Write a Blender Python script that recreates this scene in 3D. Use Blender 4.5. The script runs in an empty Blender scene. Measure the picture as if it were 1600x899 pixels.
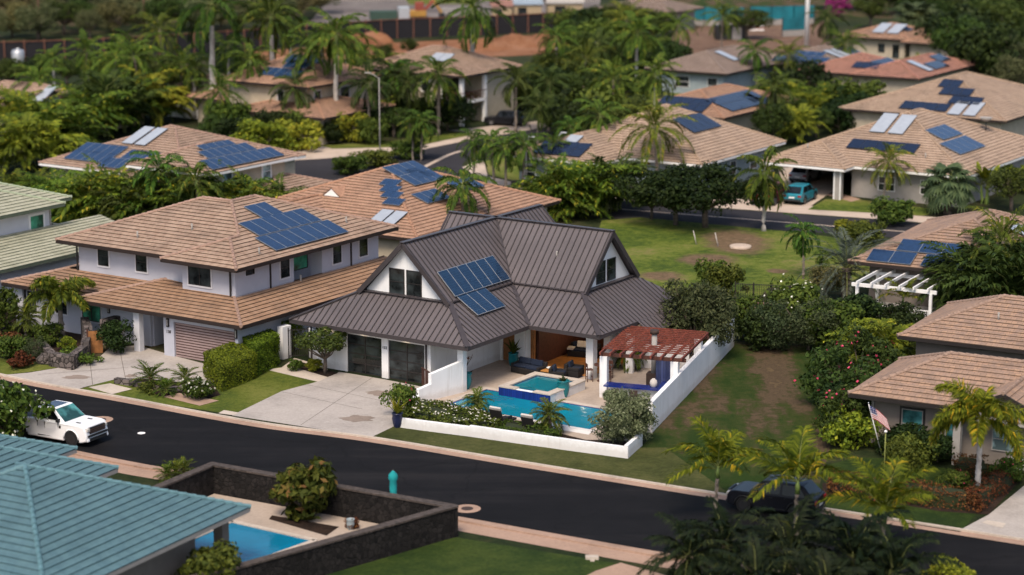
import bpy, bmesh, math, random
from mathutils import Vector, Matrix
from math import radians as R, sin, cos, pi, sqrt
random.seed(7)
SC = bpy.context.scene
COL = SC.collection
# ------------------------------------------------------------------ camera, sky, sun, exposure
F, TH, HC = 3400.0, 0.214, 33.7
cam = bpy.data.objects.new('camera', bpy.data.cameras.new('camera')); COL.objects.link(cam)
cam.location = (0, 0, HC); cam.rotation_euler = (pi/2 - TH, 0, 0)
cam.data.sensor_width = 36; cam.data.lens = F/1600*36
cam.data.clip_start = 1; cam.data.clip_end = 4000
cam.data.dof.use_dof = True; cam.data.dof.focus_distance = 131; cam.data.dof.aperture_fstop = 0.22
SC.camera = cam
SUN_EL, SUN_AZ = R(54), R(-166)      # azimuth of the sun from the view direction (+Y), towards -X
W = bpy.data.worlds.new('World'); SC.world = W; W.use_nodes = True
nt = W.node_tree; nt.nodes.clear()
sky = nt.nodes.new('ShaderNodeTexSky'); sky.sky_type = 'NISHITA'; sky.sun_disc = False
sky.sun_elevation = SUN_EL; sky.sun_rotation = SUN_AZ; sky.air_density = 1.0; sky.dust_density = 3.0; sky.ozone_density = 1.0
bg = nt.nodes.new('ShaderNodeBackground'); bg.inputs['Strength'].default_value = 0.09
wo = nt.nodes.new('ShaderNodeOutputWorld')
nt.links.new(sky.outputs[0], bg.inputs[0]); nt.links.new(bg.outputs[0], wo.inputs[0])
sun = bpy.data.objects.new('sun', bpy.data.lights.new('sun', 'SUN')); COL.objects.link(sun)
sun.data.energy = 1.55; sun.data.angle = R(20); sun.data.color = (1.0, 0.86, 0.70)
sd = Vector((sin(SUN_AZ)*cos(SUN_EL), cos(SUN_AZ)*cos(SUN_EL), sin(SUN_EL)))
sun.rotation_euler = sd.to_track_quat('Z', 'Y').to_euler(); sun.location = (-60, 60, 90)
vs = SC.view_settings; vs.view_transform = 'Standard'; vs.look = 'None'; vs.gamma = 1; vs.exposure = 1.1
try: vs.use_curve_mapping = False
except Exception: pass
SC.cycles.max_bounces = 6; SC.cycles.transparent_max_bounces = 8
SC.cycles.use_adaptive_sampling = True; SC.cycles.adaptive_threshold = 0.02
SC.cycles.use_denoising = True

# ------------------------------------------------------------------ sight lines: photo point -> place on the ground
def ray(px, py):
    a = (px-800)/F; b = (py-449.5)/F; c, s = cos(TH), sin(TH)
    return Vector((a, c - b*s, -s - b*c))
def G(px, py, z=0.0):
    d = ray(px, py); t = (z-HC)/d.z
    return Vector((d.x*t, d.y*t, z))
# ------------------------------------------------------------------ mesh builder
class MB:
    def __init__(self): self.v = []; self.f = []; self.m = []; self.uv = []; self.mats = []; self.sm = []
    def mi(self, mat):
        if mat not in self.mats: self.mats.append(mat)
        return self.mats.index(mat)
    def poly(self, pts, mat, uv=None, smooth=False):
        n = len(self.v); self.v.extend([tuple(p) for p in pts]); self.f.append(tuple(range(n, n+len(pts))))
        self.m.append(self.mi(mat)); self.uv.append(uv); self.sm.append(smooth)
    def mesh_faces(self, vs_, fs, mat, smooth=False):
        n = len(self.v); self.v.extend([tuple(p) for p in vs_]); k = self.mi(mat)
        for f in fs: self.f.append(tuple(i+n for i in f)); self.m.append(k); self.uv.append(None); self.sm.append(smooth)
    def box(self, x0, x1, y0, y1, z0, z1, mat):
        x0, x1 = min(x0, x1), max(x0, x1); y0, y1 = min(y0, y1), max(y0, y1)
        p = [(x0,y0,z0),(x1,y0,z0),(x1,y1,z0),(x0,y1,z0),(x0,y0,z1),(x1,y0,z1),(x1,y1,z1),(x0,y1,z1)]
        self.mesh_faces(p, [(0,3,2,1),(4,5,6,7),(0,1,5,4),(1,2,6,5),(2,3,7,6),(3,0,4,7)], mat)
    def beam(self, p, q, w, h, mat, up=(0,0,1)):
        p, q = Vector(p), Vector(q); d = (q-p); 
        if d.length < 1e-6: return
        d.normalize(); s = d.cross(Vector(up))
        if s.length < 1e-4: s = d.cross(Vector((1,0,0)))
        s.normalize(); u = s.cross(d)
        a, b = s*w/2, u*h/2
        c = [p-a-b, p+a-b, p+a+b, p-a+b, q-a-b, q+a-b, q+a+b, q-a+b]
        self.mesh_faces(c, [(0,1,2,3),(7,6,5,4),(0,4,5,1),(1,5,6,2),(2,6,7,3),(3,7,4,0)], mat)
    def tube(self, pts, rad, n, mat, cap=True, smooth=True):
        pts = [Vector(p) for p in pts]; base = len(self.v); k = self.mi(mat); N = len(pts)
        if not isinstance(rad, (list, tuple)): rad = [rad]*N
        for i, p in enumerate(pts):
            d = (pts[min(i+1, N-1)]-pts[max(i-1, 0)])
            d = d.normalized() if d.length > 1e-9 else Vector((0,0,1))
            s = d.cross(Vector((0,0,1)))
            if s.length < 1e-3: s = Vector((1,0,0))
            s.normalize(); u = s.cross(d)
            for j in range(n):
                a = 2*pi*j/n; self.v.append(tuple(p + s*cos(a)*rad[i] + u*sin(a)*rad[i]))
        for i in range(N-1):
            for j in range(n):
                a = base+i*n+j; b = base+i*n+(j+1)%n
                self.f.append((a, b, b+n, a+n)); self.m.append(k); self.uv.append(None); self.sm.append(smooth)
        if cap:
            for fs in (tuple(reversed(range(base, base+n))), tuple(range(base+(N-1)*n, base+N*n))):
                self.f.append(fs); self.m.append(k); self.uv.append(None); self.sm.append(False)
    def lathe(self, prof, n, mat, c=(0,0,0), smooth=True):
        base = len(self.v); k = self.mi(mat)
        for r, z in prof:
            for j in range(n):
                a = 2*pi*j/n; self.v.append((c[0]+r*cos(a), c[1]+r*sin(a), c[2]+z))
        for i in range(len(prof)-1):
            for j in range(n):
                a = base+i*n+j; b = base+i*n+(j+1)%n
                self.f.append((a, b, b+n, a+n)); self.m.append(k); self.uv.append(None); self.sm.append(smooth)
        self.f.append(tuple(range(base+(len(prof)-1)*n, base+len(prof)*n))); self.m.append(k); self.uv.append(None); self.sm.append(False)
    def prism(self, pts, z0, z1, mat, side=None):
        a = sum(pts[i][0]*pts[(i+1)%len(pts)][1]-pts[(i+1)%len(pts)][0]*pts[i][1] for i in range(len(pts)))
        if a < 0: pts = list(reversed(pts))
        self.poly([(p[0], p[1], z1) for p in pts], mat)
        for i in range(len(pts)):
            p, q = pts[i], pts[(i+1)%len(pts)]
            self.poly([(p[0],p[1],z0),(q[0],q[1],z0),(q[0],q[1],z1),(p[0],p[1],z1)], side or mat)
    def build(self, name, parent=None, loc=None, rz=0, bevel=0, weld=False):
        me = bpy.data.meshes.new(name); me.from_pydata(self.v, [], self.f)
        for m in self.mats: me.materials.append(m)
        me.polygons.foreach_set('material_index', self.m)
        me.polygons.foreach_set('use_smooth', self.sm)
        if any(u is not None for u in self.uv):
            ul = me.uv_layers.new(name='UVMap'); buf = []
            for f, u in zip(self.f, self.uv):
                for i in range(len(f)): buf.extend(u[i] if u is not None else (0.0, 0.0))
            ul.data.foreach_set('uv', buf)
        me.update()
        o = bpy.data.objects.new(name, me); COL.objects.link(o)
        if parent is not None: o.parent = parent
        if loc is not None: o.location = loc
        o.rotation_euler = (0, 0, rz)
        if bevel:
            md = o.modifiers.new('bevel', 'BEVEL'); md.width = bevel; md.segments = 2; md.limit_method = 'ANGLE'; md.angle_limit = R(40)
        return o
def tag(o, label, cat, group=None, kind=None):
    o['label'] = label; o['category'] = cat
    if group: o['group'] = group
    if kind: o['kind'] = kind
    return o
def struct(o, kind='structure', label=None, cat=None):
    o['kind'] = kind
    if label: o['label'] = label
    if cat: o['category'] = cat
    return o
def thing(name, label, cat, loc=(0,0,0), rz=0, group=None):
    o = bpy.data.objects.new(name, None); COL.objects.link(o); o.empty_display_size = 0.3
    o.location = loc; o.rotation_euler = (0, 0, rz); return tag(o, label, cat, group)
def inst(src, parent, name=None):
    c = bpy.data.objects.new(name or src.name.split('.')[0], src); COL.objects.link(c); c.parent = parent; return c
# ------------------------------------------------------------------ materials
MATS = {}
def new_mat(name):
    m = bpy.data.materials.new(name); m.use_nodes = True; MATS[name] = m
    nt = m.node_tree; b = nt.nodes['Principled BSDF']; return m, nt, b
def N(nt, t, **kw):
    n = nt.nodes.new(t)
    for k, v in kw.items():
        if k in n.inputs: n.inputs[k].default_value = v
        else: setattr(n, k, v)
    return n
def mixc(nt, fac, a, b, mode='MIX'):
    n = nt.nodes.new('ShaderNodeMix'); n.data_type = 'RGBA'; n.blend_type = mode
    for s, v in ((0, fac), (6, a), (7, b)):
        if hasattr(v, 'links') or hasattr(v, 'is_linked'): nt.links.new(v, n.inputs[s])
        else: n.inputs[s].default_value = v if s == 0 else (*v, 1)
    return n.outputs[2]
def ramp(nt, inp, stops):
    r = nt.nodes.new('ShaderNodeValToRGB'); e = r.color_ramp.elements
    while len(e) > 1: e.remove(e[-1])
    e[0].position = stops[0][0]; e[0].color = (*stops[0][1], 1)
    for p, c in stops[1:]:
        x = e.new(p); x.color = (*c, 1)
    nt.links.new(inp, r.inputs[0]); return r.outputs[0]
def coords(nt, kind='Object', scale=1.0):
    t = nt.nodes.new('ShaderNodeTexCoord'); mp = nt.nodes.new('ShaderNodeMapping')
    mp.inputs['Scale'].default_value = (scale,)*3 if not isinstance(scale, tuple) else scale
    nt.links.new(t.outputs[kind], mp.inputs[0]); return mp.outputs[0]
def noise(nt, vec, scale, detail=4, rough=0.55):
    n = N(nt, 'ShaderNodeTexNoise'); n.inputs['Scale'].default_value = scale; n.inputs['Detail'].default_value = detail; n.inputs['Roughness'].default_value = rough
    nt.links.new(vec, n.inputs['Vector']); return n.outputs[0]
def bump(nt, b, h, strength=0.3, dist=0.02):
    n = N(nt, 'ShaderNodeBump'); n.inputs['Strength'].default_value = strength; n.inputs['Distance'].default_value = dist
    nt.links.new(h, n.inputs['Height']); nt.links.new(n.outputs[0], b.inputs['Normal'])
def sc(c, k): return tuple(min(1, x*k) for x in c)
def plain(name, c, rough=0.6, var=0.12, vscale=1.5, metal=0, spec=0.4, bumps=0.0, bscale=40):
    m, nt, b = new_mat(name)
    v = coords(nt); n = noise(nt, v, vscale, 5)
    col = ramp(nt, n, [(0.3, sc(c, 1-var)), (0.5, c), (0.72, sc(c, 1+var))])
    nt.links.new(col, b.inputs['Base Color']); b.inputs['Roughness'].default_value = rough; b.inputs['Metallic'].default_value = metal
    b.inputs['Specular IOR Level'].default_value = spec
    if bumps: bump(nt, b, noise(nt, v, bscale, 3), bumps)
    return m
def ground(name, cols, s1=0.25, s2=6.0, bumpk=0.3, rough=0.95, mix=0.5, bscale=14, bd=0.05):
    """patchy natural ground: large patches of cols broken up by fine noise"""
    m, nt, b = new_mat(name); v = coords(nt)
    a = noise(nt, v, s1, 6, 0.65); f = noise(nt, v, s2, 5, 0.7)
    ad = N(nt, 'ShaderNodeMath', operation='MULTIPLY_ADD'); nt.links.new(f, ad.inputs[0]); ad.inputs[1].default_value = mix; nt.links.new(a, ad.inputs[2])
    lo, hi = 0.375+mix*0.445, 0.61+mix*0.555
    col = ramp(nt, ad.outputs[0], [(lo+(hi-lo)*i/(len(cols)-1), c) for i, c in enumerate(cols)])
    f2 = noise(nt, v, 38, 3, 0.7)
    col = mixc(nt, 0.6, col, ramp(nt, f2, [(0.3, (0.40,)*3), (0.7, (1.0,)*3)]), 'MULTIPLY'); f3 = noise(nt, v, 5.5, 4, 0.75); col = mixc(nt, 0.5, col, ramp(nt, f3, [(0.32, (0.5,)*3), (0.62, (1.1,)*3)]), 'MULTIPLY')
    nt.links.new(col, b.inputs['Base Color']); b.inputs['Roughness'].default_value = rough; b.inputs['Specular IOR Level'].default_value = 0.15
    bump(nt, b, noise(nt, v, bscale, 4, 0.7), bumpk, bd); return m
def leaf(name, dark, light, hi=None, trans=0.22, rough=0.65, hue=0.03):
    m, nt, b = new_mat(name)
    g = N(nt, 'ShaderNodeNewGeometry'); oi = N(nt, 'ShaderNodeObjectInfo')
    st = [(0.0, dark), (0.55, tuple((x+y)/2 for x, y in zip(dark, light))), (0.9, light)]
    if hi: st.append((1.0, hi))
    col = ramp(nt, g.outputs['Random Per Island'], st)
    hs = N(nt, 'ShaderNodeHueSaturation'); nt.links.new(col, hs.inputs['Color'])
    mr = N(nt, 'ShaderNodeMapRange'); mr.inputs[3].default_value = 0.5-hue; mr.inputs[4].default_value = 0.5+hue*0.6
    nt.links.new(oi.outputs['Random'], mr.inputs[0]); nt.links.new(mr.outputs[0], hs.inputs['Hue'])
    m2 = N(nt, 'ShaderNodeMapRange'); m2.inputs[3].default_value = 0.75; m2.inputs[4].default_value = 1.25
    wn = N(nt, 'ShaderNodeTexWhiteNoise'); wn.noise_dimensions = '1D'; nt.links.new(oi.outputs['Random'], wn.inputs['W']); nt.links.new(wn.outputs[0], m2.inputs[0]); nt.links.new(m2.outputs[0], hs.inputs['Value'])
    nt.links.new(hs.outputs[0], b.inputs['Base Color']); b.inputs['Roughness'].default_value = rough; b.inputs['Specular IOR Level'].default_value = 0.12
    tr = N(nt, 'ShaderNodeBsdfTranslucent'); nt.links.new(hs.outputs[0], tr.inputs[0])
    mx = N(nt, 'ShaderNodeMixShader'); mx.inputs[0].default_value = trans
    out = nt.nodes['Material Output']; nt.links.new(b.outputs[0], mx.inputs[1]); nt.links.new(tr.outputs[0], mx.inputs[2]); nt.links.new(mx.outputs[0], out.inputs[0])
    return m
def tile_mat(name, c1, c2, c3, tw=0.33, th=0.36, dirt=(0.10,0.075,0.06)):
    m, nt, b = new_mat(name)
    uv = N(nt, 'ShaderNodeUVMap'); br = N(nt, 'ShaderNodeTexBrick'); br.offset = 0.5
    for k, x in (('Scale', 1), ('Brick Width', tw), ('Row Height', th), ('Mortar Size', 0.012), ('Mortar Smooth', 0.3), ('Bias', 0.0)): br.inputs[k].default_value = x
    br.inputs['Color1'].default_value = (*c1, 1); br.inputs['Color2'].default_value = (*c2, 1); br.inputs['Mortar'].default_value = (*sc(dirt, 1.3), 1)
    nt.links.new(uv.outputs[0], br.inputs['Vector'])
    b2 = N(nt, 'ShaderNodeTexBrick'); b2.offset = 0.5
    for k, x in (('Scale', 1), ('Brick Width', tw), ('Row Height', th), ('Mortar Size', 0.0), ('Bias', -0.35)): b2.inputs[k].default_value = x
    b2.inputs['Color1'].default_value = (0,0,0,1); b2.inputs['Color2'].default_value = (1,1,1,1)
    mp = N(nt, 'ShaderNodeMapping'); mp.inputs['Location'].default_value = (tw*17, th*23, 0); nt.links.new(uv.outputs[0], mp.inputs[0]); nt.links.new(mp.outputs[0], b2.inputs['Vector'])
    mm = N(nt, 'ShaderNodeMath', operation='MULTIPLY'); nt.links.new(b2.outputs[0], mm.inputs[0]); mm.inputs[1].default_value = 0.75
    col = mixc(nt, mm.outputs[0], br.outputs[0], c3)
    n = noise(nt, coords(nt), 0.45, 6, 0.72)
    col = mixc(nt, ramp(nt, n, [(0.46, (0,)*3), (0.72, (0.5,)*3)]), col, dirt)
    n2 = noise(nt, coords(nt), 9, 4, 0.7); col = mixc(nt, 0.35, col, ramp(nt, n2, [(0.3, (0.55,)*3), (0.7, (1,)*3)]), 'MULTIPLY')
    nt.links.new(col, b.inputs['Base Color']); b.inputs['Roughness'].default_value = 0.85; b.inputs['Specular IOR Level'].default_value = 0.2
    return m
# roofs; the dark tile edge colours paint in the shadow lines between courses
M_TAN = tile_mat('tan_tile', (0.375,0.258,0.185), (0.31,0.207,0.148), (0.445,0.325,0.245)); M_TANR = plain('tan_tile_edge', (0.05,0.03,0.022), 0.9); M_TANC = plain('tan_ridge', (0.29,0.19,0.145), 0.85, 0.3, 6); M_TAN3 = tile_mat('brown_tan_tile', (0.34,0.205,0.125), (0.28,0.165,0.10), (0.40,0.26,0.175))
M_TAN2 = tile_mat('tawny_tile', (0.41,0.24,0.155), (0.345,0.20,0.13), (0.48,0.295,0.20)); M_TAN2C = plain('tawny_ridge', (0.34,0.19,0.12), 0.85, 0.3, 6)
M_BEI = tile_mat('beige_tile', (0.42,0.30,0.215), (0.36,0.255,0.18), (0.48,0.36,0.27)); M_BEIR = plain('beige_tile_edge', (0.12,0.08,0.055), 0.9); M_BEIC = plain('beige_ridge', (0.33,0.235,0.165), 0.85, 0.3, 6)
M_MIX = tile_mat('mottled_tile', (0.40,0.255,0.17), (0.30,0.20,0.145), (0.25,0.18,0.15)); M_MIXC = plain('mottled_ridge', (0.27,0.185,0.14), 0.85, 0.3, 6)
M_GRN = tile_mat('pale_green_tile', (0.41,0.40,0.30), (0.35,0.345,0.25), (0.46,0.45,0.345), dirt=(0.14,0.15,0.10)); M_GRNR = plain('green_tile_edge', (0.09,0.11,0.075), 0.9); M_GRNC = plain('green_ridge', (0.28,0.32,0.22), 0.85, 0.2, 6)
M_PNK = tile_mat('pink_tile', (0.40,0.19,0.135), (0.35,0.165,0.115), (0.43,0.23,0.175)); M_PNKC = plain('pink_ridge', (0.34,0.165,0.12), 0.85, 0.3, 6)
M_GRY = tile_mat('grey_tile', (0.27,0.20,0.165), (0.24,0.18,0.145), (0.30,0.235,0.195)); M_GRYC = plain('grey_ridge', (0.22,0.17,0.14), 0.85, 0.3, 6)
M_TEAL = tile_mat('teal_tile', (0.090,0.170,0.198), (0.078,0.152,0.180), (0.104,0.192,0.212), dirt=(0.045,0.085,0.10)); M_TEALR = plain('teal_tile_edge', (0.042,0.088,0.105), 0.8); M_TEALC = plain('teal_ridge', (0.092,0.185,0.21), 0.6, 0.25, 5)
M_MET = plain('bronze_metal', (0.105,0.089,0.090), 0.42, 0.16, 0.35, spec=0.45); M_METR = plain('bronze_rib', (0.040,0.034,0.035), 0.5, 0.1); M_METD = plain('bronze_trim', (0.048,0.040,0.042), 0.45)  # ribs darker than the sheet: seam shadow lines put into the rib colour
# walls
def stucco(name, c):
    m, nt, b = new_mat(name); v = coords(nt); n = noise(nt, v, 0.8, 5); col = ramp(nt, n, [(0.3, sc(c, 0.93)), (0.7, sc(c, 1.04))])
    st = noise(nt, coords(nt, 'Object', (3.2,3.2,0.25)), 1.0, 5, 0.7); col = mixc(nt, ramp(nt, st, [(0.55,(0,)*3),(0.80,(0.45,)*3)]), col, (c[0]*.55,c[1]*.5,c[2]*.44))
    sp = N(nt, 'ShaderNodeSeparateXYZ'); nt.links.new(coords(nt), sp.inputs[0]); fine = noise(nt, v, 3.5, 4, .7)
    ad = N(nt, 'ShaderNodeMath', operation='MULTIPLY_ADD'); nt.links.new(fine, ad.inputs[0]); ad.inputs[1].default_value = -0.55; nt.links.new(sp.outputs[2], ad.inputs[2])
    col = mixc(nt, ramp(nt, ad.outputs[0], [(0.0,(0.28,)*3),(0.25,(0.0,)*3)]), col, (c[0]*.45,c[1]*.36,c[2]*.28))
    nt.links.new(col, b.inputs['Base Color']); b.inputs['Roughness'].default_value = .9; b.inputs['Specular IOR Level'].default_value = .2; bump(nt, b, noise(nt, v, 40, 3), .15); return m
M_WHITE = stucco('white_stucco', (0.76,0.76,0.76))
M_LAV = plain('grey_stucco', (0.42,0.43,0.49), 0.9, 0.06, 0.8, bumps=0.15); M_TRIM = plain('pale_trim', (0.55,0.55,0.58), 0.8, 0.04)
M_CREAM = plain('cream_stucco', (0.42,0.36,0.27), 0.9, 0.1); M_TAUPE = plain('taupe_stucco', (0.20,0.17,0.145), 0.9, 0.08, bumps=0.15); M_BLUE = plain('blue_grey_siding', (0.26,0.31,0.33), 0.8, 0.1)
M_GREYW = plain('grey_wall', (0.30,0.28,0.26), 0.9, 0.1); M_DKTRIM = plain('dark_trim', (0.022,0.018,0.017), 0.5); M_SOFF = plain('soffit', (0.30,0.26,0.22), 0.8); M_FASC = plain('brown_fascia', (0.022,0.014,0.012), 0.6)
M_WHTRIM = plain('white_trim', (0.78,0.77,0.75), 0.6, 0.05); M_WOOD = plain('redwood', (0.15,0.036,0.020), 0.6, 0.35, 5); M_WOODD = plain('dark_wood', (0.07,0.025,0.016), 0.6, 0.3, 5)
M_TEAK = plain('teak', (0.42,0.19,0.05), 0.5, 0.3, 6); M_FLOOR = plain('wood_floor', (0.40,0.17,0.045), 0.35, 0.3, 4); M_DOOR = plain('wood_door', (0.28,0.12,0.04), 0.5, 0.25, 4)
def glass_mat(name, c, rough=0.06, spec=0.4):
    m, nt, b = new_mat(name); v = coords(nt); n = noise(nt, v, 0.9, 3)
    nt.links.new(ramp(nt, n, [(0.40, sc(c, 0.35)), (0.62, sc(c, 1.9))]), b.inputs['Base Color']); b.inputs['Roughness'].default_value = rough; b.inputs['Specular IOR Level'].default_value = spec; return m  # uneven tone in the base colour imitates varied reflections in the glass
M_GLASS = glass_mat('dark_glass', (0.022,0.027,0.028)); M_GTEAL = glass_mat('teal_glass', (0.05,0.17,0.17), 0.15); M_GGREEN = glass_mat('green_blind_glass', (0.035,0.20,0.12), 0.15); M_GPALE = glass_mat('pale_glass', (0.22,0.32,0.33), 0.15)
def solar_mat(name, c, line):
    m, nt, b = new_mat(name); uv = N(nt, 'ShaderNodeUVMap'); br = N(nt, 'ShaderNodeTexBrick'); br.offset = 0
    for k, x in (('Scale', 1), ('Brick Width', 0.165), ('Row Height', 0.165), ('Mortar Size', 0.006), ('Mortar Smooth', 0.2)): br.inputs[k].default_value = x
    br.inputs['Color1'].default_value = (*sc(c, 0.85), 1); br.inputs['Color2'].default_value = (*sc(c, 1.15), 1); br.inputs['Mortar'].default_value = (*line, 1)
    nt.links.new(uv.outputs[0], br.inputs['Vector']); nt.links.new(br.outputs[0], b.inputs['Base Color']); b.inputs['Roughness'].default_value = 0.12; b.inputs['Specular IOR Level'].default_value = 0.5; return m
M_SOLAR = solar_mat('solar_blue', (0.014,0.036,0.088), (0.03,0.058,0.115)); M_SOLARK = solar_mat('solar_cells', (0.008,0.026,0.062), (0.035,0.075,0.13)); M_SOLARD = solar_mat('solar_navy', (0.009,0.015,0.036), (0.016,0.025,0.05)); M_SOLARP = plain('water_collector', (0.34,0.37,0.41), 0.25, 0.08, spec=0.6); M_ALU = plain('aluminium', (0.45,0.46,0.47), 0.4, 0.05, metal=0.6); M_ALUD = plain('black_frame', (0.02,0.02,0.022), 0.4)
# ground
def slab(name, c, var=0.18, joints=None, crack=True):
    m, nt, b = new_mat(name); v = coords(nt); n = noise(nt, v, 0.35, 7, 0.7)
    col = ramp(nt, n, [(0.28, sc(c, 1-var*1.6)), (0.5, c), (0.75, sc(c, 1+var*0.7))])
    n2 = noise(nt, v, 5.5, 5, 0.75); col = mixc(nt, 0.5, col, ramp(nt, n2, [(0.3, (0.62,)*3), (0.62, (1,)*3)]), 'MULTIPLY')
    nt.links.new(col, b.inputs['Base Color']); b.inputs['Roughness'].default_value = 0.9; b.inputs['Specular IOR Level'].default_value = 0.2; bump(nt, b, noise(nt, v, 60, 3), 0.2, 0.005); return m
M_CONC = slab('driveway_concrete', (0.40,0.36,0.325)); M_CONC2 = slab('pale_concrete', (0.50,0.43,0.36)); M_PATIO = slab('patio_stone', (0.42,0.34,0.275), 0.14); M_GUT = slab('gutter_concrete', (0.37,0.25,0.185), 0.16); M_PAVE = slab('far_pavement', (0.50,0.40,0.32))
def asphalt_mat():
    m, nt, b = new_mat('asphalt'); t = N(nt, 'ShaderNodeTexCoord'); mp = N(nt, 'ShaderNodeMapping'); mp.inputs['Rotation'].default_value = (0,0,R(28)); mp.inputs['Scale'].default_value = (0.05,0.55,1); nt.links.new(t.outputs['Object'], mp.inputs[0])
    s = noise(nt, mp.outputs[0], 1.0, 5, 0.65); f = noise(nt, coords(nt), 0.35, 6, 0.7)
    ad = N(nt, 'ShaderNodeMath', operation='MULTIPLY_ADD'); nt.links.new(f, ad.inputs[0]); ad.inputs[1].default_value = 0.5; nt.links.new(s, ad.inputs[2])
    col = ramp(nt, ad.outputs[0], [(0.58,(0.0030,0.0030,0.0037)),(0.75,(0.0058,0.0056,0.0066)),(0.93,(0.0125,0.0115,0.0120))])
    g = noise(nt, coords(nt), 26, 3, 0.8); col = mixc(nt, 0.7, col, ramp(nt, g, [(0.35,(0.45,)*3),(0.66,(1.25,)*3)]), 'MULTIPLY')
    v = N(nt, 'ShaderNodeTexVoronoi'); v.feature = 'DISTANCE_TO_EDGE'; v.inputs['Scale'].default_value = 0.16
    wv = N(nt, 'ShaderNodeVectorMath', operation='ADD'); wn = N(nt, 'ShaderNodeTexNoise'); wn.inputs['Scale'].default_value = .8; wn.inputs['Detail'].default_value = 6; nt.links.new(coords(nt), wn.inputs['Vector']); sv = N(nt, 'ShaderNodeVectorMath', operation='SCALE'); sv.inputs['Scale'].default_value = 1.6; nt.links.new(wn.outputs['Color'], sv.inputs[0]); nt.links.new(coords(nt), wv.inputs[0]); nt.links.new(sv.outputs[0], wv.inputs[1]); nt.links.new(wv.outputs[0], v.inputs['Vector'])
    col = mixc(nt, ramp(nt, v.outputs[0], [(0.004,(0.7,)*3),(0.012,(0,)*3)]), col, (0.0018,0.0018,0.002))
    nt.links.new(col, b.inputs['Base Color']); b.inputs['Roughness'].default_value = .92; b.inputs['Specular IOR Level'].default_value = .2; bump(nt, b, noise(nt, coords(nt), 60, 3), .3, .01); return m
M_ASPH = asphalt_mat()
M_ASPHF = ground('far_asphalt', [(0.028,0.027,0.031), (0.038,0.036,0.041), (0.048,0.045,0.050)], 0.1, 2, 0.2, 0.9, 0.3, 60, 0.01)
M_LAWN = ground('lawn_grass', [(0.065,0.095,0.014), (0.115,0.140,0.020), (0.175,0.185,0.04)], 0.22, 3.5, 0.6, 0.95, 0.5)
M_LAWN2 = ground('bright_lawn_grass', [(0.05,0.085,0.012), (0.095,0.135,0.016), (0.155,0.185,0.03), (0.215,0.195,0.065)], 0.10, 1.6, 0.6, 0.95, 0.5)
M_LAWND = ground('deep_lawn_grass', [(0.016,0.035,0.006), (0.032,0.056,0.009), (0.055,0.080,0.014)], 0.3, 4, 0.6, 0.95, 0.5)  # near lawns: lens falloff toward the frame edge darkened into the grass colour
M_VERGE = ground('verge_grass', [(0.040,0.050,0.012), (0.068,0.076,0.020), (0.105,0.105,0.034)], 0.2, 3, 0.6, 0.95, 0.5)
def dry_mat():
    m, nt, b = new_mat('dry_lot'); t = N(nt, 'ShaderNodeTexCoord'); mp = N(nt, 'ShaderNodeMapping'); mp.inputs['Rotation'].default_value = (0,0,R(18)); mp.inputs['Scale'].default_value = (0.42,0.10,1); nt.links.new(t.outputs['Object'], mp.inputs[0])
    s = noise(nt, mp.outputs[0], 1.0, 4, 0.6); f = noise(nt, coords(nt), 1.6, 6, 0.75); g = noise(nt, coords(nt), 0.14, 4, 0.6)
    ad = N(nt, 'ShaderNodeMath', operation='MULTIPLY_ADD'); nt.links.new(f, ad.inputs[0]); ad.inputs[1].default_value = 0.55; nt.links.new(s, ad.inputs[2])
    a2 = N(nt, 'ShaderNodeMath', operation='MULTIPLY_ADD'); nt.links.new(g, a2.inputs[0]); a2.inputs[1].default_value = 0.6; nt.links.new(ad.outputs[0], a2.inputs[2])
    sp = N(nt, 'ShaderNodeVectorMath', operation='DOT_PRODUCT'); sp.inputs[1].default_value = (0.47,0.883,0); nt.links.new(t.outputs['Object'], sp.inputs[0])
    gr = N(nt, 'ShaderNodeMapRange'); gr.inputs[1].default_value = 98.6; gr.inputs[2].default_value = 110.0; gr.inputs[3].default_value = -0.17; gr.inputs[4].default_value = 0.0; nt.links.new(sp.outputs['Value'], gr.inputs[0])
    a25 = N(nt, 'ShaderNodeMath', operation='ADD'); nt.links.new(a2.outputs[0], a25.inputs[0]); nt.links.new(gr.outputs[0], a25.inputs[1])
    a3 = N(nt, 'ShaderNodeMath', operation='MULTIPLY'); nt.links.new(a25.outputs[0], a3.inputs[0]); a3.inputs[1].default_value = 0.69
    col = ramp(nt, a3.outputs[0], [(0.64,(0.026,0.050,0.009)),(0.725,(0.048,0.062,0.015)),(0.765,(0.075,0.060,0.030)),(0.81,(0.115,0.080,0.048)),(0.87,(0.09,0.064,0.038)),(0.92,(0.15,0.105,0.058))])
    f2 = noise(nt, coords(nt), 30, 3, 0.7); col = mixc(nt, 0.6, col, ramp(nt, f2, [(0.3,(0.4,)*3),(0.7,(1,)*3)]), 'MULTIPLY')
    nt.links.new(col, b.inputs['Base Color']); b.inputs['Roughness'].default_value = 1; b.inputs['Specular IOR Level'].default_value = .1; bump(nt, b, noise(nt, coords(nt), 12, 4, .7), .8, .08); return m
M_DRY = dry_mat()
M_BARE = ground('bare_soil', [(0.135,0.08,0.055), (0.19,0.115,0.08), (0.23,0.15,0.10)], 0.4, 4, 0.5, 1.0, 0.5)
M_MULCH = ground('mulch', [(0.018,0.012,0.009), (0.035,0.022,0.016), (0.05,0.03,0.02)], 0.8, 9, 0.8, 1.0, 0.6)
M_RED = ground('red_dirt', [(0.20,0.085,0.042), (0.29,0.13,0.065), (0.35,0.18,0.105)], 0.12, 1.5, 0.5, 1.0, 0.5, 3, 0.3)
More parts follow.
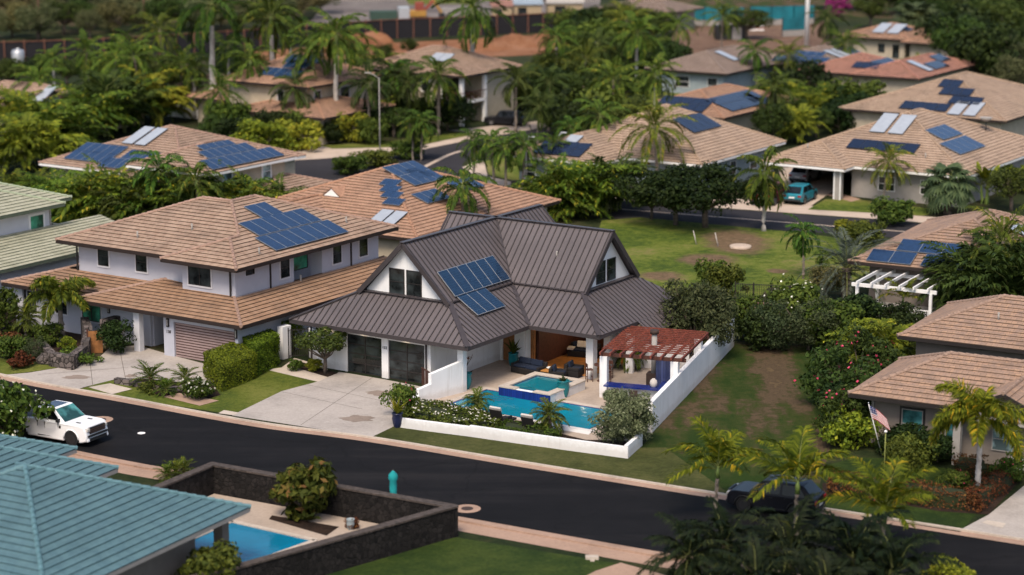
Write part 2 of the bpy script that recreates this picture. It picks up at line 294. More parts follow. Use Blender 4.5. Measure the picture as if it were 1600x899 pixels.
M_BASE = ground('earth', [(0.012,0.022,0.007), (0.022,0.034,0.010), (0.040,0.046,0.016), (0.075,0.062,0.032)], 0.06, 1.5, 0.6, 1.0, 0.5)
M_GRAVEL = ground('grey_gravel', [(0.12,0.10,0.095), (0.19,0.165,0.155), (0.25,0.22,0.20)], 0.1, 2, 0.5, 1.0, 0.5)
def stone_mat(name, c1, c2, gap, s=2.6):
    m, nt, b = new_mat(name); v = coords(nt); vo = N(nt, 'ShaderNodeTexVoronoi'); vo.inputs['Scale'].default_value = s; nt.links.new(v, vo.inputs['Vector'])
    ve = N(nt, 'ShaderNodeTexVoronoi'); ve.feature = 'DISTANCE_TO_EDGE'; ve.inputs['Scale'].default_value = s; nt.links.new(v, ve.inputs['Vector'])
    sx = N(nt, 'ShaderNodeSeparateColor'); nt.links.new(vo.outputs['Color'], sx.inputs[0])
    col = ramp(nt, sx.outputs[0], [(0, c1), (1, c2)]); e = ramp(nt, ve.outputs[0], [(0.02, (0,)*3), (0.09, (1,)*3)])
    nt.links.new(mixc(nt, e, gap, col), b.inputs['Base Color']); b.inputs['Roughness'].default_value = 0.95; b.inputs['Specular IOR Level'].default_value = 0.2
    bump(nt, b, e, 0.8, 0.05); return m
M_LAVA = stone_mat('lava_rock', (0.007,0.0065,0.0065), (0.024,0.021,0.020), (0.011,0.010,0.0095), 4.0); M_LAVAC = plain('lava_cap', (0.060,0.047,0.040), 0.95, 0.5, 5, bumps=0.5, bscale=9)
M_ROCK = stone_mat('garden_rock', (0.07,0.06,0.055), (0.17,0.14,0.13), (0.03,0.026,0.024), 2.6); M_REDROCK = stone_mat('red_block', (0.12,0.06,0.05), (0.20,0.11,0.09), (0.05,0.03,0.025), 2.4)
def water_mat(name, c):
    m, nt, b = new_mat(name); v = coords(nt); n = noise(nt, v, 0.5, 4)
    nt.links.new(ramp(nt, n, [(0.3, sc(c, 0.85)), (0.7, sc(c, 1.12))]), b.inputs['Base Color']); b.inputs['Roughness'].default_value = 0.06; b.inputs['Specular IOR Level'].default_value = 0.22
    bump(nt, b, noise(nt, v, 3.0, 3), 0.35, 0.04); return m
M_POOL = water_mat('pool_water', (0.003,0.19,0.275)); M_SPA = water_mat('spa_water', (0.006,0.15,0.19)); M_POOL2 = water_mat('garden_pool_water', (0.004,0.15,0.26))
def bluetile(name, c, s=0.15):
    m, nt, b = new_mat(name); br = N(nt, 'ShaderNodeTexBrick'); br.offset = 0
    for k, x in (('Scale', 1), ('Brick Width', s), ('Row Height', s), ('Mortar Size', 0.008)): br.inputs[k].default_value = x
    br.inputs['Color1'].default_value = (*sc(c, 0.75), 1); br.inputs['Color2'].default_value = (*sc(c, 1.3), 1); br.inputs['Mortar'].default_value = (*sc(c, 0.4), 1)
    nt.links.new(coords(nt, 'Object', (1,1,1)), br.inputs['Vector']); nt.links.new(br.outputs[0], b.inputs['Base Color']); b.inputs['Roughness'].default_value = 0.2; return m
M_BTILE = bluetile('cobalt_tile', (0.008,0.022,0.16)); M_BTILE2 = bluetile('mosaic_blue_tile', (0.060,0.075,0.17))
M_TURQ = plain('turquoise_glaze', (0.01,0.15,0.17), 0.25, 0.15); M_NAVY = plain('navy_glaze', (0.015,0.02,0.06), 0.3); M_CUSH = plain('navy_cushion', (0.008,0.015,0.035), 0.95, 0.2); M_WICK = plain('black_wicker', (0.012,0.010,0.010), 0.8, 0.3, 20); M_WICKB = plain('brown_wicker', (0.045,0.028,0.022), 0.8, 0.3, 20); M_PILL = plain('pale_cushion', (0.5,0.46,0.42), 0.9)
M_CANV = plain('turquoise_canvas', (0.008,0.24,0.25), 0.9, 0.15, 3)
# plants
L_ROY = leaf('royal_palm_leaf', (0.0266,0.0589,0.0097), (0.0799,0.1434,0.0170), (0.2263,0.2304,0.0304)); L_COC = leaf('coconut_leaf', (0.0373,0.0640,0.0097), (0.1132,0.1600,0.0170), (0.2929,0.2432,0.0304)); L_ARE = leaf('areca_leaf', (0.0266,0.0563,0.0073), (0.1132,0.1600,0.0146), (0.3195,0.2816,0.0243))
L_YEL = leaf('sunny_palm_leaf', (0.035,0.065,0.006), (0.17,0.205,0.013), (0.46,0.34,0.018), 0.3); L_DRK = leaf('shade_tinted_palm_leaf', (0.004,0.009,0.003), (0.012,0.021,0.006), (0.03,0.038,0.008), 0.1); L_SIL = leaf('silver_palm_leaf', (0.06,0.080,0.060), (0.15,0.18,0.14)); L_FAN = leaf('fan_palm_leaf', (0.04,0.065,0.030), (0.105,0.14,0.06))  # L_DRK: shade over the near palms is put into the leaf colour
L_TREE = leaf('tree_leaf', (0.0192,0.0358,0.0088), (0.0586,0.0870,0.0156)); L_MID = leaf('shrub_leaf', (0.0319,0.0563,0.0097), (0.1012,0.1331,0.0195)); L_LIME = leaf('lime_leaf', (0.0799,0.1126,0.0117), (0.2130,0.2406,0.0195), (0.3514,0.3277,0.0292)); L_OLV = leaf('olive_leaf', (0.060,0.085,0.036), (0.165,0.20,0.105), (0.25,0.28,0.17)); L_DEEP = leaf('deep_leaf', (0.0080,0.0176,0.0056), (0.0280,0.0480,0.0096)); L_DRYT = leaf('dry_leaf', (0.0600,0.0600,0.0224), (0.1600,0.1320,0.0520)); L_HEDGE = leaf('hedge_leaf', (0.0360,0.0680,0.0064), (0.1200,0.1680,0.0120)); L_CROT = leaf('croton_leaf', (0.0400,0.0280,0.0096), (0.1600,0.0680,0.0200), (0.2240,0.1280,0.0240)); L_GREY = leaf('grey_green_leaf', (0.022,0.036,0.014), (0.075,0.092,0.038)); L_SCRUB = leaf('scrub_leaf', (0.050,0.070,0.026), (0.135,0.150,0.065))
L_PINK = leaf('pink_flower', (0.38,0.03,0.075), (0.62,0.09,0.16), trans=0.1, hue=0.0); L_MAG = leaf('bougainvillea_flower', (0.16,0.012,0.085), (0.28,0.03,0.15), trans=0.1, hue=0.0); L_WHT = leaf('white_flower', (0.70,0.68,0.55), (0.85,0.84,0.75), trans=0.1)
M_BARK = plain('bark', (0.11,0.085,0.065), 0.95, 0.4, 5, bumps=0.4, bscale=12); M_PALMB = plain('palm_bark', (0.20,0.165,0.135), 0.95, 0.3, 6); M_ROYB = plain('royal_bark', (0.42,0.39,0.36), 0.9, 0.25, 3); M_SHAFT = plain('crownshaft', (0.13,0.19,0.045), 0.5, 0.15); M_RACH = plain('frond_stem', (0.17,0.19,0.05), 0.7); M_BROWNB = plain('brown_bark', (0.10,0.055,0.035), 0.95, 0.3, 6)
# ------------------------------------------------------------------ setting: ground sheets
M_GRAVJ = plain('concrete_joint', (0.13,0.11,0.095), .95); M_STAIN = slab('stained_concrete', (0.25,0.20,0.165), .3)
def flat(name, pts, z, mat, label=None):
    mb = MB(); P_ = [(p[0], p[1]) for p in pts]
    a = sum(P_[i][0]*P_[(i+1)%len(P_)][1]-P_[(i+1)%len(P_)][0]*P_[i][1] for i in range(len(P_)))
    if a < 0: P_.reverse()
    mb.poly([(x, y, z) for x, y in P_], mat); o = mb.build(name); return struct(o)
def pix(*pp): return [G(*p) for p in pp]
def offset(line, d):
    out = []
    for i, p in enumerate(line):
        a = line[max(i-1, 0)]; b = line[min(i+1, len(line)-1)]
        t = Vector((b[0]-a[0], b[1]-a[1])).normalized(); out.append(Vector((p[0]-t.y*d, p[1]+t.x*d, 0)))
    return out
def smooth(line, k=6):
    P_ = [Vector((p[0], p[1], 0)) for p in line]; out = []
    for i in range(len(P_)-1):
        p0, p1, p2, p3 = P_[max(i-1,0)], P_[i], P_[i+1], P_[min(i+2, len(P_)-1)]
        for j in range(k):
            t = j/k; out.append(0.5*((2*p1)+(p2-p0)*t+(2*p0-5*p1+4*p2-p3)*t*t+(3*p1-p0-3*p2+p3)*t**3))
    return out+[P_[-1]]
def ribbon(name, line, d0, d1, z, mat, z1=None, kerb=False):
    mb = MB(); A = offset(line, d0); B = offset(line, d1); zt = z1 if z1 is not None else z
    for i in range(len(line)-1):
        a, b, c, d = A[i], A[i+1], B[i+1], B[i]
        q = [(a.x,a.y,zt),(b.x,b.y,zt),(c.x,c.y,zt),(d.x,d.y,zt)]
        nrm = (Vector(q[1])-Vector(q[0])).cross(Vector(q[3])-Vector(q[0]))
        if nrm.z < 0: q.reverse()
        mb.poly(q, mat)
        if kerb:
            for e, f in ((a, b), (d, c)): mb.poly([(e.x,e.y,0.0),(f.x,f.y,0.0),(f.x,f.y,zt),(e.x,e.y,zt)], mat)
    return struct(mb.build(name))
flat('ground', [(-900,-50),(900,-50),(900,1500),(-900,1500)], 0, M_BASE)
FAR = smooth(pix((-160,548),(21,592),(200,625),(400,662),(580,686),(800,722),(1135,776),(1290,798),(1600,846),(1900,892)))   # far kerb line of the street
NEAR = offset(FAR, -9.9)
flat('street', [tuple(p[:2]) for p in FAR]+[tuple(p[:2]) for p in reversed(NEAR)], 0.008, M_ASPH)
ribbon('gutter', FAR, -0.62, 0.0, 0.016, M_GUT); ribbon('near_gutter', NEAR, 0.0, 0.55, 0.016, M_GUT)
ribbon('kerb', FAR, 0.0, 0.16, 0, M_CONC2, 0.11, True); ribbon('near_kerb', NEAR, -0.16, 0.0, 0, M_GUT, 0.10, True)
ribbon('near_pavement', NEAR, -1.35, -0.16, 0.012, M_GUT)
# lots along the street
flat('lawn', pix((0,560),(60,570),(102,573),(60,580),(0,587),(-60,590),(-60,555)), 0.012, M_LAWN)
flat('garden_soil', pix((-40,548),(70,568),(100,572),(135,562),(150,535),(205,548),(215,525),(60,470),(-40,490)), 0.008, M_MULCH)
flat('driveway', pix((0,587),(45,583),(100,574),(152,562),(170,545),(215,540),(270,556),(372,583),(325,600),(315,608),(185,592),(130,606),(118,610),(60,599),(5,589)), 0.020, M_CONC)
flat('street_lawn', pix((118,611),(165,596),(185,594),(320,604),(415,572),(440,575),(500,596),(362,648),(120,611)), 0.015, M_LAWN)
flat('planting_bed', pix((182,592),(225,602),(245,618),(275,625),(312,628),(345,618),(330,598),(300,600),(225,592)), 0.022, M_MULCH)
flat('paving_slab', pix((138,606),(172,600),(207,609),(175,617)), 0.035, M_CONC2)
flat('paver_patch', pix((255,621),(280,615),(342,627),(312,635)), 0.035, M_GUT)
flat('kerb_pad', pix((341,647),(350,642),(374,646),(365,650)), 0.04, M_CONC2)
flat('main_driveway', pix((362,650),(440,612),(500,596),(530,582),(545,584),(603,594),(664,606),(690,606),(622,664),(580,684)), 0.024, M_CONC)
flat('entry_path', pix((440,575),(460,560),(505,572),(520,586),(500,598),(415,578)), 0.020, M_CONC2)
flat('tree_bed', pix((458,574),(470,566),(528,584),(512,590)), 0.028, M_MULCH)
flat('verge', pix((580,686),(588,660),(620,668),(980,717),(1000,700),(1040,700),(1140,772),(800,721)), 0.014, M_VERGE)
flat('patio', pix((640,640),(725,605),(770,520),(900,500),(985,545),(1140,535),(1010,640),(1000,690),(920,690),(700,636)), 0.018, M_PATIO)
flat('front_bed', pix((618,664),(632,640),(700,635),(915,688),(1000,690),(978,716)), 0.026, M_MULCH)
flat('side_lot', pix((985,720),(1040,655),(1150,538),(1260,540),(1320,600),(1300,690),(1280,760),(1270,795),(1140,775)), 0.010, M_DRY)
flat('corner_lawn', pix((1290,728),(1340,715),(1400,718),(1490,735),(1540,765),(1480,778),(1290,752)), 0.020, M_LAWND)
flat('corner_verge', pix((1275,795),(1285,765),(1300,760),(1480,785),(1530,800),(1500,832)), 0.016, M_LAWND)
flat('corner_bed', pix((1285,755),(1480,776),(1545,764),(1590,730),(1600,745),(1545,805),(1470,800),(1285,768)), 0.024, M_MULCH)
flat('corner_driveway', pix((1500,829),(1545,805),(1600,760),(1760,700),(1900,760),(1800,880)), 0.028, M_CONC)
flat('driveway_patch', pix((1534,818),(1542,814),(1572,819),(1566,827)), 0.040, M_CONC2)
flat('back_lawn', pix((940,345),(1000,340),(1230,362),(1330,375),(1420,395),(1330,440),(1200,450),(1140,520),(1060,520),(1000,450),(930,380)), 0.012, M_LAWN2)
def blob(name, px, py, rx, ry, mat, z, n=30, rough=0.18):
    c = G(px, py); ax = (G(px+rx, py)-c).length; ay = (G(px, py-ry)-c).length; rr = random.Random(int(px)); ph = [rr.random()*6.3 for _ in range(4)]
    return flat(name, [(c.x+ax*cos(2*pi*i/n)*(1+rough*sin(3*2*pi*i/n+ph[0])*.5+rough*.6*sin(7*2*pi*i/n+ph[1])), c.y+ay*sin(2*pi*i/n)*(1+rough*.6*sin(5*2*pi*i/n+ph[2]))) for i in range(n)], z, mat)
def worn_lawn():
    """the same lawn grass, worn through to bare soil in a few places"""
    m = M_LAWN2.copy(); m.name = 'back_lawn_grass'; nt = m.node_tree; bs = nt.nodes['Principled BSDF']; src = bs.inputs['Base Color'].links[0].from_socket; v = coords(nt); col = src
    wn = noise(nt, v, 0.55, 6, .75); soil = ramp(nt, noise(nt, v, 1.8, 6, .75), [(.35,(0.085,0.055,0.034)),(.65,(0.185,0.115,0.075))])
    for px_, py_, rx_, ry_ in ((1150,378,56,20),(1108,407,50,11),(1035,432,38,8),(1215,424,18,4)):
        c = G(px_, py_); ax = (G(px_+rx_, py_)-c).length; ay = (G(px_, py_-ry_)-c).length
        mp = N(nt, 'ShaderNodeMapping'); mp.inputs['Location'].default_value = (-c.x/ax, -c.y/ay, 0); mp.inputs['Scale'].default_value = (1/ax, 1/ay, 1); nt.links.new(v, mp.inputs[0])
        ln = N(nt, 'ShaderNodeVectorMath', operation='LENGTH'); nt.links.new(mp.outputs[0], ln.inputs[0])
        ad = N(nt, 'ShaderNodeMath', operation='MULTIPLY_ADD'); nt.links.new(wn, ad.inputs[0]); ad.inputs[1].default_value = 1.3; nt.links.new(ln.outputs['Value'], ad.inputs[2])
        col = mixc(nt, ramp(nt, ad.outputs[0], [(0.0,(1,)*3),(0.99,(0,)*3)]) if False else rmask(nt, ad.outputs[0], 1.30, 1.75), col, soil)
    nt.links.new(col, bs.inputs['Base Color']); return m
def rmask(nt, s, lo, hi):
    r = N(nt, 'ShaderNodeMapRange'); r.inputs[1].default_value = lo; r.inputs[2].default_value = hi; r.inputs[3].default_value = .9; r.inputs[4].default_value = 0; nt.links.new(s, r.inputs[0]); return r.outputs[0]
bpy.data.objects['back_lawn'].data.materials[0] = worn_lawn()
for nm, l_ in (('drive_joint',((440,613),(566,640))),('drive_joint',((480,602),(600,628))),('drive_joint',((583,590),(470,665))),('drive_joint',((140,560),(145,604))),('drive_joint',((188,552),(196,592))),('drive_joint',((60,586),(200,575)))):
    ribbon(nm, pix(*l_), -.018, .018, 0.030, M_GRAVJ)
for px_, py_, rx_, ry_ in ((205,588,9,2.5),(595,615,22,4),(560,655,26,5),(120,590,20,3)): blob('drive_stain', px_, py_, rx_, ry_, M_STAIN, .029, 26, .3)
# street behind
flat('upper_street', pix((440,252),(540,246),(640,238),(720,222),(830,203),(880,196),(1000,176),(1000,192),(900,215),(800,222),(735,240),(722,258),(760,286),(850,304),(970,315),(1360,343),(1800,380),(1800,402),(1360,369),(1219,360),(967,343),(850,335),(740,315),(660,300),(440,300)), 0.010, M_ASPHF)
ribbon('street_line', smooth(pix((640,275),(662,262),(700,243),(722,236))), -0.25, 0.25, 0.018, M_PAVE)
ribbon('gutter_line', pix((940,325),(967,327),(1330,356),(1800,392)), -0.14, 0.14, 0.018, M_PAVE)
flat('far_pavement', pix((968,306),(985,298),(1210,316),(1360,332),(1800,366),(1800,377),(1360,342),(968,314)), 0.016, M_PAVE)
flat('cul_de_sac_pavement', pix((445,252),(460,232),(520,228),(640,232),(720,214),(840,192),(860,197),(830,203),(720,222),(640,238),(540,246)), 0.018, M_PAVE)
flat('far_lawn', pix((500,228),(600,222),(740,205),(730,213),(640,230),(520,233)), 0.022, M_LAWN)
flat('bend_pavement', pix((722,262),(745,252),(756,252),(762,276),(850,296),(965,305),(965,314),(850,303),(760,286)), 0.018, M_PAVE)
flat('bend_lawn', pix((758,252),(830,240),(880,255),(870,285),(800,282),(764,274)), 0.022, M_LAWN2)
flat('carport_driveway', pix((1195,320),(1225,290),(1215,262),(1300,262),(1300,300),(1260,327)), 0.024, M_PAVE)
flat('carport_lawn', pix((1262,328),(1290,312),(1340,312),(1480,330),(1440,338),(1360,333)), 0.022, M_LAWN2)
flat('pink_path', pix((1290,305),(1310,302),(1345,312),(1330,316)), 0.028, M_GUT)
flat('far_drive', pix((700,205),(790,195),(840,190),(850,196),(760,210)), 0.026, M_PAVE)
flat('side_lawn', pix((1030,140),(1110,140),(1130,152),(1040,152)), 0.02, M_LAWN)
# cleared land far behind
flat('red_earth', pix((380,82),(560,70),(800,58),(930,48),(960,56),(930,80),(800,88),(600,92),(400,96)), 0.020, M_RED)
flat('gravel_yard', pix((520,-6),(640,-6),(940,-8),(930,44),(800,50),(600,58),(470,50)), 0.018, M_GRAVEL)
flat('yard_grass', pix((630,-6),(760,-6),(740,6),(640,8)), 0.024, M_LAWN)
flat('court_earth', pix((1060,34),(1290,34),(1300,80),(1040,88)), 0.020, M_BARE)
flat('dry_field', pix((-300,-40),(520,-40),(470,30),(-300,60)), 0.014, M_DRY)
flat('dry_bank', pix((1040,-30),(1700,-30),(1700,30),(1270,28),(1060,26)), 0.014, M_DRY)
def berm(name, a, b, wid, h, mat):
    mb = MB(); A, B = G(*a), G(*b); d = (B-A); L = d.length; d.normalize(); s = Vector((-d.y, d.x, 0)); n, m = 40, 10; rr = random.Random(3); vs_ = []
    for i in range(n+1):
        for j in range(m+1):
            t = i/n; u = j/m*2-1; env = min(1, 8*t, 8*(1-t))
            z = h*env*max(0, cos(u*pi/2))*(0.75+0.35*sin(t*23)*rr.random()) 
            p = A+d*L*t+s*u*wid/2; vs_.append((p.x, p.y, z+0.03 if 0 < j < m and 0 < i < n else -0.05))
    mb.mesh_faces(vs_, [(i*(m+1)+j, (i+1)*(m+1)+j, (i+1)*(m+1)+j+1, i*(m+1)+j+1) for i in range(n) for j in range(m)], mat, True)
    return struct(mb.build(name))
berm('dirt_bank', (730,78), (940,58), 9, 1.7, M_RED); berm('dirt_mound', (505,82), (600,72), 10, 2.4, M_RED)

# ------------------------------------------------------------------ houses
def V3(p): return Vector(p)
def clip(poly, axis, val, keep_hi):
    out = []; n = len(poly)
    for i in range(n):
        p, q = poly[i], poly[(i+1)%n]; a = p[axis]-val; b = q[axis]-val
        if not keep_hi: a, b = -a, -b
        if a >= 0: out.append(p)
        if (a > 0 and b < 0) or (a < 0 and b > 0):
            t = a/(a-b); out.append((p[0]+(q[0]-p[0])*t, p[1]+(q[1]-p[1])*t))
    return out
class Plane:
    def __init__(s, pts):
        s.pts = [V3(p) for p in pts]; s.o = s.pts[0]; s.e = (s.pts[1]-s.o).normalized()
        nn = Vector((0,0,0))
        for i in range(len(s.pts)):
            a, b = s.pts[i], s.pts[(i+1)%len(s.pts)]; nn += a.cross(b)
        s.n = nn.normalized()
        if s.n.z < 0: s.n = -s.n
        s.s = s.n.cross(s.e)
        if s.s.z < 0: s.s = -s.s
        s.p2 = [((p-s.o).dot(s.e), (p-s.o).dot(s.s)) for p in s.pts]
    def at(s, a, b, h=0): return s.o+s.e*a+s.s*b+s.n*h
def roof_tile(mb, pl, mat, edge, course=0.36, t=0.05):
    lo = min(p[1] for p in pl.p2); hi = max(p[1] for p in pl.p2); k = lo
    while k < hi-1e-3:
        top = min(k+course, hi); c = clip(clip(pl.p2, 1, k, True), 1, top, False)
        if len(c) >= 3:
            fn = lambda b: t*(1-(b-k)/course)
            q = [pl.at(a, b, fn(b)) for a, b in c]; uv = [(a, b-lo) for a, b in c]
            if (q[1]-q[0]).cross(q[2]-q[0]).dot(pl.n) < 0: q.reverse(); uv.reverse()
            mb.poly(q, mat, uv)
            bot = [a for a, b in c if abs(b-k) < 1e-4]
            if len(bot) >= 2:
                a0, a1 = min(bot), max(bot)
                mb.poly([pl.at(a0, k, -0.01), pl.at(a1, k, -0.01), pl.at(a1, k, t), pl.at(a0, k, t)], edge)  # riser in the dark edge colour, a painted shadow line under each course
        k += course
def roof_metal(mb, pl, mat, rib, step=0.43):
    q = list(pl.pts); 
    if (q[1]-q[0]).cross(q[-1]-q[0]).dot(pl.n) < 0: q.reverse()
    mb.poly(q, mat)
    lo = min(p[0] for p in pl.p2); hi = max(p[0] for p in pl.p2); a = lo+step*0.5
    while a < hi:
        bs = []
        for i in range(len(pl.p2)):
            p, q = pl.p2[i], pl.p2[(i+1)%len(pl.p2)]
            if (p[0]-a)*(q[0]-a) < 0: bs.append(p[1]+(q[1]-p[1])*(a-p[0])/(q[0]-p[0]))
        bs.sort()
        for i in range(0, len(bs)-1, 2):
            if bs[i+1]-bs[i] > 0.15: mb.beam(pl.at(a, bs[i]+0.03, 0.022), pl.at(a, bs[i+1]-0.05, 0.022), 0.06, 0.06, rib, pl.n)
        a += step
def cap(mb, p, q, mat, metal=False, r=0.12, seg=0.42):
    p, q = V3(p), V3(q); d = q-p; L = d.length
    if L < 0.2: return
    d.normalize()
    if metal: mb.beam(p+Vector((0,0,0.035)), q+Vector((0,0,0.035)), 0.34, 0.055, mat); return
    n = max(1, int(L/seg))
    for i in range(n):
        a = p+d*(L*i/n-0.02); b = p+d*(L*(i+1)/n+0.03)
        mb.tube([a+Vector((0,0,0.045)), b+Vector((0,0,0.02))], [r, r*0.84], 7, mat, True, False)
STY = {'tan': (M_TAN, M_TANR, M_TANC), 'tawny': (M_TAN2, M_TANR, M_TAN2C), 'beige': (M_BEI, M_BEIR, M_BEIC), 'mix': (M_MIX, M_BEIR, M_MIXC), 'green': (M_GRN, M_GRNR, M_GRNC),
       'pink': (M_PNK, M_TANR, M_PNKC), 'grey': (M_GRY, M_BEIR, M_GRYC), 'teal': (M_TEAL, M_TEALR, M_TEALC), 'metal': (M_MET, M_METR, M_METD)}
class House:
    def __init__(s, name, label, origin, yaw, style, cat='house', fascia=None):
        s.o = Vector((origin[0], origin[1], 0)); s.yaw = yaw; s.root = thing(name, label, cat, s.o, yaw)
        s.style = STY[style]; s.metal = style == 'metal'; s.rm = MB(); s.cm = MB(); s.wm = MB(); s.fm = MB(); s.fascia = fascia or M_FASC
        s.planes = {}; s.C, s.S = cos(yaw), sin(yaw); s.course = 0.42; s.tt = 0.055; s.pm = None
    def loc(s, v): return Vector((v.x*s.C+v.y*s.S, -v.x*s.S+v.y*s.C, v.z))
    def plane(s, key, pts, draw=True):
        pl = Plane(pts); s.planes[key] = pl
        if draw:
            if s.metal: roof_metal(s.rm, pl, s.style[0], s.style[1])
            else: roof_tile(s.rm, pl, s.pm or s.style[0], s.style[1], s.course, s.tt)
        return pl
    def caps(s, *segs):
        for p, q in segs:
            m_ = MB(); cap(m_, p, q, s.style[2], s.metal)
            if m_.f: m_.build('ridge_cap', s.root)
    def hip(s, key, u0, u1, w0, w1, ze, sl, caps=True, soffit=True, only=None):
        hu, hw = (u1-u0)/2, (w1-w0)/2; h = min(hu, hw); z = ze+h*sl
        if hw > hu: r0, r1 = ((u0+u1)/2, w0+h, z), ((u0+u1)/2, w1-h, z)
        else: r0, r1 = (u0+h, (w0+w1)/2, z), (u1-h, (w0+w1)/2, z)
        a, b, c, d = (u0,w0,ze), (u1,w0,ze), (u1,w1,ze), (u0,w1,ze)
        if hw > hu: fs = dict(f=[a,b,r0], r=[b,c,r1,r0], b=[c,d,r1], l=[d,a,r0,r1]); hips = [(a,r0),(b,r0),(c,r1),(d,r1),(r0,r1)]
        else: fs = dict(f=[a,b,r1,r0], r=[b,c,r1], b=[c,d,r0,r1], l=[d,a,r0]); hips = [(a,r0),(b,r1),(c,r1),(d,r0),(r0,r1)]
        for k, pts in fs.items():
            q = []
            for p in pts:
                if not q or (V3(p)-V3(q[-1])).length > 0.02: q.append(p)
            if (V3(q[0])-V3(q[-1])).length < 0.02: q.pop()
            s.plane(key+k, q)
        if caps: s.caps(*hips)
        if soffit: s.eaves([(u0,w0),(u1,w0),(u1,w1),(u0,w1)], ze)
        return r0, r1
    def eaves(s, poly, ze, th=0.2, soff=True, inset=0.02):
        """fascia board round the eaves outline and the soffit under it"""
        n = len(poly)
        for i in range(n):
            p, q = poly[i], poly[(i+1)%n]
            d = Vector((q[0]-p[0], q[1]-p[1], 0)).normalized(); nn = Vector((d.y, -d.x, 0))*-inset
            s.fm.beam((p[0]+nn.x, p[1]+nn.y, ze-th/2-0.012), (q[0]+nn.x, q[1]+nn.y, ze-th/2-0.012), 0.045, th, s.fascia)
        if soff: s.fm.poly([(p[0], p[1], ze-th+0.03) for p in reversed(poly)], M_SOFF)
    def walls(s, u0, u1, w0, w1, z0, z1, mat): s.wm.box(u0, u1, w0, w1, z0, z1, mat)
    def finish(s):
        s.rm.build('roof', s.root)
        if s.cm.f: s.cm.build('ridge_caps', s.root)
        if s.fm.f: s.fm.build('eaves', s.root)
        if s.wm.f: s.wm.build('wall', s.root)
    def local_ray(s, px, py):
        return s.loc(Vector((0,0,HC))-s.o), s.loc(ray(px, py))
    def on(s, key, px, py):
        c, d = s.local_ray(px, py); pl = s.planes[key]; t = (pl.o-c).dot(pl.n)/d.dot(pl.n); p = c+d*t-pl.o
        return p.dot(pl.e), p.dot(pl.s)
    def window(s, axis, k, a0, a1, z0, z1, glass=None, frame=None, trim=None, n=1, rail=True, out=-1):
        """window on the wall plane w=k (axis 'w') or u=k (axis 'u'); out = outward sign"""
        glass = glass or M_GLASS; frame = frame or M_DKTRIM; fr = MB(); pn = MB(); t = 0.05
        def bx(mb, x0, x1, y0, y1, d0, d1, m):
            lo, hi = sorted((k+out*d0, k+out*d1))
            if axis == 'w': mb.box(x0, x1, lo, hi, y0, y1, m)
            else: mb.box(lo, hi, x0, x1, y0, y1, m)
        if trim:
            tw = 0.11
            bx(fr, a0-tw, a0, z0-tw, z1+tw, -0.02, 0.045, trim); bx(fr, a1, a1+tw, z0-tw, z1+tw, -0.02, 0.045, trim); bx(fr, a0, a1, z1, z1+tw, -0.02, 0.045, trim); bx(fr, a0, a1, z0-tw, z0, -0.02, 0.07, trim)
        bx(fr, a0, a0+t, z0, z1, -0.02, 0.06, frame); bx(fr, a1-t, a1, z0, z1, -0.02, 0.06, frame); bx(fr, a0+t, a1-t, z0, z0+t, -0.02, 0.06, frame); bx(fr, a0+t, a1-t, z1-t, z1, -0.02, 0.06, frame)
        for i in range(1, n): x = a0+(a1-a0)*i/n; bx(fr, x-t/2, x+t/2, z0+t, z1-t, -0.02, 0.055, frame)
        if rail:
            zz = (z0+z1)/2
            for i in range(n): bx(fr, a0+(a1-a0)*i/n+t, a0+(a1-a0)*(i+1)/n-t, zz-0.02, zz+0.02, -0.02, 0.05, frame)
        bx(pn, a0+t*0.6, a1-t*0.6, z0+t*0.6, z1-t*0.6, 0.0, 0.022, glass)
        f = fr.build('window', s.root); pn.build('pane', f); return f
    def panel(s, key, a, b, w, h, mat=None, lift=0.10, frame=None, name='solar_panel'):
        mat = mat or M_SOLAR; pl = s.planes[key]; mk = (round(w,2), round(h,2), mat.name)
        if mk not in PANELS:
            mb = MB(); fr = frame or (M_ALU if mat is M_SOLARK else MATS['dull_frame'] if mat is M_SOLAR else M_ALUD); f = 0.025
            mb.box(0, w, 0, h, 0, 0.05, fr)
            mb.poly([(f,f,0.052),(w-f,f,0.052),(w-f,h-f,0.052),(f,h-f,0.052)], mat, [(0,0),(w-2*f,0),(w-2*f,h-2*f),(0,h-2*f)])
            for x in (0.15, w-0.2): mb.box(x, x+0.05, 0.1, h-0.1, -lift, 0, M_ALUD)
            o = mb.build(name); PANELS[mk] = o.data; bpy.data.objects.remove(o)
        o = inst(PANELS[mk], s.root, name)
        p = pl.at(a, b, lift+0.03); M = Matrix((pl.e, pl.s, pl.n)).transposed().to_4x4(); M.translation = p; o.matrix_local = M
        return o
    def array(s, key, px, py, cols, rows, w=1.0, h=1.65, mat=None, gap=0.02, from_top=False, da=0, db=0, name='solar_panel'):
        a, b = s.on(key, px, py); a += da; b += db; p2 = s.planes[key].p2; A0 = a; B1 = b+rows*(h+gap); 
        if min(p[0] for p in p2) > a or max(p[0] for p in p2) < a+cols*w or max(p[1] for p in p2) < B1-.2 or b < 0: print('OFF', s.root.name, key, px, py, round(a,1), round(b,1), 'cols', cols, w, 'range', [(round(p[0],1), round(p[1],1)) for p in p2])
        for j in range(rows):
            for i in range(cols): s.panel(key, a+i*(w+gap), b+j*(h+gap) - (rows*(h+gap) if from_top else 0), w, h, mat, name=name)
    def arr(s, key, a, b, cols, rows, w=1.0, h=1.65, mat=None, gap=0.02, name='solar_panel', lift=.10):
        for j in range(rows):
            for i in range(cols): s.panel(key, a+i*(w+gap), b+j*(h+gap), w, h, mat, lift, name=name)
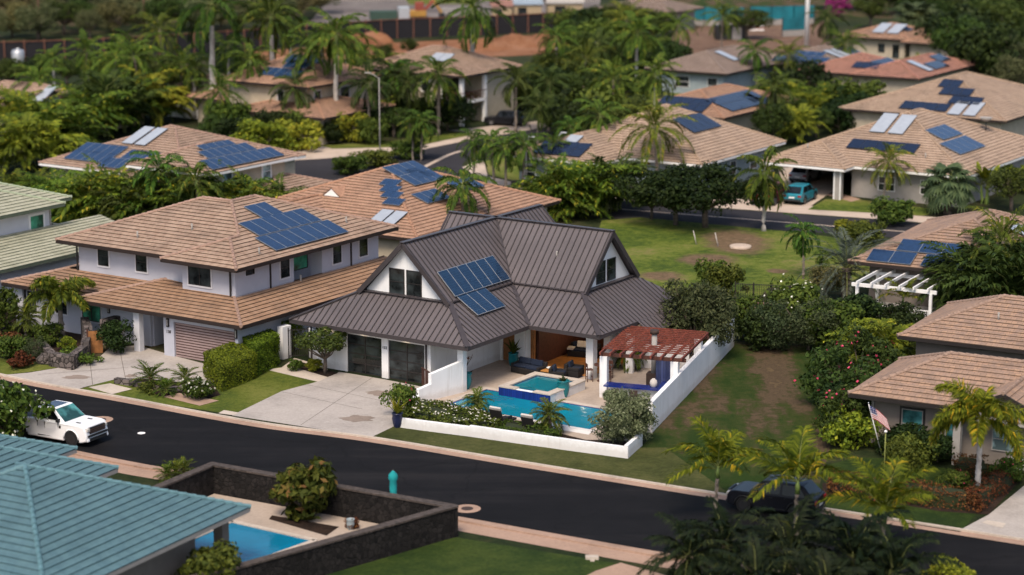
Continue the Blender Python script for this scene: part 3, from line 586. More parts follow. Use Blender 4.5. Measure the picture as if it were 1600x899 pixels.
    def vent(s, key, px, py, r=.06, hh=.45):
        a, b = s.on(key, px, py); p = s.planes[key].at(a, b); mb = MB(); mb.tube([p-Vector((0,0,.1)), p+Vector((0,0,hh))], r, 8, M_GREYW); mb.build('vent_pipe', s.root)
plain('dull_frame', (0.16,0.18,0.21), 0.5)
PANELS = {}
Y = -0.578
# ---- the white house with the bronze standing-seam roof
H = House('main_house', 'white house with steep brown standing seam metal gables, dark garage doors and pool terrace', (-13.84, 131.73), Y, 'metal', fascia=M_METD)
ze, zg, zr = 3.06, 4.92, 8.29
H.plane('front', [(0,0,ze),(13.4,0,ze),(10.43,2.47,zg),(3.84,2.47,zg)])
H.plane('right', [(13.4,0,ze),(13.4,6.7,ze),(10.43,9.31,zg),(10.43,2.47,zg)])
H.plane('front2', [(13.4,6.7,ze),(18.42,6.7,ze),(15.66,9.31,zg),(10.43,9.31,zg)])
H.plane('right2', [(18.42,6.7,ze),(18.42,18.26,ze),(15.66,15.65,zg),(15.66,9.31,zg)])
dz = (zg-ze)/(18.42-15.66)
H.plane('right3', [(19.35,11.3,ze-0.93*dz),(19.35,18.26,ze-0.93*dz),(18.44,18.26,ze-0.02*dz),(18.44,11.3,ze-0.02*dz)])
H.plane('left', [(0,18.2,ze),(0,0,ze),(3.84,2.47,zg),(3.84,15.65,zg)])
H.plane('back', [(18.42,18.26,ze),(0,18.26,ze),(3.84,15.65,zg),(15.66,15.65,zg)])
ur, wr = 7.14, 12.48
H.plane('gr', [(10.5,2.15,zg-0.03),(10.5,17.85,zg-0.03),(ur,17.85,zr),(ur,2.15,zr)]); H.plane('gl', [(3.77,17.85,zg-0.03),(3.77,2.15,zg-0.03),(ur,2.15,zr),(ur,17.85,zr)])
H.plane('cf', [(3.5,9.25,zg-0.03),(15.95,9.25,zg-0.03),(15.95,wr,zr),(3.5,wr,zr)]); H.plane('cb', [(15.95,15.71,zg-0.03),(3.5,15.71,zg-0.03),(3.5,wr,zr),(15.95,wr,zr)])
H.caps(((0,0,ze),(3.84,2.47,zg)),((13.4,0,ze),(10.43,2.47,zg)),((18.42,6.7,ze),(15.66,9.31,zg)),((ur,2.1,zr),(ur,17.9,zr)),((3.45,wr,zr),(16.0,wr,zr)),
       ((10.43,9.31,zg),(15.66,9.31,zg)),((3.84,2.43,zg),(10.43,2.43,zg)),((10.46,2.5,zg),(10.46,9.3,zg)),((15.70,9.3,zg),(15.70,15.65,zg)))
for a, b in (((13.4,6.7,ze),(10.43,9.31,zg)),((10.43,9.31,zg),(ur,wr,zr))): H.caps((a,b))
H.eaves([(0,0),(13.4,0),(13.4,6.7),(18.42,6.7),(18.42,18.26),(0,18.26)], ze, 0.24)
def gable(h, axis, k, c, half, z0, z1, mat, th=0.2, sign=1):
    pts = [(c-half, z0), (c+half, z0), (c, z1)]
    f = lambda a, z, d: (a, k+d, z) if axis == 'w' else (k+d, a, z)
    A = [f(a, z, 0) for a, z in pts]; B = [f(a, z, th*sign) for a, z in pts]
    h.wm.mesh_faces(A+B, [(0,1,2),(5,4,3),(0,3,4,1),(1,4,5,2),(2,5,3,0)], mat)
gable(H, 'w', 2.62, ur, 3.25, zg-0.1, zr-0.12, M_WHITE); gable(H, 'u', 15.42, wr, 3.12, zg-0.1, zr-0.12, M_WHITE, sign=-1); gable(H, 'u', 4.0, wr, 3.1, zg-0.1, zr-0.12, M_WHITE); gable(H, 'w', 17.4, ur, 3.2, zg-0.1, zr-0.12, M_WHITE, sign=-1)
for s_ in (-1, 1):
    H.fm.beam((ur+s_*3.42,2.17,zg-0.12),(ur,2.17,zr-0.12),0.10,0.30,M_METD); H.fm.beam((15.93,wr+s_*3.28,zg-0.12),(15.93,wr,zr-0.12),0.10,0.30,M_METD); H.fm.beam((3.53,wr+s_*3.28,zg-0.12),(3.53,wr,zr-0.12),0.10,0.30,M_METD)
    H.fm.beam((ur+s_*3.42,17.83,zg-0.12),(ur,17.83,zr-0.12),0.10,0.30,M_METD)
for a, b in ((5.84,6.98),(7.14,8.27)): H.window('w', 2.62, a, b, 4.90, 6.55)
for a, b in ((11.30,12.36),(12.60,13.62)): H.window('u', 15.42, a, b, 5.02, 6.42, out=1)
zt = ze-0.2
H.walls(1.3, 3.69, 1.03, 1.25, 0, zt, M_WHITE); H.walls(3.69, 9.55, 1.03, 1.25, 2.43, zt, M_WHITE); H.walls(6.37, 6.86, 0.98, 1.25, 0, zt, M_WHITE); H.walls(9.55, 10.0, 1.03, 1.25, 0, zt, M_WHITE)
H.walls(1.3, 1.5, 1.25, 17, 0, zt, M_WHITE); H.walls(9.8, 10.0, 1.25, 8.6, 0, zt, M_WHITE); H.walls(1.5, 16.9, 16.8, 17, 0, zt, M_WHITE)
H.walls(10.0, 10.2, 8.6, 8.8, 0, zt, M_WHITE); H.walls(10.0, 11.3, 8.6, 8.8, 2.25, zt-0.01, M_WHITE)
H.walls(11.2, 11.95, 8.45, 9.2, 0, zt, M_WHITE); H.walls(11.95, 12.4, 8.6, 8.8, 0, zt, M_WHITE); H.walls(12.6, 12.8, 8.8, 16.8, 0, zt, M_WOODD)
H.walls(16.95, 17.45, 7.6, 8.1, 0, zt, M_WHITE); H.walls(16.9, 17.3, 9.8, 10.2, 0, zt, M_WHITE); H.walls(16.9, 17.1, 10.2, 11.6, 0, zt-0.01, M_WHITE); H.walls(16.9, 17.1, 14, 16.8, 0, zt-0.01, M_WHITE); H.walls(16.9,17.1,11.6,14,2.3,zt-0.02,M_WHITE)
H.walls(12.15, 12.55, 0.75, 1.15, 0, zt, M_WHITE)
H.wm.box(12.4, 17.0, 8.0, 16.8, 0.02, 0.06, M_FLOOR); H.wm.box(13, 16.9, 14.6, 14.8, 0.06, zt-0.05, M_WOODD)
H.wm.box(1.6, 9.7, 6.0, 6.2, 0.02, zt-0.05, M_SOFF)
def garage_door(h, u0, u1, w, z1):
    fr = MB(); pn = MB()
    cols, rows = 2, 4
    for i in range(cols+1): x = u0+(u1-u0)*i/cols; fr.box(x-0.035, x+0.035, w-0.03, w+0.02, 0.0, z1, M_DKTRIM)
    for j in range(rows+1): z = 0.03+(z1-0.06)*j/rows; fr.box(u0, u1, w-0.026, w+0.016, z-0.03, z+0.03, M_DKTRIM)
    d = fr.build('garage_door', h.root); pn.box(u0+0.03, u1-0.03, w-0.005, w+0.01, 0.02, z1-0.02, M_GLASS); pn.build('pane', d)
garage_door(H, 3.69, 6.37, 1.12, 2.43); garage_door(H, 6.86, 9.55, 1.12, 2.43)
mb = MB(); mb.box(10.05, 11.2, 8.68, 8.74, 0.05, 2.25, M_DOOR); o = mb.build('door', H.root); mb = MB(); mb.tube([(11.05,8.64,1.0),(11.05,8.64,1.25)], 0.02, 6, M_ALU); mb.build('handle', o)
mb = MB()
for u in (12.5, 12.62, 12.74): mb.box(u, u+0.05, 8.3, 8.42, 0.06, 2.6, M_DOOR)
mb.box(12.4, 17.0, 8.28, 8.44, 2.6, 2.72, M_DKTRIM); mb.build('sliding_door_frame', H.root)
for u, w in ((0.9,1.0),(9.68,0.98)): mb = MB(); mb.box(u, u+0.09, w-0.08, w, 0.05, zt, M_METD); mb.build('downspout', H.root)
def text(parent, body, loc, size, mat, rot):
    cu = bpy.data.curves.new('house_number', 'FONT'); cu.body = body; cu.size = size; cu.extrude = 0.015; cu.materials.append(mat); cu.align_x = 'CENTER'
    t_ = bpy.data.objects.new('house_number', cu); COL.objects.link(t_); bpy.context.view_layer.update(); me = bpy.data.meshes.new_from_object(t_.evaluated_get(bpy.context.evaluated_depsgraph_get()))
    o = bpy.data.objects.new('house_number', me); COL.objects.link(o); bpy.data.objects.remove(t_); o.parent = parent; o.location = loc; o.rotation_euler = rot; return o
text(H.root, '132', (6.615, 0.965, 1.85), 0.24, M_DKTRIM, (pi/2, 0, 0))
def wall_lamp(h, u, w, z, mat=M_DKTRIM, hh=0.55):
    mb = MB(); mb.box(u-0.09, u+0.09, w-0.1, w, z-hh/2, z+hh/2, mat); o = mb.build('wall_lamp', h.root)
    mb = MB(); mb.box(u-0.03, u+0.03, w-0.115, w-0.1, z-hh/2+0.08, z+hh/2-0.08, M_PILL); mb.build('lamp_glass', o)
# lamp glow under the eave (the lit downlights by the garage)
em = bpy.data.materials.new('downlight'); em.use_nodes = True; eb = em.node_tree.nodes['Principled BSDF']; eb.inputs['Emission Color'].default_value = (1,0.72,0.42,1); eb.inputs['Emission Strength'].default_value = 6
for u, e_ in ((2.3, 14), (5.0, 7), (8.2, 9)):
    mb = MB(); mb.lathe([(0.07,0.0),(0.07,0.03)], 10, em, (u,0.62,zt+0.0)); o = mb.build('downlight', H.root)
    l = bpy.data.lights.new('downlight_glow', 'SPOT'); l.energy = e_; l.color = (1,0.72,0.42); l.spot_size = R(110); l.spot_blend = 0.8; l.shadow_soft_size = 0.06
    lo = bpy.data.objects.new('downlight_glow', l); COL.objects.link(lo); lo.parent = H.root; lo.location = (u,0.66,zt-0.02); lo.rotation_euler = (R(12),0,0)
H.vent('cf',870,400,.05,.3)
H.array('gr', 709, 466, 6, 1, 1.0, 1.9, M_SOLARK); H.array('right', 745, 496, 3, 1, 1.0, 1.85, M_SOLARK)
H.finish()
# lamps inside the living room (lit in the photograph)
l = bpy.data.lights.new('room_lamp', 'POINT'); l.energy = 38; l.color = (1,0.75,0.48); l.shadow_soft_size = 0.4
lo = bpy.data.objects.new('room_lamp', l); COL.objects.link(lo); lo.parent = H.root; lo.location = (14.8, 11.5, 2.45)

# ---- two storey house on the left
o2 = G(369, 422, 5.8)
H2 = House('two_storey_house', 'large two storey grey house with two tiers of tan tile roof and slatted garage', (o2.x, o2.y), Y, 'tan'); h = H2
z0 = 5.8; k = 0.36; za = z0+3.17*k; zr = z0+7*k
h.plane('f', [(-16.5,.9,z0),(-6.35,.9,z0),(-3.17,4.07,za),(-7,7.9,zr),(-9.5,7.9,zr)]); h.plane('l', [(-16.5,14.9,z0),(-16.5,.9,z0),(-9.5,7.9,zr)]); h.plane('b', [(-14,14.9,z0),(-16.5,14.9,z0),(-9.5,7.9,zr),(-7,7.9,zr)])
h.plane('r', [(0,0,z0),(0,17.3,z0),(-7,10.3,zr),(-7,7.9,zr),(-3.17,4.07,za),(-3.17,3.17,za)]); h.plane('rb', [(0,17.3,z0),(-14,17.3,z0),(-7,10.3,zr)]); h.plane('rl', [(-14,17.3,z0),(-14,14.9,z0),(-7,7.9,zr),(-7,10.3,zr)])
h.plane('bf', [(-6.35,0,z0),(0,0,z0),(-3.17,3.17,za)]); h.plane('bl', [(-6.35,.9,z0),(-6.35,0,z0),(-3.17,3.17,za),(-3.17,4.07,za)])
h.caps(((-16.5,.9,z0),(-9.5,7.9,zr)),((-9.5,7.9,zr),(-7,7.9,zr)),((-7,7.9,zr),(-7,10.3,zr)),((-7,10.3,zr),(0,17.3,z0)),((0,0,z0),(-3.17,3.17,za)),((-6.35,0,z0),(-3.17,3.17,za)),((-3.17,3.17,za),(-3.17,4.07,za)),((-3.17,4.07,za),(-7,7.9,zr)))
h.eaves([(-16.5,.9),(-6.35,.9),(-6.35,0),(0,0),(0,17.3),(-14,17.3),(-14,14.9),(-16.5,14.9)], z0)
zl, kl = 2.9, 0.25; h.pm = M_TAN3
zc = lambda d: zl+d*kl
h.plane('lf', [(-11.93,-2.38,zl),(2.3,-2.38,zl),(-1.0,0.95,zc(3.33)),(-7.6,1.95,zc(4.33))]); h.plane('lr', [(2.3,-2.38,zl),(2.3,16.9,zl),(-1.0,16.9,zc(3.3)),(-1.0,0.92,zc(3.3))]); h.plane('cl', [(-11.93,1.95,zl),(-11.93,-2.38,zl),(-7.6,1.95,zc(4.33))])
h.plane('ff', [(-19.6,-1.24,zl),(-9,-1.24,zl),(-9,1.95,zc(3.19)),(-16.41,1.95,zc(3.19))]); h.plane('fl', [(-19.6,14,zl),(-19.6,-1.24,zl),(-15.45,2.91,zc(4.15)),(-15.45,14,zc(4.15))])
h.caps(((2.3,-2.38,zl),(-1.0,0.92,zc(3.3))),((-11.93,-2.38,zl),(-7.6,1.95,zc(4.33))),((-19.6,-1.24,zl),(-16.41,1.95,zc(3.19))))
h.eaves([(-19.6,-1.24),(-11.93,-1.24),(-11.93,-2.38),(2.3,-2.38),(2.3,16.9),(-1,16.9),(-1,14),(-19.6,14)], zl)
h.walls(-15.4,-5.4,1.9,14,2.7,z0-.17,M_LAV); h.walls(-5.4,-.95,1.0,6.9,2.7,z0-.17,M_LAV); h.walls(-13,-1.9,6.9,16.2,2.7,z0-.18,M_LAV); h.walls(-1.9,-.95,9.9,16.2,2.7,z0-.17,M_LAV); h.walls(-5.4,-1.9,6.9,9.9,2.7,z0-.175,M_LAV)
for a, b in ((-13.6,-12.66),(-10.2,-9.25)): h.window('w', 1.9, a, b, 4.25, 5.55, trim=M_TRIM)
h.window('w', 1.0, -4.85, -2.97, 4.15, 5.42, n=2, rail=False, trim=M_TRIM)
h.window('u', -.95, 2.05, 2.85, 4.95, 5.42, rail=False, out=1); 
for a, b in ((5.5,6.4),(11.05,11.95),(14.0,14.9)): h.window('u', -.95, a, b, 4.15, 5.45, out=1, trim=M_TRIM)
h.window('u', -1.9, 7.6, 9.5, 4.1, 5.45, M_GGREEN, rail=False, out=1)
zt2 = zl-.18
h.walls(-4.7,-3.85,-1.7,-1.4,0,zt2,M_LAV); h.walls(1.22,1.45,-1.7,-1.4,0,zt2,M_LAV); h.walls(-3.85,1.22,-1.7,-1.4,2.3,zt2,M_LAV); h.walls(1.25,1.45,-1.4,16,0,zt2,M_LAV); h.walls(-4.7,-4.5,-1.4,3.2,0,zt2,M_LAV)
h.walls(-7.1,-4.7,3.2,3.4,0,zt2,M_LAV); h.walls(-7.1,-6.6,-1.9,-1.5,0,zt2,M_TRIM); h.walls(-18.6,-7.0,-.4,-.2,0,zt2,M_LAV); h.walls(-7.1,-6.9,-.2,3.2,0,zt2,M_LAV); h.walls(-18.6,-18.4,-.2,13,0,zt2,M_LAV)
h.walls(-18.9,-18.2,-.7,-.4,0,zt2-.01,M_TRIM)
h.window('w', -.4, -13.0, -11.35, 1.02, 2.3, M_GGREEN, n=2, rail=False, trim=M_TRIM); h.window('w', -.4, -18.0, -17.2, 0.9, 2.4, rail=False, trim=M_TRIM); h.window('w', -.4, -15.4, -14.4, 1.2, 2.0, trim=M_TRIM)
mb = MB(); mb.box(-3.85,1.22,-1.52,-1.48,0,2.3,M_WOODD)
for j in range(13): z = 0.03+j*0.175; mb.box(-3.83,1.2,-1.58,-1.52,z,z+0.10,MATS.setdefault('slat', plain('slat', (0.30,0.22,0.21), 0.6)))
mb.build('garage_door', h.root)
wall_lamp(h,-4.3,-1.7,2.2); wall_lamp(h,1.33,-1.7,2.2,hh=0.6); wall_lamp(h,-10.6,-.4,2.0,hh=0.45)
text(h.root, '138', (-4.28,-1.715,1.52), 0.27, M_DKTRIM, (pi/2,0,0))
for u, w, a, b in ((-15.46,1.84,3.4,5.6),(-1.3,.95,3.5,5.6),(-18.2,-.46,0.1,2.7)): mb = MB(); mb.box(u-.05,u+.05,w-.08,w,a,b,M_DKTRIM); mb.build('downspout', h.root)
for w in (4.4,13.0): mb = MB(); mb.box(-.95,-.87,w,w+.1,3.7,5.6,M_DKTRIM); mb.build('downspout', h.root)
h.vent('r',541,349); h.vent('r',405,398); h.vent('f',300,360); h.vent('lr',470,440); h.vent('f',215,372)
h.array('r', 431, 395, 7, 1, 1.08, 1.9); h.array('r', 405, 372, 6, 1, 1.08, 1.9); h.array('r', 410, 344, 2, 1, 1.08, 1.75)
h.finish()
# ---- hip roofed houses behind
def simple(name, label, origin, style, blocks, walls, wins=(), yaw=Y, fascia=None, finish=True):
    h = House(name, label, origin, yaw, style, fascia=fascia)
    for b in blocks: h.hip(*b)
    for w in walls: h.walls(*w)
    for w in wins: h.window(*w[:6], **(w[6] if len(w) > 6 else {}))
    return h
FW, FG = M_WHTRIM, M_GREYW
h = simple('tan_house', 'house with broad tawny hip roof and scattered solar panels behind the brown gables', (-6.87,158.13), 'tawny',
    [('m',-19.5,-.5,.5,20.6,2.8,.36), ('w',-17.5,-8.6,-3.6,9,2.8,.36)], [(-18.7,-1.3,1.3,19.8,0,2.6,M_CREAM), (-16.7,-9.4,-2.8,2,0,2.59,M_CREAM)])
mb = MB(); c = V3((-14.4,7.9,5.1)); 
h.array('mf',592,291,1,1,1.65,1.0); h.array('mf',592,301,1,1,1.65,1.0); h.array('mf',594,310,1,1,1.65,1.0); h.array('mf',597,321,1,1,1.65,1.0)
h.array('mf',576,349,2,1,1.15,2.0,M_SOLARP,0.12,name='water_collector')
h.array('mr',648,293,4,2,1.05,1.7); h.array('mr',655,283,2,1,1.05,1.7); h.array('mr',668,321,3,1,1.05,1.7); h.array('mr',722,302,3,1,1.05,1.7)
vent = MB(); a, b = h.on('wl', 500, 308) if False else h.on('mf', 521, 306); pl = h.planes['mf']; p = pl.at(a, b)
vent.mesh_faces([(p.x-.9,p.y-.3,p.z),(p.x+.9,p.y-.3,p.z),(p.x,p.y-.3,p.z+.65),(p.x,p.y+1.6,p.z+.65),(p.x-.9,p.y+.2,p.z+.1),(p.x+.9,p.y+.2,p.z+.1)], [(0,2,3,4),(1,5,3,2)], M_TAN2C)
vent.mesh_faces([(p.x-.75,p.y-.26,p.z),(p.x+.75,p.y-.26,p.z),(p.x,p.y-.26,p.z+.55)], [(0,1,2)], M_WHTRIM); vent.build('roof_vent', h.root)
h.finish()
o4 = (-33.04,158.61)
h = simple('green_roof_house', 'pale house with two tiers of pale green tile roof at the left edge', o4, 'green', [('a',-11,0,-15,0,5.6,.33), ('b',-12,-1.2,-9,1.9,5.66,.33)], [(-10.2,-.8,-14.2,-.8,2,5.45,M_TRIM)], fascia=M_GRNR)
kk = .25; zl = 2.8
h.plane('lr', [(4.0,-18,zl),(4.0,4.4,zl),(-.8,4.4,zl+4.8*kk),(-.8,-18,zl+4.8*kk)]); h.plane('lb', [(4.0,4.4,zl),(-12,4.4,zl),(-12,-.8,zl+5.2*kk),(-1.2,-.8,zl+5.2*kk)]) ; h.eaves([(-12,-18),(4,-18),(4,4.4),(-12,4.4)], zl)
h.walls(-11,3.2,-17,3.6,0,zl-.17,M_TRIM)
h.window('u',-.8,-2.9,-1.5,3.75,5.0,M_GGREEN,out=1,rail=False,trim=M_WHTRIM,frame=M_WHTRIM); mb = MB(); mb.box(-.8,-.71,2.0-2.9,2.1-2.9,3.6,5.4,M_GREYW); mb.build('downspout',h.root)
h.finish()
h = simple('corner_house', 'two part tan roofed house with large blue solar arrays beside the cul de sac', (-24.23,174.03), 'tan',
    [('a',-26.9,-9.5,7.2,24,2.9,.36), ('b',-9,0,-.5,11,5.3,.36), ('c',-4,2.3,5.6,13.5,2.85,.3), ('d',-14,-6,1,12,3.2,.3)], [(-26,-10,8,23,0,2.7,M_CREAM), (-8.2,-.8,.3,10.2,0,5.4,M_CREAM), (-3,1.5,6.4,12.7,0,2.6,M_CREAM), (-13,-7,2,11,0,3,M_CREAM)], fascia=M_WHTRIM)
for a, b in ((2.2,3.3),(7.2,8.3)): h.window('u',-.8,a,b,3.7,5.1,M_GPALE,out=1,trim=M_WHTRIM,frame=M_WHTRIM)
h.array('af',100,250,5,1,1.0,1.7); h.array('af',118,238,5,1,1.0,1.7); h.array('af',152,262,6,1,1.0,1.7); h.array('af',188,250,4,1,1.0,1.7); h.array('af',190,226,2,1,1.3,3.4,M_SOLARP,.25,name='water_collector')
h.arr('br',.9,.35,9,1,1.0,1.65); h.arr('br',2.3,2.05,6,1,1.0,1.35); h.arr('br',3.2,3.45,4,1,1.0,.9)
h.finish()
h = simple('palm_yard_house', 'low tan roofed house at the far left behind yellow palms', (-49.2,229.44), 'tan', [('a',-15,0,0,8.5,2.9,.5), ('b',-5,1.5,5,15,2.9,.3)], [(-14,-1,1,7.5,0,2.7,M_CREAM), (-4,.7,6,14,0,2.7,M_CREAM)])
h.array('af',5,157,2,1,1.6,1.7,M_SOLARD); h.array('af',50,159,1,1,1.5,3.0,M_SOLARP,name='water_collector'); h.array('af',66,165,1,1,1.5,1.5,M_SOLARD)
h.finish()
h = simple('cream_two_storey_house', 'cream two storey house with tan roof and zigzag blue solar panels among tall royal palms', (-21.44,228.53), 'tawny', [('a',-12.5,0,0,13,5.6,.44), ('b',-9,4,-2.6,10,2.9,.25), ('e',-20,-8,3,14,2.9,.3)],
    [(-11.7,-.8,.8,12.2,0,5.4,M_CREAM), (-8,3.2,-1.8,9,0,2.7,M_CREAM), (-19,-9,4,13,0,2.7,M_CREAM)],
    [('w',.8,-4.8,-4.0,3.7,4.9,dict(trim=M_TRIM)), ('w',.8,-2.4,-1.6,3.7,4.9,dict(trim=M_TRIM)), ('u',-.8,2,3,3.7,4.9,dict(out=1,trim=M_TRIM)), ('u',-.8,6.5,8,3.7,4.9,dict(out=1,trim=M_TRIM)), ('w',-1.8,.3,2.2,.8,2.0,dict(trim=M_TRIM))])
h.array('af',441,107,3,1,1.05,1.7); h.array('af',428,122,3,1,1.05,1.7); h.array('af',444,99,2,1,1.05,1.7); h.array('ar',478,103,3,1,1.05,1.6); h.array('af',404,118,3,1,1.05,1.6)
h.finish()
h = simple('balcony_house', 'tan two storey house with white posted corner balcony beneath the tallest royal palm', (-5.48,238.27), 'tan', [('a',-14.5,0,0,12.4,5.6,.38)],
    [(-13.6,-3.2,.8,11.6,0,5.4,M_CREAM), (-3.2,-.8,5.5,11.6,0,5.39,M_CREAM), (-3.2,-.4,.6,5.5,2.4,2.7,M_WHTRIM)], [('w',.8,-6,-5,3.6,4.9,dict(trim=M_WHTRIM)), ('w',.8,-9.5,-8.4,3.6,4.9,dict(trim=M_WHTRIM)), ('u',-3.2,1.6,4.6,2.8,4.9,dict(out=1,rail=False,n=2)), ('w',.8,-7,-5.2,.9,2.1,dict(trim=M_WHTRIM))])
for u, w in ((-.6,.8),(-3.0,.75),(-.6,5.3)): mb = MB(); mb.box(u-.2,u+.2,w-.2,w+.2,0,5.42,M_WHTRIM); mb.build('post', h.root)
mb = MB()
for i in range(14): mb.box(-3.0+i*.18,-2.95+i*.18,.6,.65,2.7,3.6,M_WOODD); mb.box(-.45,-.4,.7+i*.34,.75+i*.34,2.7,3.6,M_WOODD)
mb.box(-3.0,-.4,.58,.66,3.6,3.68,M_WOODD); mb.box(-.47,-.39,.6,5.4,3.6,3.68,M_WOODD); mb.build('railing', h.root)
h.array('af',668,96,2,1,1.3,1.9,M_SOLARP,name='water_collector')
h.finish()
h = simple('lanai_house', 'small tan roofed house with white lanai wall behind two grey palm trunks', tuple(G(352,152,2.9)[:2]), 'tan', [('a',-10,0,0,9,2.9,.4)], [(-9,-1,3.5,8,0,2.7,M_TRIM), (-9.4,-.6,.7,1.0,0,1.0,M_WHTRIM), (-5,-.8,4,8.2,0,2.6,M_GREYW)], [('w',3.5,-8,-6.4,.9,2.3,dict(rail=False)), ('w',3.5,-5.2,-3.4,.9,2.3,dict(rail=False))])
for u in (-9.2,-6.4,-3.6,-.8): mb = MB(); mb.box(u-.12,u+.12,.72,.96,1.0,2.72,M_WHTRIM); mb.build('post', h.root)
h.finish()
h = simple('grey_roof_house', 'grey brown roofed house with one white roof collector and a dark van at its side', (26.04,263.81), 'grey', [('a',-11.4,0,0,19,2.9,.34), ('b',-3,9,13,27,2.9,.3)], [(-10.6,-.8,.8,18,0,2.7,M_BLUE), (-2,8,14,26,0,2.7,M_GREYW)],
    [('w',.8,-7.5,-5.5,.8,2.2,dict(frame=M_WHTRIM)), ('w',.8,-3,-1.6,.2,2.2,dict(frame=M_WHTRIM))])
h.arr('ar',6.3,2.4,1,1,1.6,3.0,M_SOLARP,name='water_collector')
h.arr('bf',2.2,.7,6,1,1.2,2.0); h.arr('bf',3.4,2.9,4,1,1.2,1.5); h.arr('br',4.6,1.6,2,1,1.6,3.2,M_SOLARP,.3,name='water_collector'); h.arr('br',9.2,1.0,2,2,1.2,1.7)
h.finish()
h = simple('pink_roof_house', 'house with salmon pink tile roof and dark blue solar arrays', (45.63,257.94), 'pink', [('a',-14,-2.5,2.5,14,2.9,.34), ('b',-7,2,2.2,21,2.9,.33)], [(-13,-3.3,3.3,13,0,2.7,M_CREAM), (-6.2,1.2,3,20,0,2.7,M_CREAM)])
h.arr('ar',2.9,.6,5,2,1.1,1.5,M_SOLARD); h.array('af',1330,107,3,1,1.1,1.7,M_SOLARD); h.arr('br',5.0,.9,1,1,1.6,3.2,M_SOLARP,name='water_collector'); h.array('br',1462,110,4,1,1.1,1.8,M_SOLARD); h.array('br',1470,98,3,1,1.1,1.8,M_SOLARD)
h.finish()
h = simple('big_hip_house', 'beige house with very broad hip roof, stepped dark panels and paired white collectors', (50.75,222.06), 'beige', [('a',-18.8,0,0,22,2.9,.345)], [(-18,-.8,.8,21,0,2.7,M_CREAM)])
h.array('af',1465,137,2,1,1.15,1.8,M_SOLARD); h.array('af',1466,149,3,1,1.15,1.8,M_SOLARD); h.array('af',1480,163,3,1,1.15,1.8,M_SOLARD); h.arr('af',12.2,.35,2,1,1.4,3.2,M_SOLARP,.3,name='water_collector'); h.array('af',1404,171,4,1,1.3,1.8,M_SOLARD)
h.finish()
h = simple('carport_house', 'beige hip roofed house with open carport and paired white roof collectors', (29.56,191.11), 'beige', [('a',-8.7,10.6,2,24,2.9,.40), ('b',-8.4,0,0,15,2.88,.37)],
    [(-.6,9.8,2.9,23,0,2.7,M_GREYW), (-8,-7.6,8,23,0,2.7,M_GREYW), (-7.6,-.6,14,14.3,0,2.69,M_GREYW)], [('w',2.9,2,3.6,.8,2.1,dict(frame=M_WHTRIM)), ('w',2.9,6,7.5,.8,2.1,dict(frame=M_WHTRIM))], fascia=M_WHTRIM)
for u, w in ((-.9,.8),(-7.9,.9)): mb = MB(); mb.box(u-.3,u+.3,w-.3,w+.3,0,2.7,M_GREYW); [mb.box(u+a*.3-.06,u+a*.3+.06,w-.36,w-.3,0,2.7,M_WHTRIM) for a in (-1,1)]; mb.build('pillar', h.root)
h.array('af',1358,208,2,1,1.5,3.6,M_SOLARP,.3,name='water_collector'); h.array('af',1322,233,5,1,1.3,1.7,M_SOLARD); h.array('ar',1500,244,4,1,1.5,2.2); h.array('ar',1474,221,3,1,1.5,2.0)
h.vent('af',1446,247); h.vent('bf',1262,232)
mb = MB(); a, b = h.on('ar',1540,205); p = h.planes['ar'].at(a,b); mb.tube([p,p+Vector((0,0,1.0))],.05,6,M_ALUD); mb.lathe([(.02,0),(.4,.12),(.62,.4)],14,M_GREYW,(p.x,p.y,p.z+.9)); mb.build('satellite_dish', h.root)
h.finish()
h = simple('grey_green_house', 'grey house with long beige roof and white trimmed windows behind the street palms', (17.1,193.64), 'beige', [('a',-17,0,0,17,2.9,.46), ('b',-18,-8,-4.5,9,2.9,.36)], [(-16,-.8,.8,16.2,0,2.7,M_BLUE), (-17.2,-8.8,-3.7,8,0,2.7,M_BLUE)],
    [('u',-.8,3,4.2,.9,2.2,dict(out=1,frame=M_WHTRIM)), ('u',-.8,7,8.2,.9,2.2,dict(out=1,frame=M_WHTRIM)), ('u',-.8,11,12.5,.9,2.2,dict(out=1,frame=M_WHTRIM)), ('w',-3.7,-16.6,-15.4,.7,2.0,dict(frame=M_WHTRIM,trim=M_WHTRIM)), ('w',-3.7,-14.2,-13.0,.7,2.0,dict(frame=M_WHTRIM,trim=M_WHTRIM)), ('w',-3.7,-11.5,-10,.7,2.0,dict(frame=M_WHTRIM,trim=M_WHTRIM))], fascia=M_WHTRIM)
h.array('ar',1084,210,4,1,1.35,2.6,M_SOLARD); h.arr('bf',2.4,.6,4,2,1.25,1.3,M_SOLARD); h.arr('bf',4.3,3.2,1,1,1.4,1.4,M_SOLARP,name='water_collector')
h.finish()
h = simple('navy_panel_house', 'pinkish tan roof almost covered by navy solar panels between two beige roofs', (21.7,222.06), 'tawny', [('a',-13,-1,2,20,2.9,.32)], [(-12,-2,3,19,0,2.7,M_CREAM)])
h.arr('af',3.0,.8,5,2,1.2,1.6,M_SOLARD); h.arr('ar',3.2,.7,8,2,1.2,1.7,M_SOLARD) ; h.array('ar',1178,163,2,1,1.2,2.2)
h.finish()
h = simple('hillside_house', 'small far off pinkish house with two white collectors beside a big fan palm', (53.82,305.38), 'tawny', [('a',-9,2,0,12,2.9,.3), ('b',2,13,-3,7,2.9,.3)], [(-8,1,.8,11,0,2.7,M_CREAM), (3,12,-2,6,0,2.7,M_CREAM)], [('w',.8,-3,-2,.9,2.1), ('w',.8,-.8,.2,.2,2.1)])
h.array('af',1362,52,2,1,1.8,3.6,M_SOLARP,.4,name='water_collector'); h.arr('bf',3.8,2.0,2,1,1.2,1.5); h.arr('ar',4.4,2.4,2,1,1.2,1.6)
h.finish()
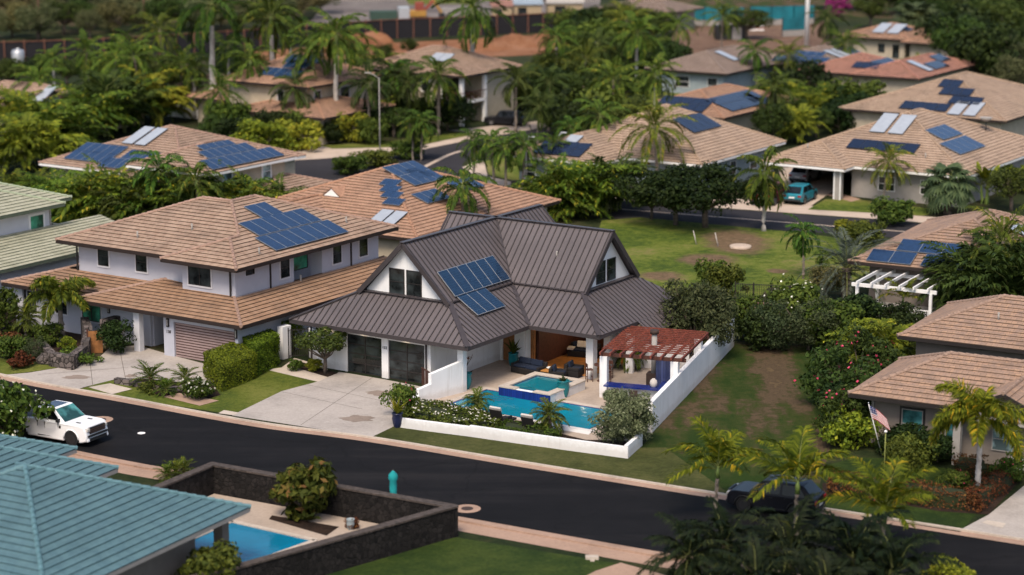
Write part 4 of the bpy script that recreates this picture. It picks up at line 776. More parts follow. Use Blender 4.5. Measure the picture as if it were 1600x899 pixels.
o16 = G(1335,410,2.9)
h = simple('pergola_house', 'tan roofed house with blue solar panels behind the white pergola', (o16.x,o16.y), 'mix', [('a',-.2,13.5,-.8,17,3.1,.36)], [(1,12.5,.4,16,0,2.9,M_TAUPE)], yaw=-.5)
h.course = .5
h.arr('af',1.3,.12,2,1,1.6,1.6); h.arr('af',5.2,.12,2,1,1.6,1.6); h.arr('af',2.9,1.85,3,1,1.6,1.6)
h.arr('ar',8.0,3.0,2,1,1.1,2.0,M_SOLARP,name='water_collector')
h.finish()
YR = -.5
h = simple('right_house', 'taupe house with mottled tan tile roof at the right edge above the gabled one', (23.3,127.96), 'mix', [('a',0,17,0,10,2.9,.40)], [(.9,16,.9,9,0,2.7,M_TAUPE)], [('w',.9,3,4.2,.8,2.1)], yaw=YR, fascia=M_DKTRIM)
h.vent('af',1560,500)
h.finish()
h = House('gable_house', 'taupe house with mottled tile hip roof, front gable and teal windows at right', (18.3,114.56), YR, 'mix', fascia=M_DKTRIM)
h.hip('a',0,14,0,8.6,2.9,.42); h.walls(1.0,13,1.0,7.6,0,2.7,M_TAUPE)
h.plane('gl', [(5.9,4.2,2.95),(5.9,-1.3,2.95),(8.9,-1.3,4.3),(8.9,4.2,4.3)]); h.plane('gr', [(11.9,-1.3,2.95),(11.9,4.2,2.95),(8.9,4.2,4.3),(8.9,-1.3,4.3)]); h.caps(((8.9,-1.3,4.3),(8.9,4.2,4.3)))
gable(h,'w',-.9,8.9,2.7,2.75,4.12,M_GREYW,.2); [h.fm.beam((8.9+s_*3.05,-1.28,2.86),(8.9,-1.28,4.22),.09,.22,M_DKTRIM) for s_ in (-1,1)]
h.walls(6.4,11.4,.2,1.0,0,2.7,M_TAUPE); h.walls(6.2,6.6,-.9,-.5,0,2.8,M_GREYW); h.walls(11.2,11.6,-.9,-.5,0,2.8,M_GREYW); h.walls(6.2,11.6,-.9,-.7,2.55,2.8,M_GREYW)
h.window('w',1.0,2.75,3.95,.55,2.2,M_GTEAL,frame=M_GREYW,trim=M_DKTRIM); h.window('w',1.0,5.2,6.35,.55,2.2,M_GTEAL,frame=M_GREYW,trim=M_DKTRIM); h.window('w',.2,8,9.4,.8,2.1,M_GPALE,frame=M_GREYW)
mb = MB(); mb.box(.95,1.12,.78,.9,0,2.7,M_TRIM) if False else mb.box(1.05,1.2,.9,1.0,0,2.7,M_GREYW); mb.build('downspout', h.root)
h.finish()
h = House('teal_roof_house', 'taupe house with glossy teal tile hip roof filling the near left corner', (-11.91,94.62), YR, 'teal', fascia=M_GREYW); h.course = .40; h.tt = .06
h.hip('a',-14,0,-14,0,2.9,.40); h.hip('b',-24,-9.15,-12,1.95,2.89,.38); o = G(120,701,2.9); q = h.loc(Vector((o.x,o.y,0))-h.o); h.hip('c',-26,q.x,-8,q.y,2.88,.36)
h.walls(-13,-1.2,-13,-2.6,0,2.7,M_TAUPE); h.walls(-23,-10.2,-11,1.0,0,2.69,M_TAUPE)
for w in (-.9,): mb = MB(); mb.box(-1.25,-.75,w-.25,w+.25,0,2.7,M_TAUPE); mb.build('pillar', h.root)
a, b = h.on('af',4,733)
h.finish()
# ------------------------------------------------------------------ plants
L_TI = leaf('ti_leaf', (0.03,0.045,0.008), (0.13,0.135,0.02), (0.22,0.10,0.04))
def frond(mb, rr, base, az, elev, L, droop, nl, ll, lw, mat, vee=0.25, hang=0.25, start=0.12, fold=0.55, stem=M_RACH, rad=0.03):
    n = 8; p = Vector(base); pts = [p.copy()]; dirs = []; side = Vector((-sin(az), cos(az), 0)); tw = rr.uniform(-.25,.25)
    for i in range(n):
        t = (i+.5)/n; a = elev-droop*t**1.25; d = Vector((cos(az)*cos(a), sin(az)*cos(a), sin(a))); p = p+d*(L/n); pts.append(p.copy()); dirs.append(d)
    mb.tube([pts[0], pts[n//2], pts[n]], [rad, rad*.6, rad*.2], 3, stem, False)
    for k in range(nl):
        t = start+(1-start)*(k+.5)/nl; x = t*n; i = min(int(x), n-1); q = pts[i].lerp(pts[i+1], x-i); d = dirs[i]; s2 = (side+Vector((0,0,tw))).normalized(); up = s2.cross(d)
        if up.z < 0 and elev < 1.5: up = -up
        pr = min(1, .35+1.6*(t-start)/.5) if t < .5 else max(.28, 1-1.15*(t-.55)) if t > .55 else 1
        for s in (-1, 1):
            l = ll*pr*rr.uniform(.85,1.12); v = (s2*s*(1-fold*.4)+d*(fold+.45*t)+up*vee*rr.uniform(.4,1.4)).normalized()
            g = Vector((0,0,-1)); m = q+v*l*.45; tip = m+(v+g*hang*2*rr.uniform(.6,1.4)).normalized()*l*.55; w = v.cross(up).normalized() if v.cross(up).length > 1e-3 else d
            w = (w+up*.3*s).normalized()*lw*(.6+.4*pr)
            mb.poly([q, m-w*.5, tip, m+w*.5], mat)
def fan(mb, rr, base, az, elev, L, droop, mat, nseg=14, r=1.0):
    d = Vector((cos(az)*cos(elev), sin(az)*cos(elev), sin(elev))); c = Vector(base)+d*L; mb.tube([base, c], [.03,.02], 3, M_RACH, False)
    e2 = elev-droop; f = Vector((cos(az)*cos(e2), sin(az)*cos(e2), sin(e2))); s = Vector((-sin(az), cos(az), 0)); up = s.cross(f)
    for i in range(nseg):
        a = (i/(nseg-1)-.5)*4.2; v = (f*cos(a)+s*sin(a)+up*.25).normalized(); l = r*rr.uniform(.85,1.1)*(1-.18*abs(a)/2.1); w = v.cross(up).normalized()*.09*r
        m = c+v*l*.55; tip = c+v*l+Vector((0,0,-.22*l)); mb.poly([c, m-w, tip, m+w], mat)
def paddle(mb, rr, base, az, elev, L, W_, droop, mat):
    d0 = Vector((cos(az)*cos(elev), sin(az)*cos(elev), sin(elev))); p = Vector(base); mid = p+d0*L*.35; mb.tube([p, mid], [.05,.03], 4, M_RACH, False)
    s = Vector((-sin(az), cos(az), 0)); n = 5; q = mid; prev = None
    for i in range(n+1):
        t = i/n; a = elev-droop*t; d = Vector((cos(az)*cos(a), sin(az)*cos(a), sin(a))); up = s.cross(d); w = W_*sin(pi*min(.97, .12+.86*t))**.6
        row = (q-s*w+up*.18*w, q.copy(), q+s*w+up*.18*w)
        if prev: mb.poly([prev[0], row[0], row[1], prev[1]], mat); mb.poly([prev[1], row[1], row[2], prev[2]], mat)
        prev = row; q = q+d*(L*.65/n)
def trunk_tube(mb, rr, h, r0, r1, mat, lean=.0, bulge=0, n=10, swell=0, base=(0,0)):
    la = rr.uniform(0, 6.28); pts = []; rad = []
    for i in range(n+1):
        t = i/n; o = lean*h*(t**1.6); pts.append((base[0]+cos(la)*o+.02*rr.uniform(-1,1), base[1]+sin(la)*o+.02*rr.uniform(-1,1), h*t-.15*(t==0))); r = r0+(r1-r0)*t
        if bulge: r += bulge*math.exp(-((t-.35)/.25)**2)
        if t == 0: r *= 1.5+swell
        rad.append(r)
    mb.tube(pts, rad, 8, mat); return Vector(pts[-1])
VAR = {}
def bake(mb, name):
    o = mb.build(name); me = o.data; bpy.data.objects.remove(o); return me
# palm kinds: H total trunk height (m), then frond numbers. every variant = (crown mesh, trunk mesh, total height)
PK = {
 'royal': dict(h=8.0, r=(.27,.18), bark='ROYB', shaft=1.5, nf=20, L=4.3, el=(1.4,-.5), dr=1.55, nl=28, ll=1.05, lw=.19, leaf='ROY', hang=.45, lean=.02, bulge=.05),
 'coconut': dict(h=5.5, r=(.17,.12), bark='PALMB', shaft=0, nf=24, L=3.9, el=(1.45,-.55), dr=1.35, nl=28, ll=.9, lw=.14, leaf='COC', hang=.55, lean=.10),
 'street': dict(h=3.6, r=(.13,.10), bark='PALMB', shaft=.5, nf=19, L=2.3, el=(1.35,-.7), dr=1.5, nl=24, ll=.7, lw=.12, leaf='ROY', hang=.5, lean=.06),
 'white': dict(h=3.2, r=(.15,.12), bark='ROYB', shaft=.6, nf=19, L=2.5, el=(1.45,-.9), dr=1.6, nl=26, ll=.75, lw=.13, leaf='COC', hang=.7, lean=.02),
 'sunny': dict(h=2.0, r=(.12,.09), bark='PALMB', shaft=.55, nf=12, L=2.8, el=(1.35,.35), dr=1.05, nl=34, ll=1.0, lw=.115, leaf='YEL', hang=.35, lean=.03),
 'foxtail': dict(h=2.9, r=(.16,.11), bark='ROYB', shaft=.7, nf=10, L=2.7, el=(1.4,.2), dr=1.9, nl=56, ll=.70, lw=.085, leaf='YEL', hang=.35, lean=.0, plum=1),
 'bottle': dict(h=1.7, r=(.17,.10), bark='PALMB', shaft=.55, nf=9, L=2.1, el=(1.4,.35), dr=1.9, nl=44, ll=.62, lw=.085, leaf='ARE', hang=.4, lean=.02, bulge=.05, plum=1),
 'pygmy': dict(h=.95, r=(.13,.11), bark='PALMB', shaft=0, nf=30, L=1.05, el=(1.4,-.4), dr=1.35, nl=24, ll=.36, lw=.05, leaf='MID', hang=.35, lean=.03),
 'spiky': dict(h=.5, r=(.12,.10), bark='BROWNB', shaft=0, nf=22, L=1.1, el=(1.35,-.1), dr=1.0, nl=20, ll=.32, lw=.04, leaf='ARE', hang=.2, lean=.0),
 'silver': dict(h=1.6, r=(.30,.25), bark='BARK', shaft=0, nf=30, L=2.7, el=(1.4,-.3), dr=1.25, nl=30, ll=.5, lw=.05, leaf='SIL', hang=.2, lean=.02),
 'shade': dict(h=2.0, r=(.15,.12), bark='BARK', shaft=0, nf=28, L=2.8, el=(1.45,-.6), dr=1.4, nl=30, ll=.8, lw=.11, leaf='DRK', hang=.5, lean=.02),
 'lawn': dict(h=3.6, r=(.12,.09), bark='PALMB', shaft=.3, nf=20, L=2.1, el=(1.3,-.8), dr=1.5, nl=26, ll=.65, lw=.11, leaf='ROY', hang=.75, lean=.05),
 'deep': dict(h=4.2, r=(.14,.11), bark='PALMB', shaft=.5, nf=22, L=2.8, el=(1.4,-.7), dr=1.5, nl=26, ll=.75, lw=.13, leaf='TREE', hang=.55, lean=.05),
}
def palm_variant(kind, seed):
    key = (kind, seed)
    if key in VAR: return VAR[key]
    k = PK[kind]; rr = random.Random(kind+str(seed)); L_ = globals()['L_'+k['leaf']]; tb = MB(); cb = MB()
    top = trunk_tube(tb, rr, k['h'], k['r'][0], k['r'][1], globals()['M_'+k['bark']], k['lean'], k.get('bulge', 0))
    if k['shaft']: cb.tube([top-Vector((0,0,.1)), top+Vector((0,0,k['shaft']*.4)), top+Vector((0,0,k['shaft']))], [k['r'][1]*1.25, k['r'][1]*1.2, k['r'][1]*.6], 8, M_SHAFT); top = top+Vector((0,0,k['shaft']))
    for i in range(k['nf']):
        t = (i+.5)/k['nf']; el = k['el'][0]+(k['el'][1]-k['el'][0])*t**.9+rr.uniform(-.1,.1); az = i*2.39996+rr.uniform(-.25,.25)
        if 'plum' in k:
            for vv in (-.8, 0, .8): frond(cb, rr, top, az, el, k['L'], k['dr'], k['nl'], k['ll'], k['lw'], L_, vee=vv, hang=k['hang'], fold=.35)
        else: frond(cb, rr, top+Vector((0,0,-.15*t)), az, el, k['L']*rr.uniform(.85,1.1), k['dr']*rr.uniform(.85,1.15), k['nl'], k['ll'], k['lw'], L_, vee=.35, hang=k['hang'])
    H_ = top.z+k['L']*.55; VAR[key] = (bake(cb, 'crown'), bake(tb, 'trunk'), H_); return VAR[key]
def areca_variant(seed, leafm='ARE', L=2.6, nst=13, spread=1.0, hst=1.25):
    key = ('areca', seed, leafm)
    if key in VAR: return VAR[key]
    rr = random.Random('areca'+str(seed)+leafm); cb = MB(); tb = MB(); lm = globals()['L_'+leafm]
    for s in range(nst):
        a = rr.uniform(0,6.28); r = spread*sqrt(rr.random()); b = (cos(a)*r, sin(a)*r); h_ = hst*rr.uniform(.45,1.15); h_ = hst*rr.uniform(.1,1.15); top = trunk_tube(tb, rr, h_, .045, .03, M_RACH, .12, n=4, base=b)
        for i in range(8): frond(cb, rr, top, i*2.4+rr.uniform(-.4,.4), rr.uniform(.35,1.45), L*rr.uniform(.6,1.05), rr.uniform(.9,1.8), 17, .62, .13, lm, vee=.45, hang=.4)
    VAR[key] = (bake(cb, 'crown'), bake(tb, 'trunk'), hst*1.05+L*.62); return VAR[key]
def fanpalm_variant(seed, leafm='FAN'):
    key = ('fan', seed, leafm)
    if key in VAR: return VAR[key]
    rr = random.Random('fan'+str(seed)); cb = MB(); tb = MB(); top = trunk_tube(tb, rr, 1.6, .28, .22, M_BARK, .0)
    for i in range(34): t = i/34; fan(cb, rr, top, i*2.4, 1.4-1.75*t, 1.2+.3*rr.random(), .5+.4*t, globals()['L_'+leafm], 15, 1.0)
    VAR[key] = (bake(cb, 'crown'), bake(tb, 'trunk'), 3.4); return VAR[key]
def banana_variant(seed, leafm='LIME'):
    key = ('banana', seed, leafm)
    if key in VAR: return VAR[key]
    rr = random.Random('ban'+str(seed)); cb = MB(); tb = MB(); lm = globals()['L_'+leafm]
    for s in range(4):
        a = rr.uniform(0,6.28); b = (cos(a)*.5, sin(a)*.5); top = trunk_tube(tb, rr, 1.6*rr.uniform(.6,1.1), .14, .09, M_SHAFT, .08, n=4, base=b)
        for i in range(7): paddle(cb, rr, top, i*2.4+rr.uniform(-.4,.4), rr.uniform(.55,1.4), rr.uniform(1.7,2.6), .26, rr.uniform(.5,1.3), lm)
    VAR[key] = (bake(cb, 'crown'), bake(tb, 'trunk'), 3.7); return VAR[key]
def crown_variant(kind, seed):
    """leafy crowns: tree / shrub forms built of leaf sized faces in clumps"""
    key = ('crown', kind, seed)
    if key in VAR: return VAR[key]
    rr = random.Random(kind+str(seed)); cb = MB(); tb = MB()
    C_ = dict(  # rx, rz, centre z, clumps, leaves per clump, leaf size, leaf material, clump r, trunk r, flower, flower count
      tree=(2.6,1.5,3.3,42,95,.20,'TREE',.85,.20,None,0), umbrella=(3.5,1.05,2.85,70,110,.18,'DEEP',.8,.16,None,0), bush=(1.3,.9,.95,26,95,.15,'MID',.5,.05,None,0),
      lime=(1.2,.9,.95,24,90,.17,'LIME',.5,.05,None,0), olive=(1.9,1.5,1.7,64,190,.14,'OLV',.62,.12,None,0), darkolive=(1.8,1.6,1.7,60,170,.14,'GREY',.62,.12,None,0), deep=(1.5,1.1,1.2,30,95,.16,'DEEP',.6,.06,None,0), plumeria=(2.1,1.5,1.9,36,70,.24,'MID',.7,.12,'WHT',60),
      oleander=(1.4,1.3,1.4,30,110,.16,'TREE',.55,.05,'PINK',34), bougain=(1.4,.8,1.0,22,80,.14,'MAG',.5,.05,None,0), dry=(2.6,1.5,2.2,36,85,.20,'DRYT',.9,.14,None,0), kiawe=(3.2,1.9,3.0,46,95,.20,'SCRUB',.95,.18,None,0),
      bonsai=(.95,.42,1.55,20,110,.09,'TREE',.36,.06,None,0), whitebush=(1.0,.6,.65,20,90,.13,'MID',.4,.04,'WHT',46), croton=(.8,.5,.5,16,70,.13,'CROT',.33,.04,None,0), grey=(1.8,1.4,1.4,36,120,.13,'GREY',.6,.08,None,0), cover=(1.0,.3,.25,18,80,.10,'MID',.34,.03,None,0),
      rust=(.9,.55,.5,20,90,.10,'CROT',.35,.03,None,0), hibiscus=(1.1,.9,.95,24,90,.15,'MID',.45,.05,'PINK',14), tibush=(1.0,1.15,1.1,40,58,.27,'TI',.42,.05,None,0))[kind]
    rx, rz, cz, nc, nlv, ls, lm, cr, tr, fl, nf = C_; lmat = globals()['L_'+lm]; cl = []
    for i in range(nc):
        while True:
            v = Vector((rr.gauss(0,1), rr.gauss(0,1), rr.gauss(0,1))).normalized(); rad = rr.uniform(.35,1.0)**.6*rr.uniform(.8,1.12)
            p = Vector((v.x*rx*rad, v.y*rx*rad, cz+v.z*rz*rad))
            if p.z > .12: break
        r = cr*rr.uniform(.42,1.4); cl.append((p, r)); nlv2 = int(nlv*(.45+.75*(r/cr)**1.6)*rr.uniform(.6,1.15))
        for j in range(nlv2):
            d = Vector((rr.gauss(0,1), rr.gauss(0,1), rr.gauss(0,1)+.25)).normalized(); q = p+Vector((d.x, d.y, d.z*.72))*r*rr.uniform(.55,1.05)
            nn = (d+Vector((rr.gauss(0,.6), rr.gauss(0,.6), rr.gauss(.25,.5)))).normalized(); a = nn.cross(Vector((rr.gauss(0,1), rr.gauss(0,1), rr.gauss(0,1)))).normalized(); b = nn.cross(a); l = ls*rr.uniform(.7,1.3); w = l*(.28 if kind in ('olive','darkolive','oleander','grey','tibush') else .42)
            cb.poly([q-a*l*.6, q-b*w, q+a*l*.7, q+b*w], lmat)
    if fl:
        fm = globals()['L_'+fl]
        for j in range(nf):
            p, r = rr.choice(cl); d = Vector((rr.gauss(0,1), rr.gauss(0,1), abs(rr.gauss(0,1)))).normalized(); q = p+Vector((d.x, d.y, d.z*.75))*r*1.08
            for m in range(4):
                nn = (d+Vector((rr.gauss(0,.5), rr.gauss(0,.5), rr.gauss(.4,.4)))).normalized(); a = nn.cross(Vector((1,.3,.2))).normalized(); b = nn.cross(a); l = .06 if kind in ('oleander','hibiscus') else .075
                cb.poly([q-a*l-b*l*.3, q-b*l, q+a*l, q+b*l], fm)
    root = Vector((0,0,-.1)); fork = Vector((rr.uniform(-.1,.1), rr.uniform(-.1,.1), cz*.42)); tb.tube([root, fork], [tr*1.2, tr], 8, M_BARK)
    for p, r in cl[:18]:
        m = fork.lerp(p, .55)+Vector((0,0,-.1)); tb.tube([fork, m, p], [tr*.6, tr*.4, tr*.15], 5, M_BARK, False)
    VAR[key] = (bake(cb, 'crown'), bake(tb, 'trunk'), cz+rz*1.15); return VAR[key]
GROUPS = {}
CNT = [0]
NAMES = {'royal':'royal_palm','coconut':'coconut_palm','street':'palm_tree','white':'palm_tree','sunny':'young_palm','foxtail':'foxtail_palm','bottle':'bottle_palm','pygmy':'dwarf_palm','spiky':'dwarf_palm','silver':'silver_palm','shade':'shade_palm','lawn':'palm_tree','deep':'palm_tree',
  'areca':'areca_palm','arecad':'areca_palm','arecay':'areca_palm','fan':'fan_palm','banana':'banana_plant','bananad':'banana_plant','tree':'broadleaf_tree','umbrella':'spreading_tree','bush':'shrub','lime':'shrub','olive':'olive_tree','darkolive':'olive_tree','deep_bush':'shrub','plumeria':'plumeria_tree','oleander':'oleander_bush','bougain':'bougainvillea_bush','dry':'dry_tree','kiawe':'kiawe_tree','bonsai':'small_tree','whitebush':'flowering_shrub','croton':'croton_plant','grey':'grey_shrub','cover':'low_plant','rust':'rust_coloured_shrub','hibiscus':'flowering_shrub','tibush':'shrub'}
def plant(kind, px, py, h, label, group=None, rot=None, at=None, wide=1.0, z=0):
    CNT[0] += 1; sd = CNT[0] % 3; rr = random.Random(CNT[0]*13+5)
    if kind in PK: v = palm_variant(kind, sd)
    elif kind == 'areca': v = areca_variant(sd)
    elif kind == 'arecad': v = areca_variant(sd, 'TREE')
    elif kind == 'arecay': v = areca_variant(sd, 'LIME', 2.3, 7)
    elif kind == 'fan': v = fanpalm_variant(sd)
    elif kind == 'banana': v = banana_variant(sd)
    elif kind == 'bananad': v = banana_variant(sd, 'MID')
    elif kind == 'deep_bush': v = crown_variant('deep', sd)
    else: v = crown_variant(kind, sd)
    s = h/v[2]; p = at if at is not None else G(px, py); n = NAMES[kind]
    cat = 'palm tree' if 'palm' in n else 'tree' if 'tree' in n else 'plant' if 'plant' in n else 'shrub'
    o = thing(n, label, cat, (p[0], p[1], z), rr.uniform(0,6.28) if rot is None else rot, group); o.scale = (s*wide, s*wide, s)
    inst(v[0], o, 'crown'); inst(v[1], o, 'trunk'); return o
RP = 'tall palms around the far houses'
for a in (
 ('royal',333,190,16.2,'tallest left royal palm with smooth white trunk, standing before the grey walled house'),
 ('royal',428,190,14.6,'royal palm with white lower trunk in front of the cream house with zigzag panels'),
 ('royal',737,180,15.2,'huge royal palm with thick white trunk in front of the balcony house'),
 ('royal',525,212,13.4,'royal palm with leaning brownish trunk right of the cream two storey house'),
 ('deep',465,217,7.2,'dark palm standing before the lower roof of the cream house'),('royal',392,205,9.6,'royal palm left of the cream house walls'),('coconut',352,217,7.0,'coconut palm between lanai house and cream house'),('deep',577,216,7.6,'dark palm on the grass left of the balcony house'),('deep',640,206,7.0,'dark palm before the balcony house wall'),('royal',545,175,10.0,'tall royal palm between the cream house and the balcony house'),('royal',505,150,8.5,'royal palm behind the ridge of the cream two storey house'),('royal',455,120,8.0,'royal palm rising behind the zigzag panels'),('coconut',180,170,8.2,'coconut palm standing between far left roof and corner house'),('coconut',140,150,7.5,'coconut palm with wide crown above the far left roof'),('royal',360,175,9.5,'royal palm just right of the tallest left one'),('coconut',60,200,7.0,'golden coconut palm at the left edge'),('coconut',595,180,7.5,'coconut palm left of the balcony house front'),('royal',870,150,9.0,'royal palm in the left part of the middle thicket'),('coconut',910,170,8.0,'coconut palm in the middle thicket left of the street lamp arm'),('coconut',955,210,8.0,'coconut palm just right of the thin trunked one'),('deep',840,235,6.0,'dark palm above the street bend lawn'),('coconut',1060,95,7.0,'coconut palm at the left corner of the grey brown roof'),('royal',493,208,11.0,'royal palm with pink grey trunk crossing the lower roof of the cream house'),
 ('royal',560,192,9.0,'dark crowned royal palm between the cream house and the balcony house'),
 ('royal',305,186,7.2,'shorter palm with stout grey trunk beside the white lanai wall'),
 ('royal',88,180,7.8,'green palm with pale sheath rising over the low far left roof'),
 ('coconut',222,185,9.6,'big feathery coconut palm behind the corner house with solar arrays'),
 ('coconut',284,182,8.0,'slim coconut palm with thin brown trunk left of the white lanai wall'),
 ('coconut',258,120,8.5,'coconut palm rising against the dark site fence at the left'),
 ('street',685,212,8.6,'slender palm with thin pale trunk on the grass edge of the cul de sac'),
 ('street',625,190,7.2,'palm at the left corner wall of the balcony house'),
 ('deep',608,190,7.0,'dark palm squeezed against the balcony house side wall'),
 ('deep',806,206,7.4,'dark palm with brown trunk standing at the end of the pale far driveway'),
 ('deep',857,206,7.2,'weeping green palm right of the pale far driveway'),
 ('deep',470,196,6.0,'bushy palm under the eaves of the cream house corner'),
 ('royal',993,170,11.0,'palm with yellowing crown above the middle thicket'),
 ('deep',935,140,7.6,'palm in the middle of the far thicket below the street lamp'),
 ('coconut',884,118,6.2,'palm at the right end of the red dirt bank'),
 ('coconut',972,100,8.4,'pale stemmed palm near the left end of the turquoise court screen'),
 ('royal',1022,232,9.6,'dark crowned royal palm in front of the grey house with white trimmed windows'),
 ('coconut',1027,300,8.4,'broad coconut palm behind the spreading trees on the upper street'),
 ('street',932,275,7.6,'thin trunked palm in front of the two white windows of the grey house'),
 ('street',895,262,5.2,'small palm left of the thin trunked one by the dark blue garage roof'),
 ('coconut',1127,80,7.0,'palm standing in front of the turquoise court screen'),
 ('street',1182,142,6.6,'thin palm against the grey brown roof with one white collector'),
 ('deep',1293,92,7.4,'palm to the right of the white light mast'),
 ('coconut',1325,128,6.8,'palm in front of the pink roof and its navy panels'),
 ('coconut',1225,140,6.0,'drooping palm left of the pink roof'),
 ('deep',1205,212,7.0,'palm with bright edges between the long beige roof and the carport house'),
 ('white',1193,361,6.7,'weeping palm with white painted foot at the edge of the back lawn and street'),
 ('lawn',1255,436,4.6,'slender palm alone on the back lawn near the silver palm'),
 ('lawn',1284,440,2.6,'short dark palm just left of the silver palm'),
 ('coconut',1380,322,5.4,'palm on the carport house lawn in front of its eaves'),
 ('deep',1490,60,6.5,'dark palm in the wooded slope at the upper right'),
 ('street',645,252,4.8,'left of two street palms by the hedge on the street bend'),
 ('street',658,252,5.2,'right of two street palms by the hedge on the street bend'),
 ('street',740,283,5.0,'leftmost curved palm of the row inside the street bend'),
 ('street',772,292,5.6,'second curved palm of the row inside the street bend'),
 ('street',790,299,5.4,'third curved palm of the row inside the street bend'),
 ('street',816,300,5.8,'rightmost curved palm of the row inside the street bend'),
 ('street',862,290,5.0,'palm at the black low wall by the street bend'),
 ('lawn',725,398,7.2,'dark weeping palm crown just above the left end of the brown metal roof'),
 ('bottle',97,534,4.5,'palm with swollen pale trunk in the stone walled bed of the grey two storey house'),
 ('street',245,372,7.4,'palm rising above the areca screen left of the grey house ridge'),
 ('street',315,382,6.8,'palm with golden hanging fronds rising above the areca screen'),
 ('street',393,366,5.0,'low palm at the right end of the areca screen'),
 ('pygmy',42,524,1.9,'spiky dark palm at the left corner of the grey two storey house'),
 ('spiky',236,604,1.35,'upright green dwarf palm on the driveway island'),
 ('spiky',290,604,1.15,'lighter dwarf palm beside the white flowers on the driveway island'),
 ('pygmy',747,653,1.5,'left dwarf palm before the swimming pool'),
 ('pygmy',859,678,1.8,'right dwarf palm before the swimming pool'),
 ('sunny',1118,804,4.0,'yellow green young palm left of the parked dark car'),
 ('sunny',1243,838,4.6,'yellow green young palm with pale trunk in front of the parked dark car'),
 ('sunny',1377,880,4.2,'yellow green young palm right of the parked dark car with its crown over the kerb'),
 ('foxtail',1527,778,5.8,'bright plumed foxtail palm at the corner of the rust coloured hedge'),
 ('sunny',1410,500,2.6,'small palm in front of the white pergola'),
 ('silver',1322,470,4.6,'silvery feather palm with arching grey fronds left of the tan roof'),
 ('coconut',1550,492,7.2,'palm above the dark areca thicket at the right edge'),
): plant(*a, RP if a[0] in ('royal','coconut') and a[2] < 320 else None)
# the dark palms close to the camera
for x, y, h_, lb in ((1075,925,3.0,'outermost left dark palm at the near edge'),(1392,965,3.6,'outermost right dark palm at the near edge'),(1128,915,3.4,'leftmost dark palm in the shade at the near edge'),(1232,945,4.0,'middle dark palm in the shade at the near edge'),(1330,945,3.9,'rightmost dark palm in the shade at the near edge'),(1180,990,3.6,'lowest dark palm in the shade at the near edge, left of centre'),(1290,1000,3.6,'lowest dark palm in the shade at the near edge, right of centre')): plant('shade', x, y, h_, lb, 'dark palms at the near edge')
AR = 'areca palms screening the houses'
for a in (
 ('areca',118,360,5.2,'areca clump above the pale green lower roof'),('areca',150,362,5.6,'second areca clump of the screen counted from the pale green roof'),('areca',182,364,5.4,'lush areca clump of the screen in front of the corner house eaves'),('areca',212,366,5.4,'areca clump of the screen directly left of its left tall palm'),('areca',262,372,5.6,'areca clump between the two tall palms of the screen'),('arecad',292,374,5.4,'dark areca clump left of the palm with golden fronds'),('areca',345,376,5.6,'areca clump right of the palm with golden fronds'),('areca',372,374,5.2,'areca clump near the right end of the screen'),('arecad',412,366,4.2,'dark low areca clump at the lower corner roof'),
 ('areca',318,376,5.0,'areca clump under the palm with golden fronds'),('arecad',238,370,5.2,'dark areca clump under the left tall palm of the screen'),('areca',78,330,3.6,'areca clump behind the pale green ridge'),('areca',40,318,3.4,'areca clump behind the pale green house at the left edge'),
 ('arecay',22,265,5.4,'golden areca clump at the left edge below the low far roof'),('arecay',62,262,5.6,'golden areca clump left of the corner house eaves'),('areca',96,240,5.8,'areca clump touching the corner house roof on its left'),('arecay',20,212,5.4,'yellow areca clump under the low far left roof'),('areca',55,215,5.0,'areca clump under the right part of the low far left roof'),('areca',140,216,6.2,'tall areca clump between the far left roof and the corner house'),('arecad',172,206,6.4,'dark tall areca clump behind the corner house ridge'),('areca',200,196,6.0,'arching areca clump behind the paired pale collectors'),('arecay',232,192,6.2,'bright lime areca clump rising above the corner house ridge'),
 ('areca',868,338,4.6,'yellow green areca clump beside the rear metal gable'),('areca',893,335,5.0,'tall areca clump in the middle of the lawn edge thicket'),('areca',925,333,5.2,'areca clump of the lawn edge thicket with bare leaning stems'),('arecad',952,330,4.8,'dark areca clump at the right end of the lawn edge thicket'),
 ('areca',606,398,3.4,'areca clump between the grey two storey house and the brown metal roof'),('areca',625,385,3.0,'smaller areca clump behind the left metal gable'),
 ('arecad',1530,497,4.8,'dark areca clump left in the thicket above the right roofs'),('arecad',1572,500,6.0,'largest dark areca clump above the right roofs'),('arecad',1605,500,6.4,'dark areca clump at the right edge above the roofs'),('arecad',1555,490,5.4,'dark areca clump overlapping the tan roof with solar panels'),
 ('arecay',1370,575,3.6,'bright yellow green areca beside the mottled roof corner'),('arecay',1345,568,2.8,'smaller bright areca left of the mottled roof corner'),
 ('fan',1480,335,4.6,'fan palm with shaggy brown skirt on the carport house lawn'),('fan',1432,80,7.6,'big grey green fan palm beside the far pinkish house'),
 ('banana',1540,318,4.0,'banana plant with bright leaves at the right edge under the carport house roof'),('banana',95,190,4.6,'banana plant among the palms at the far left'),('tibush',475,812,3.3,'broad leaved bush with reddish and green leaves inside the lava rock walled garden'),('arecad',545,182,4.0,'dark areca clump at the cream house base'),
 ('areca',1215,185,5.0,'areca clump at the left end of the thicket between the beige roofs'),('arecay',1262,196,4.6,'golden areca clump in the thicket between the beige roofs'),('areca',1300,190,4.8,'areca clump at the right end of the thicket between the beige roofs'),('arecay',1236,222,4.0,'golden areca clump just above the carport roof corner'),
 ('arecad',830,170,5.0,'dark areca clump behind the pale far driveway'),('areca',902,210,4.2,'areca clump with golden tips above the dark garage roof'),('areca',1430,130,3.4,'yellowish areca in front of the pink roof'),
): plant(*a, AR if a[0].startswith('areca') else None)
TR = 'trees and shrubs of the neighbourhood'
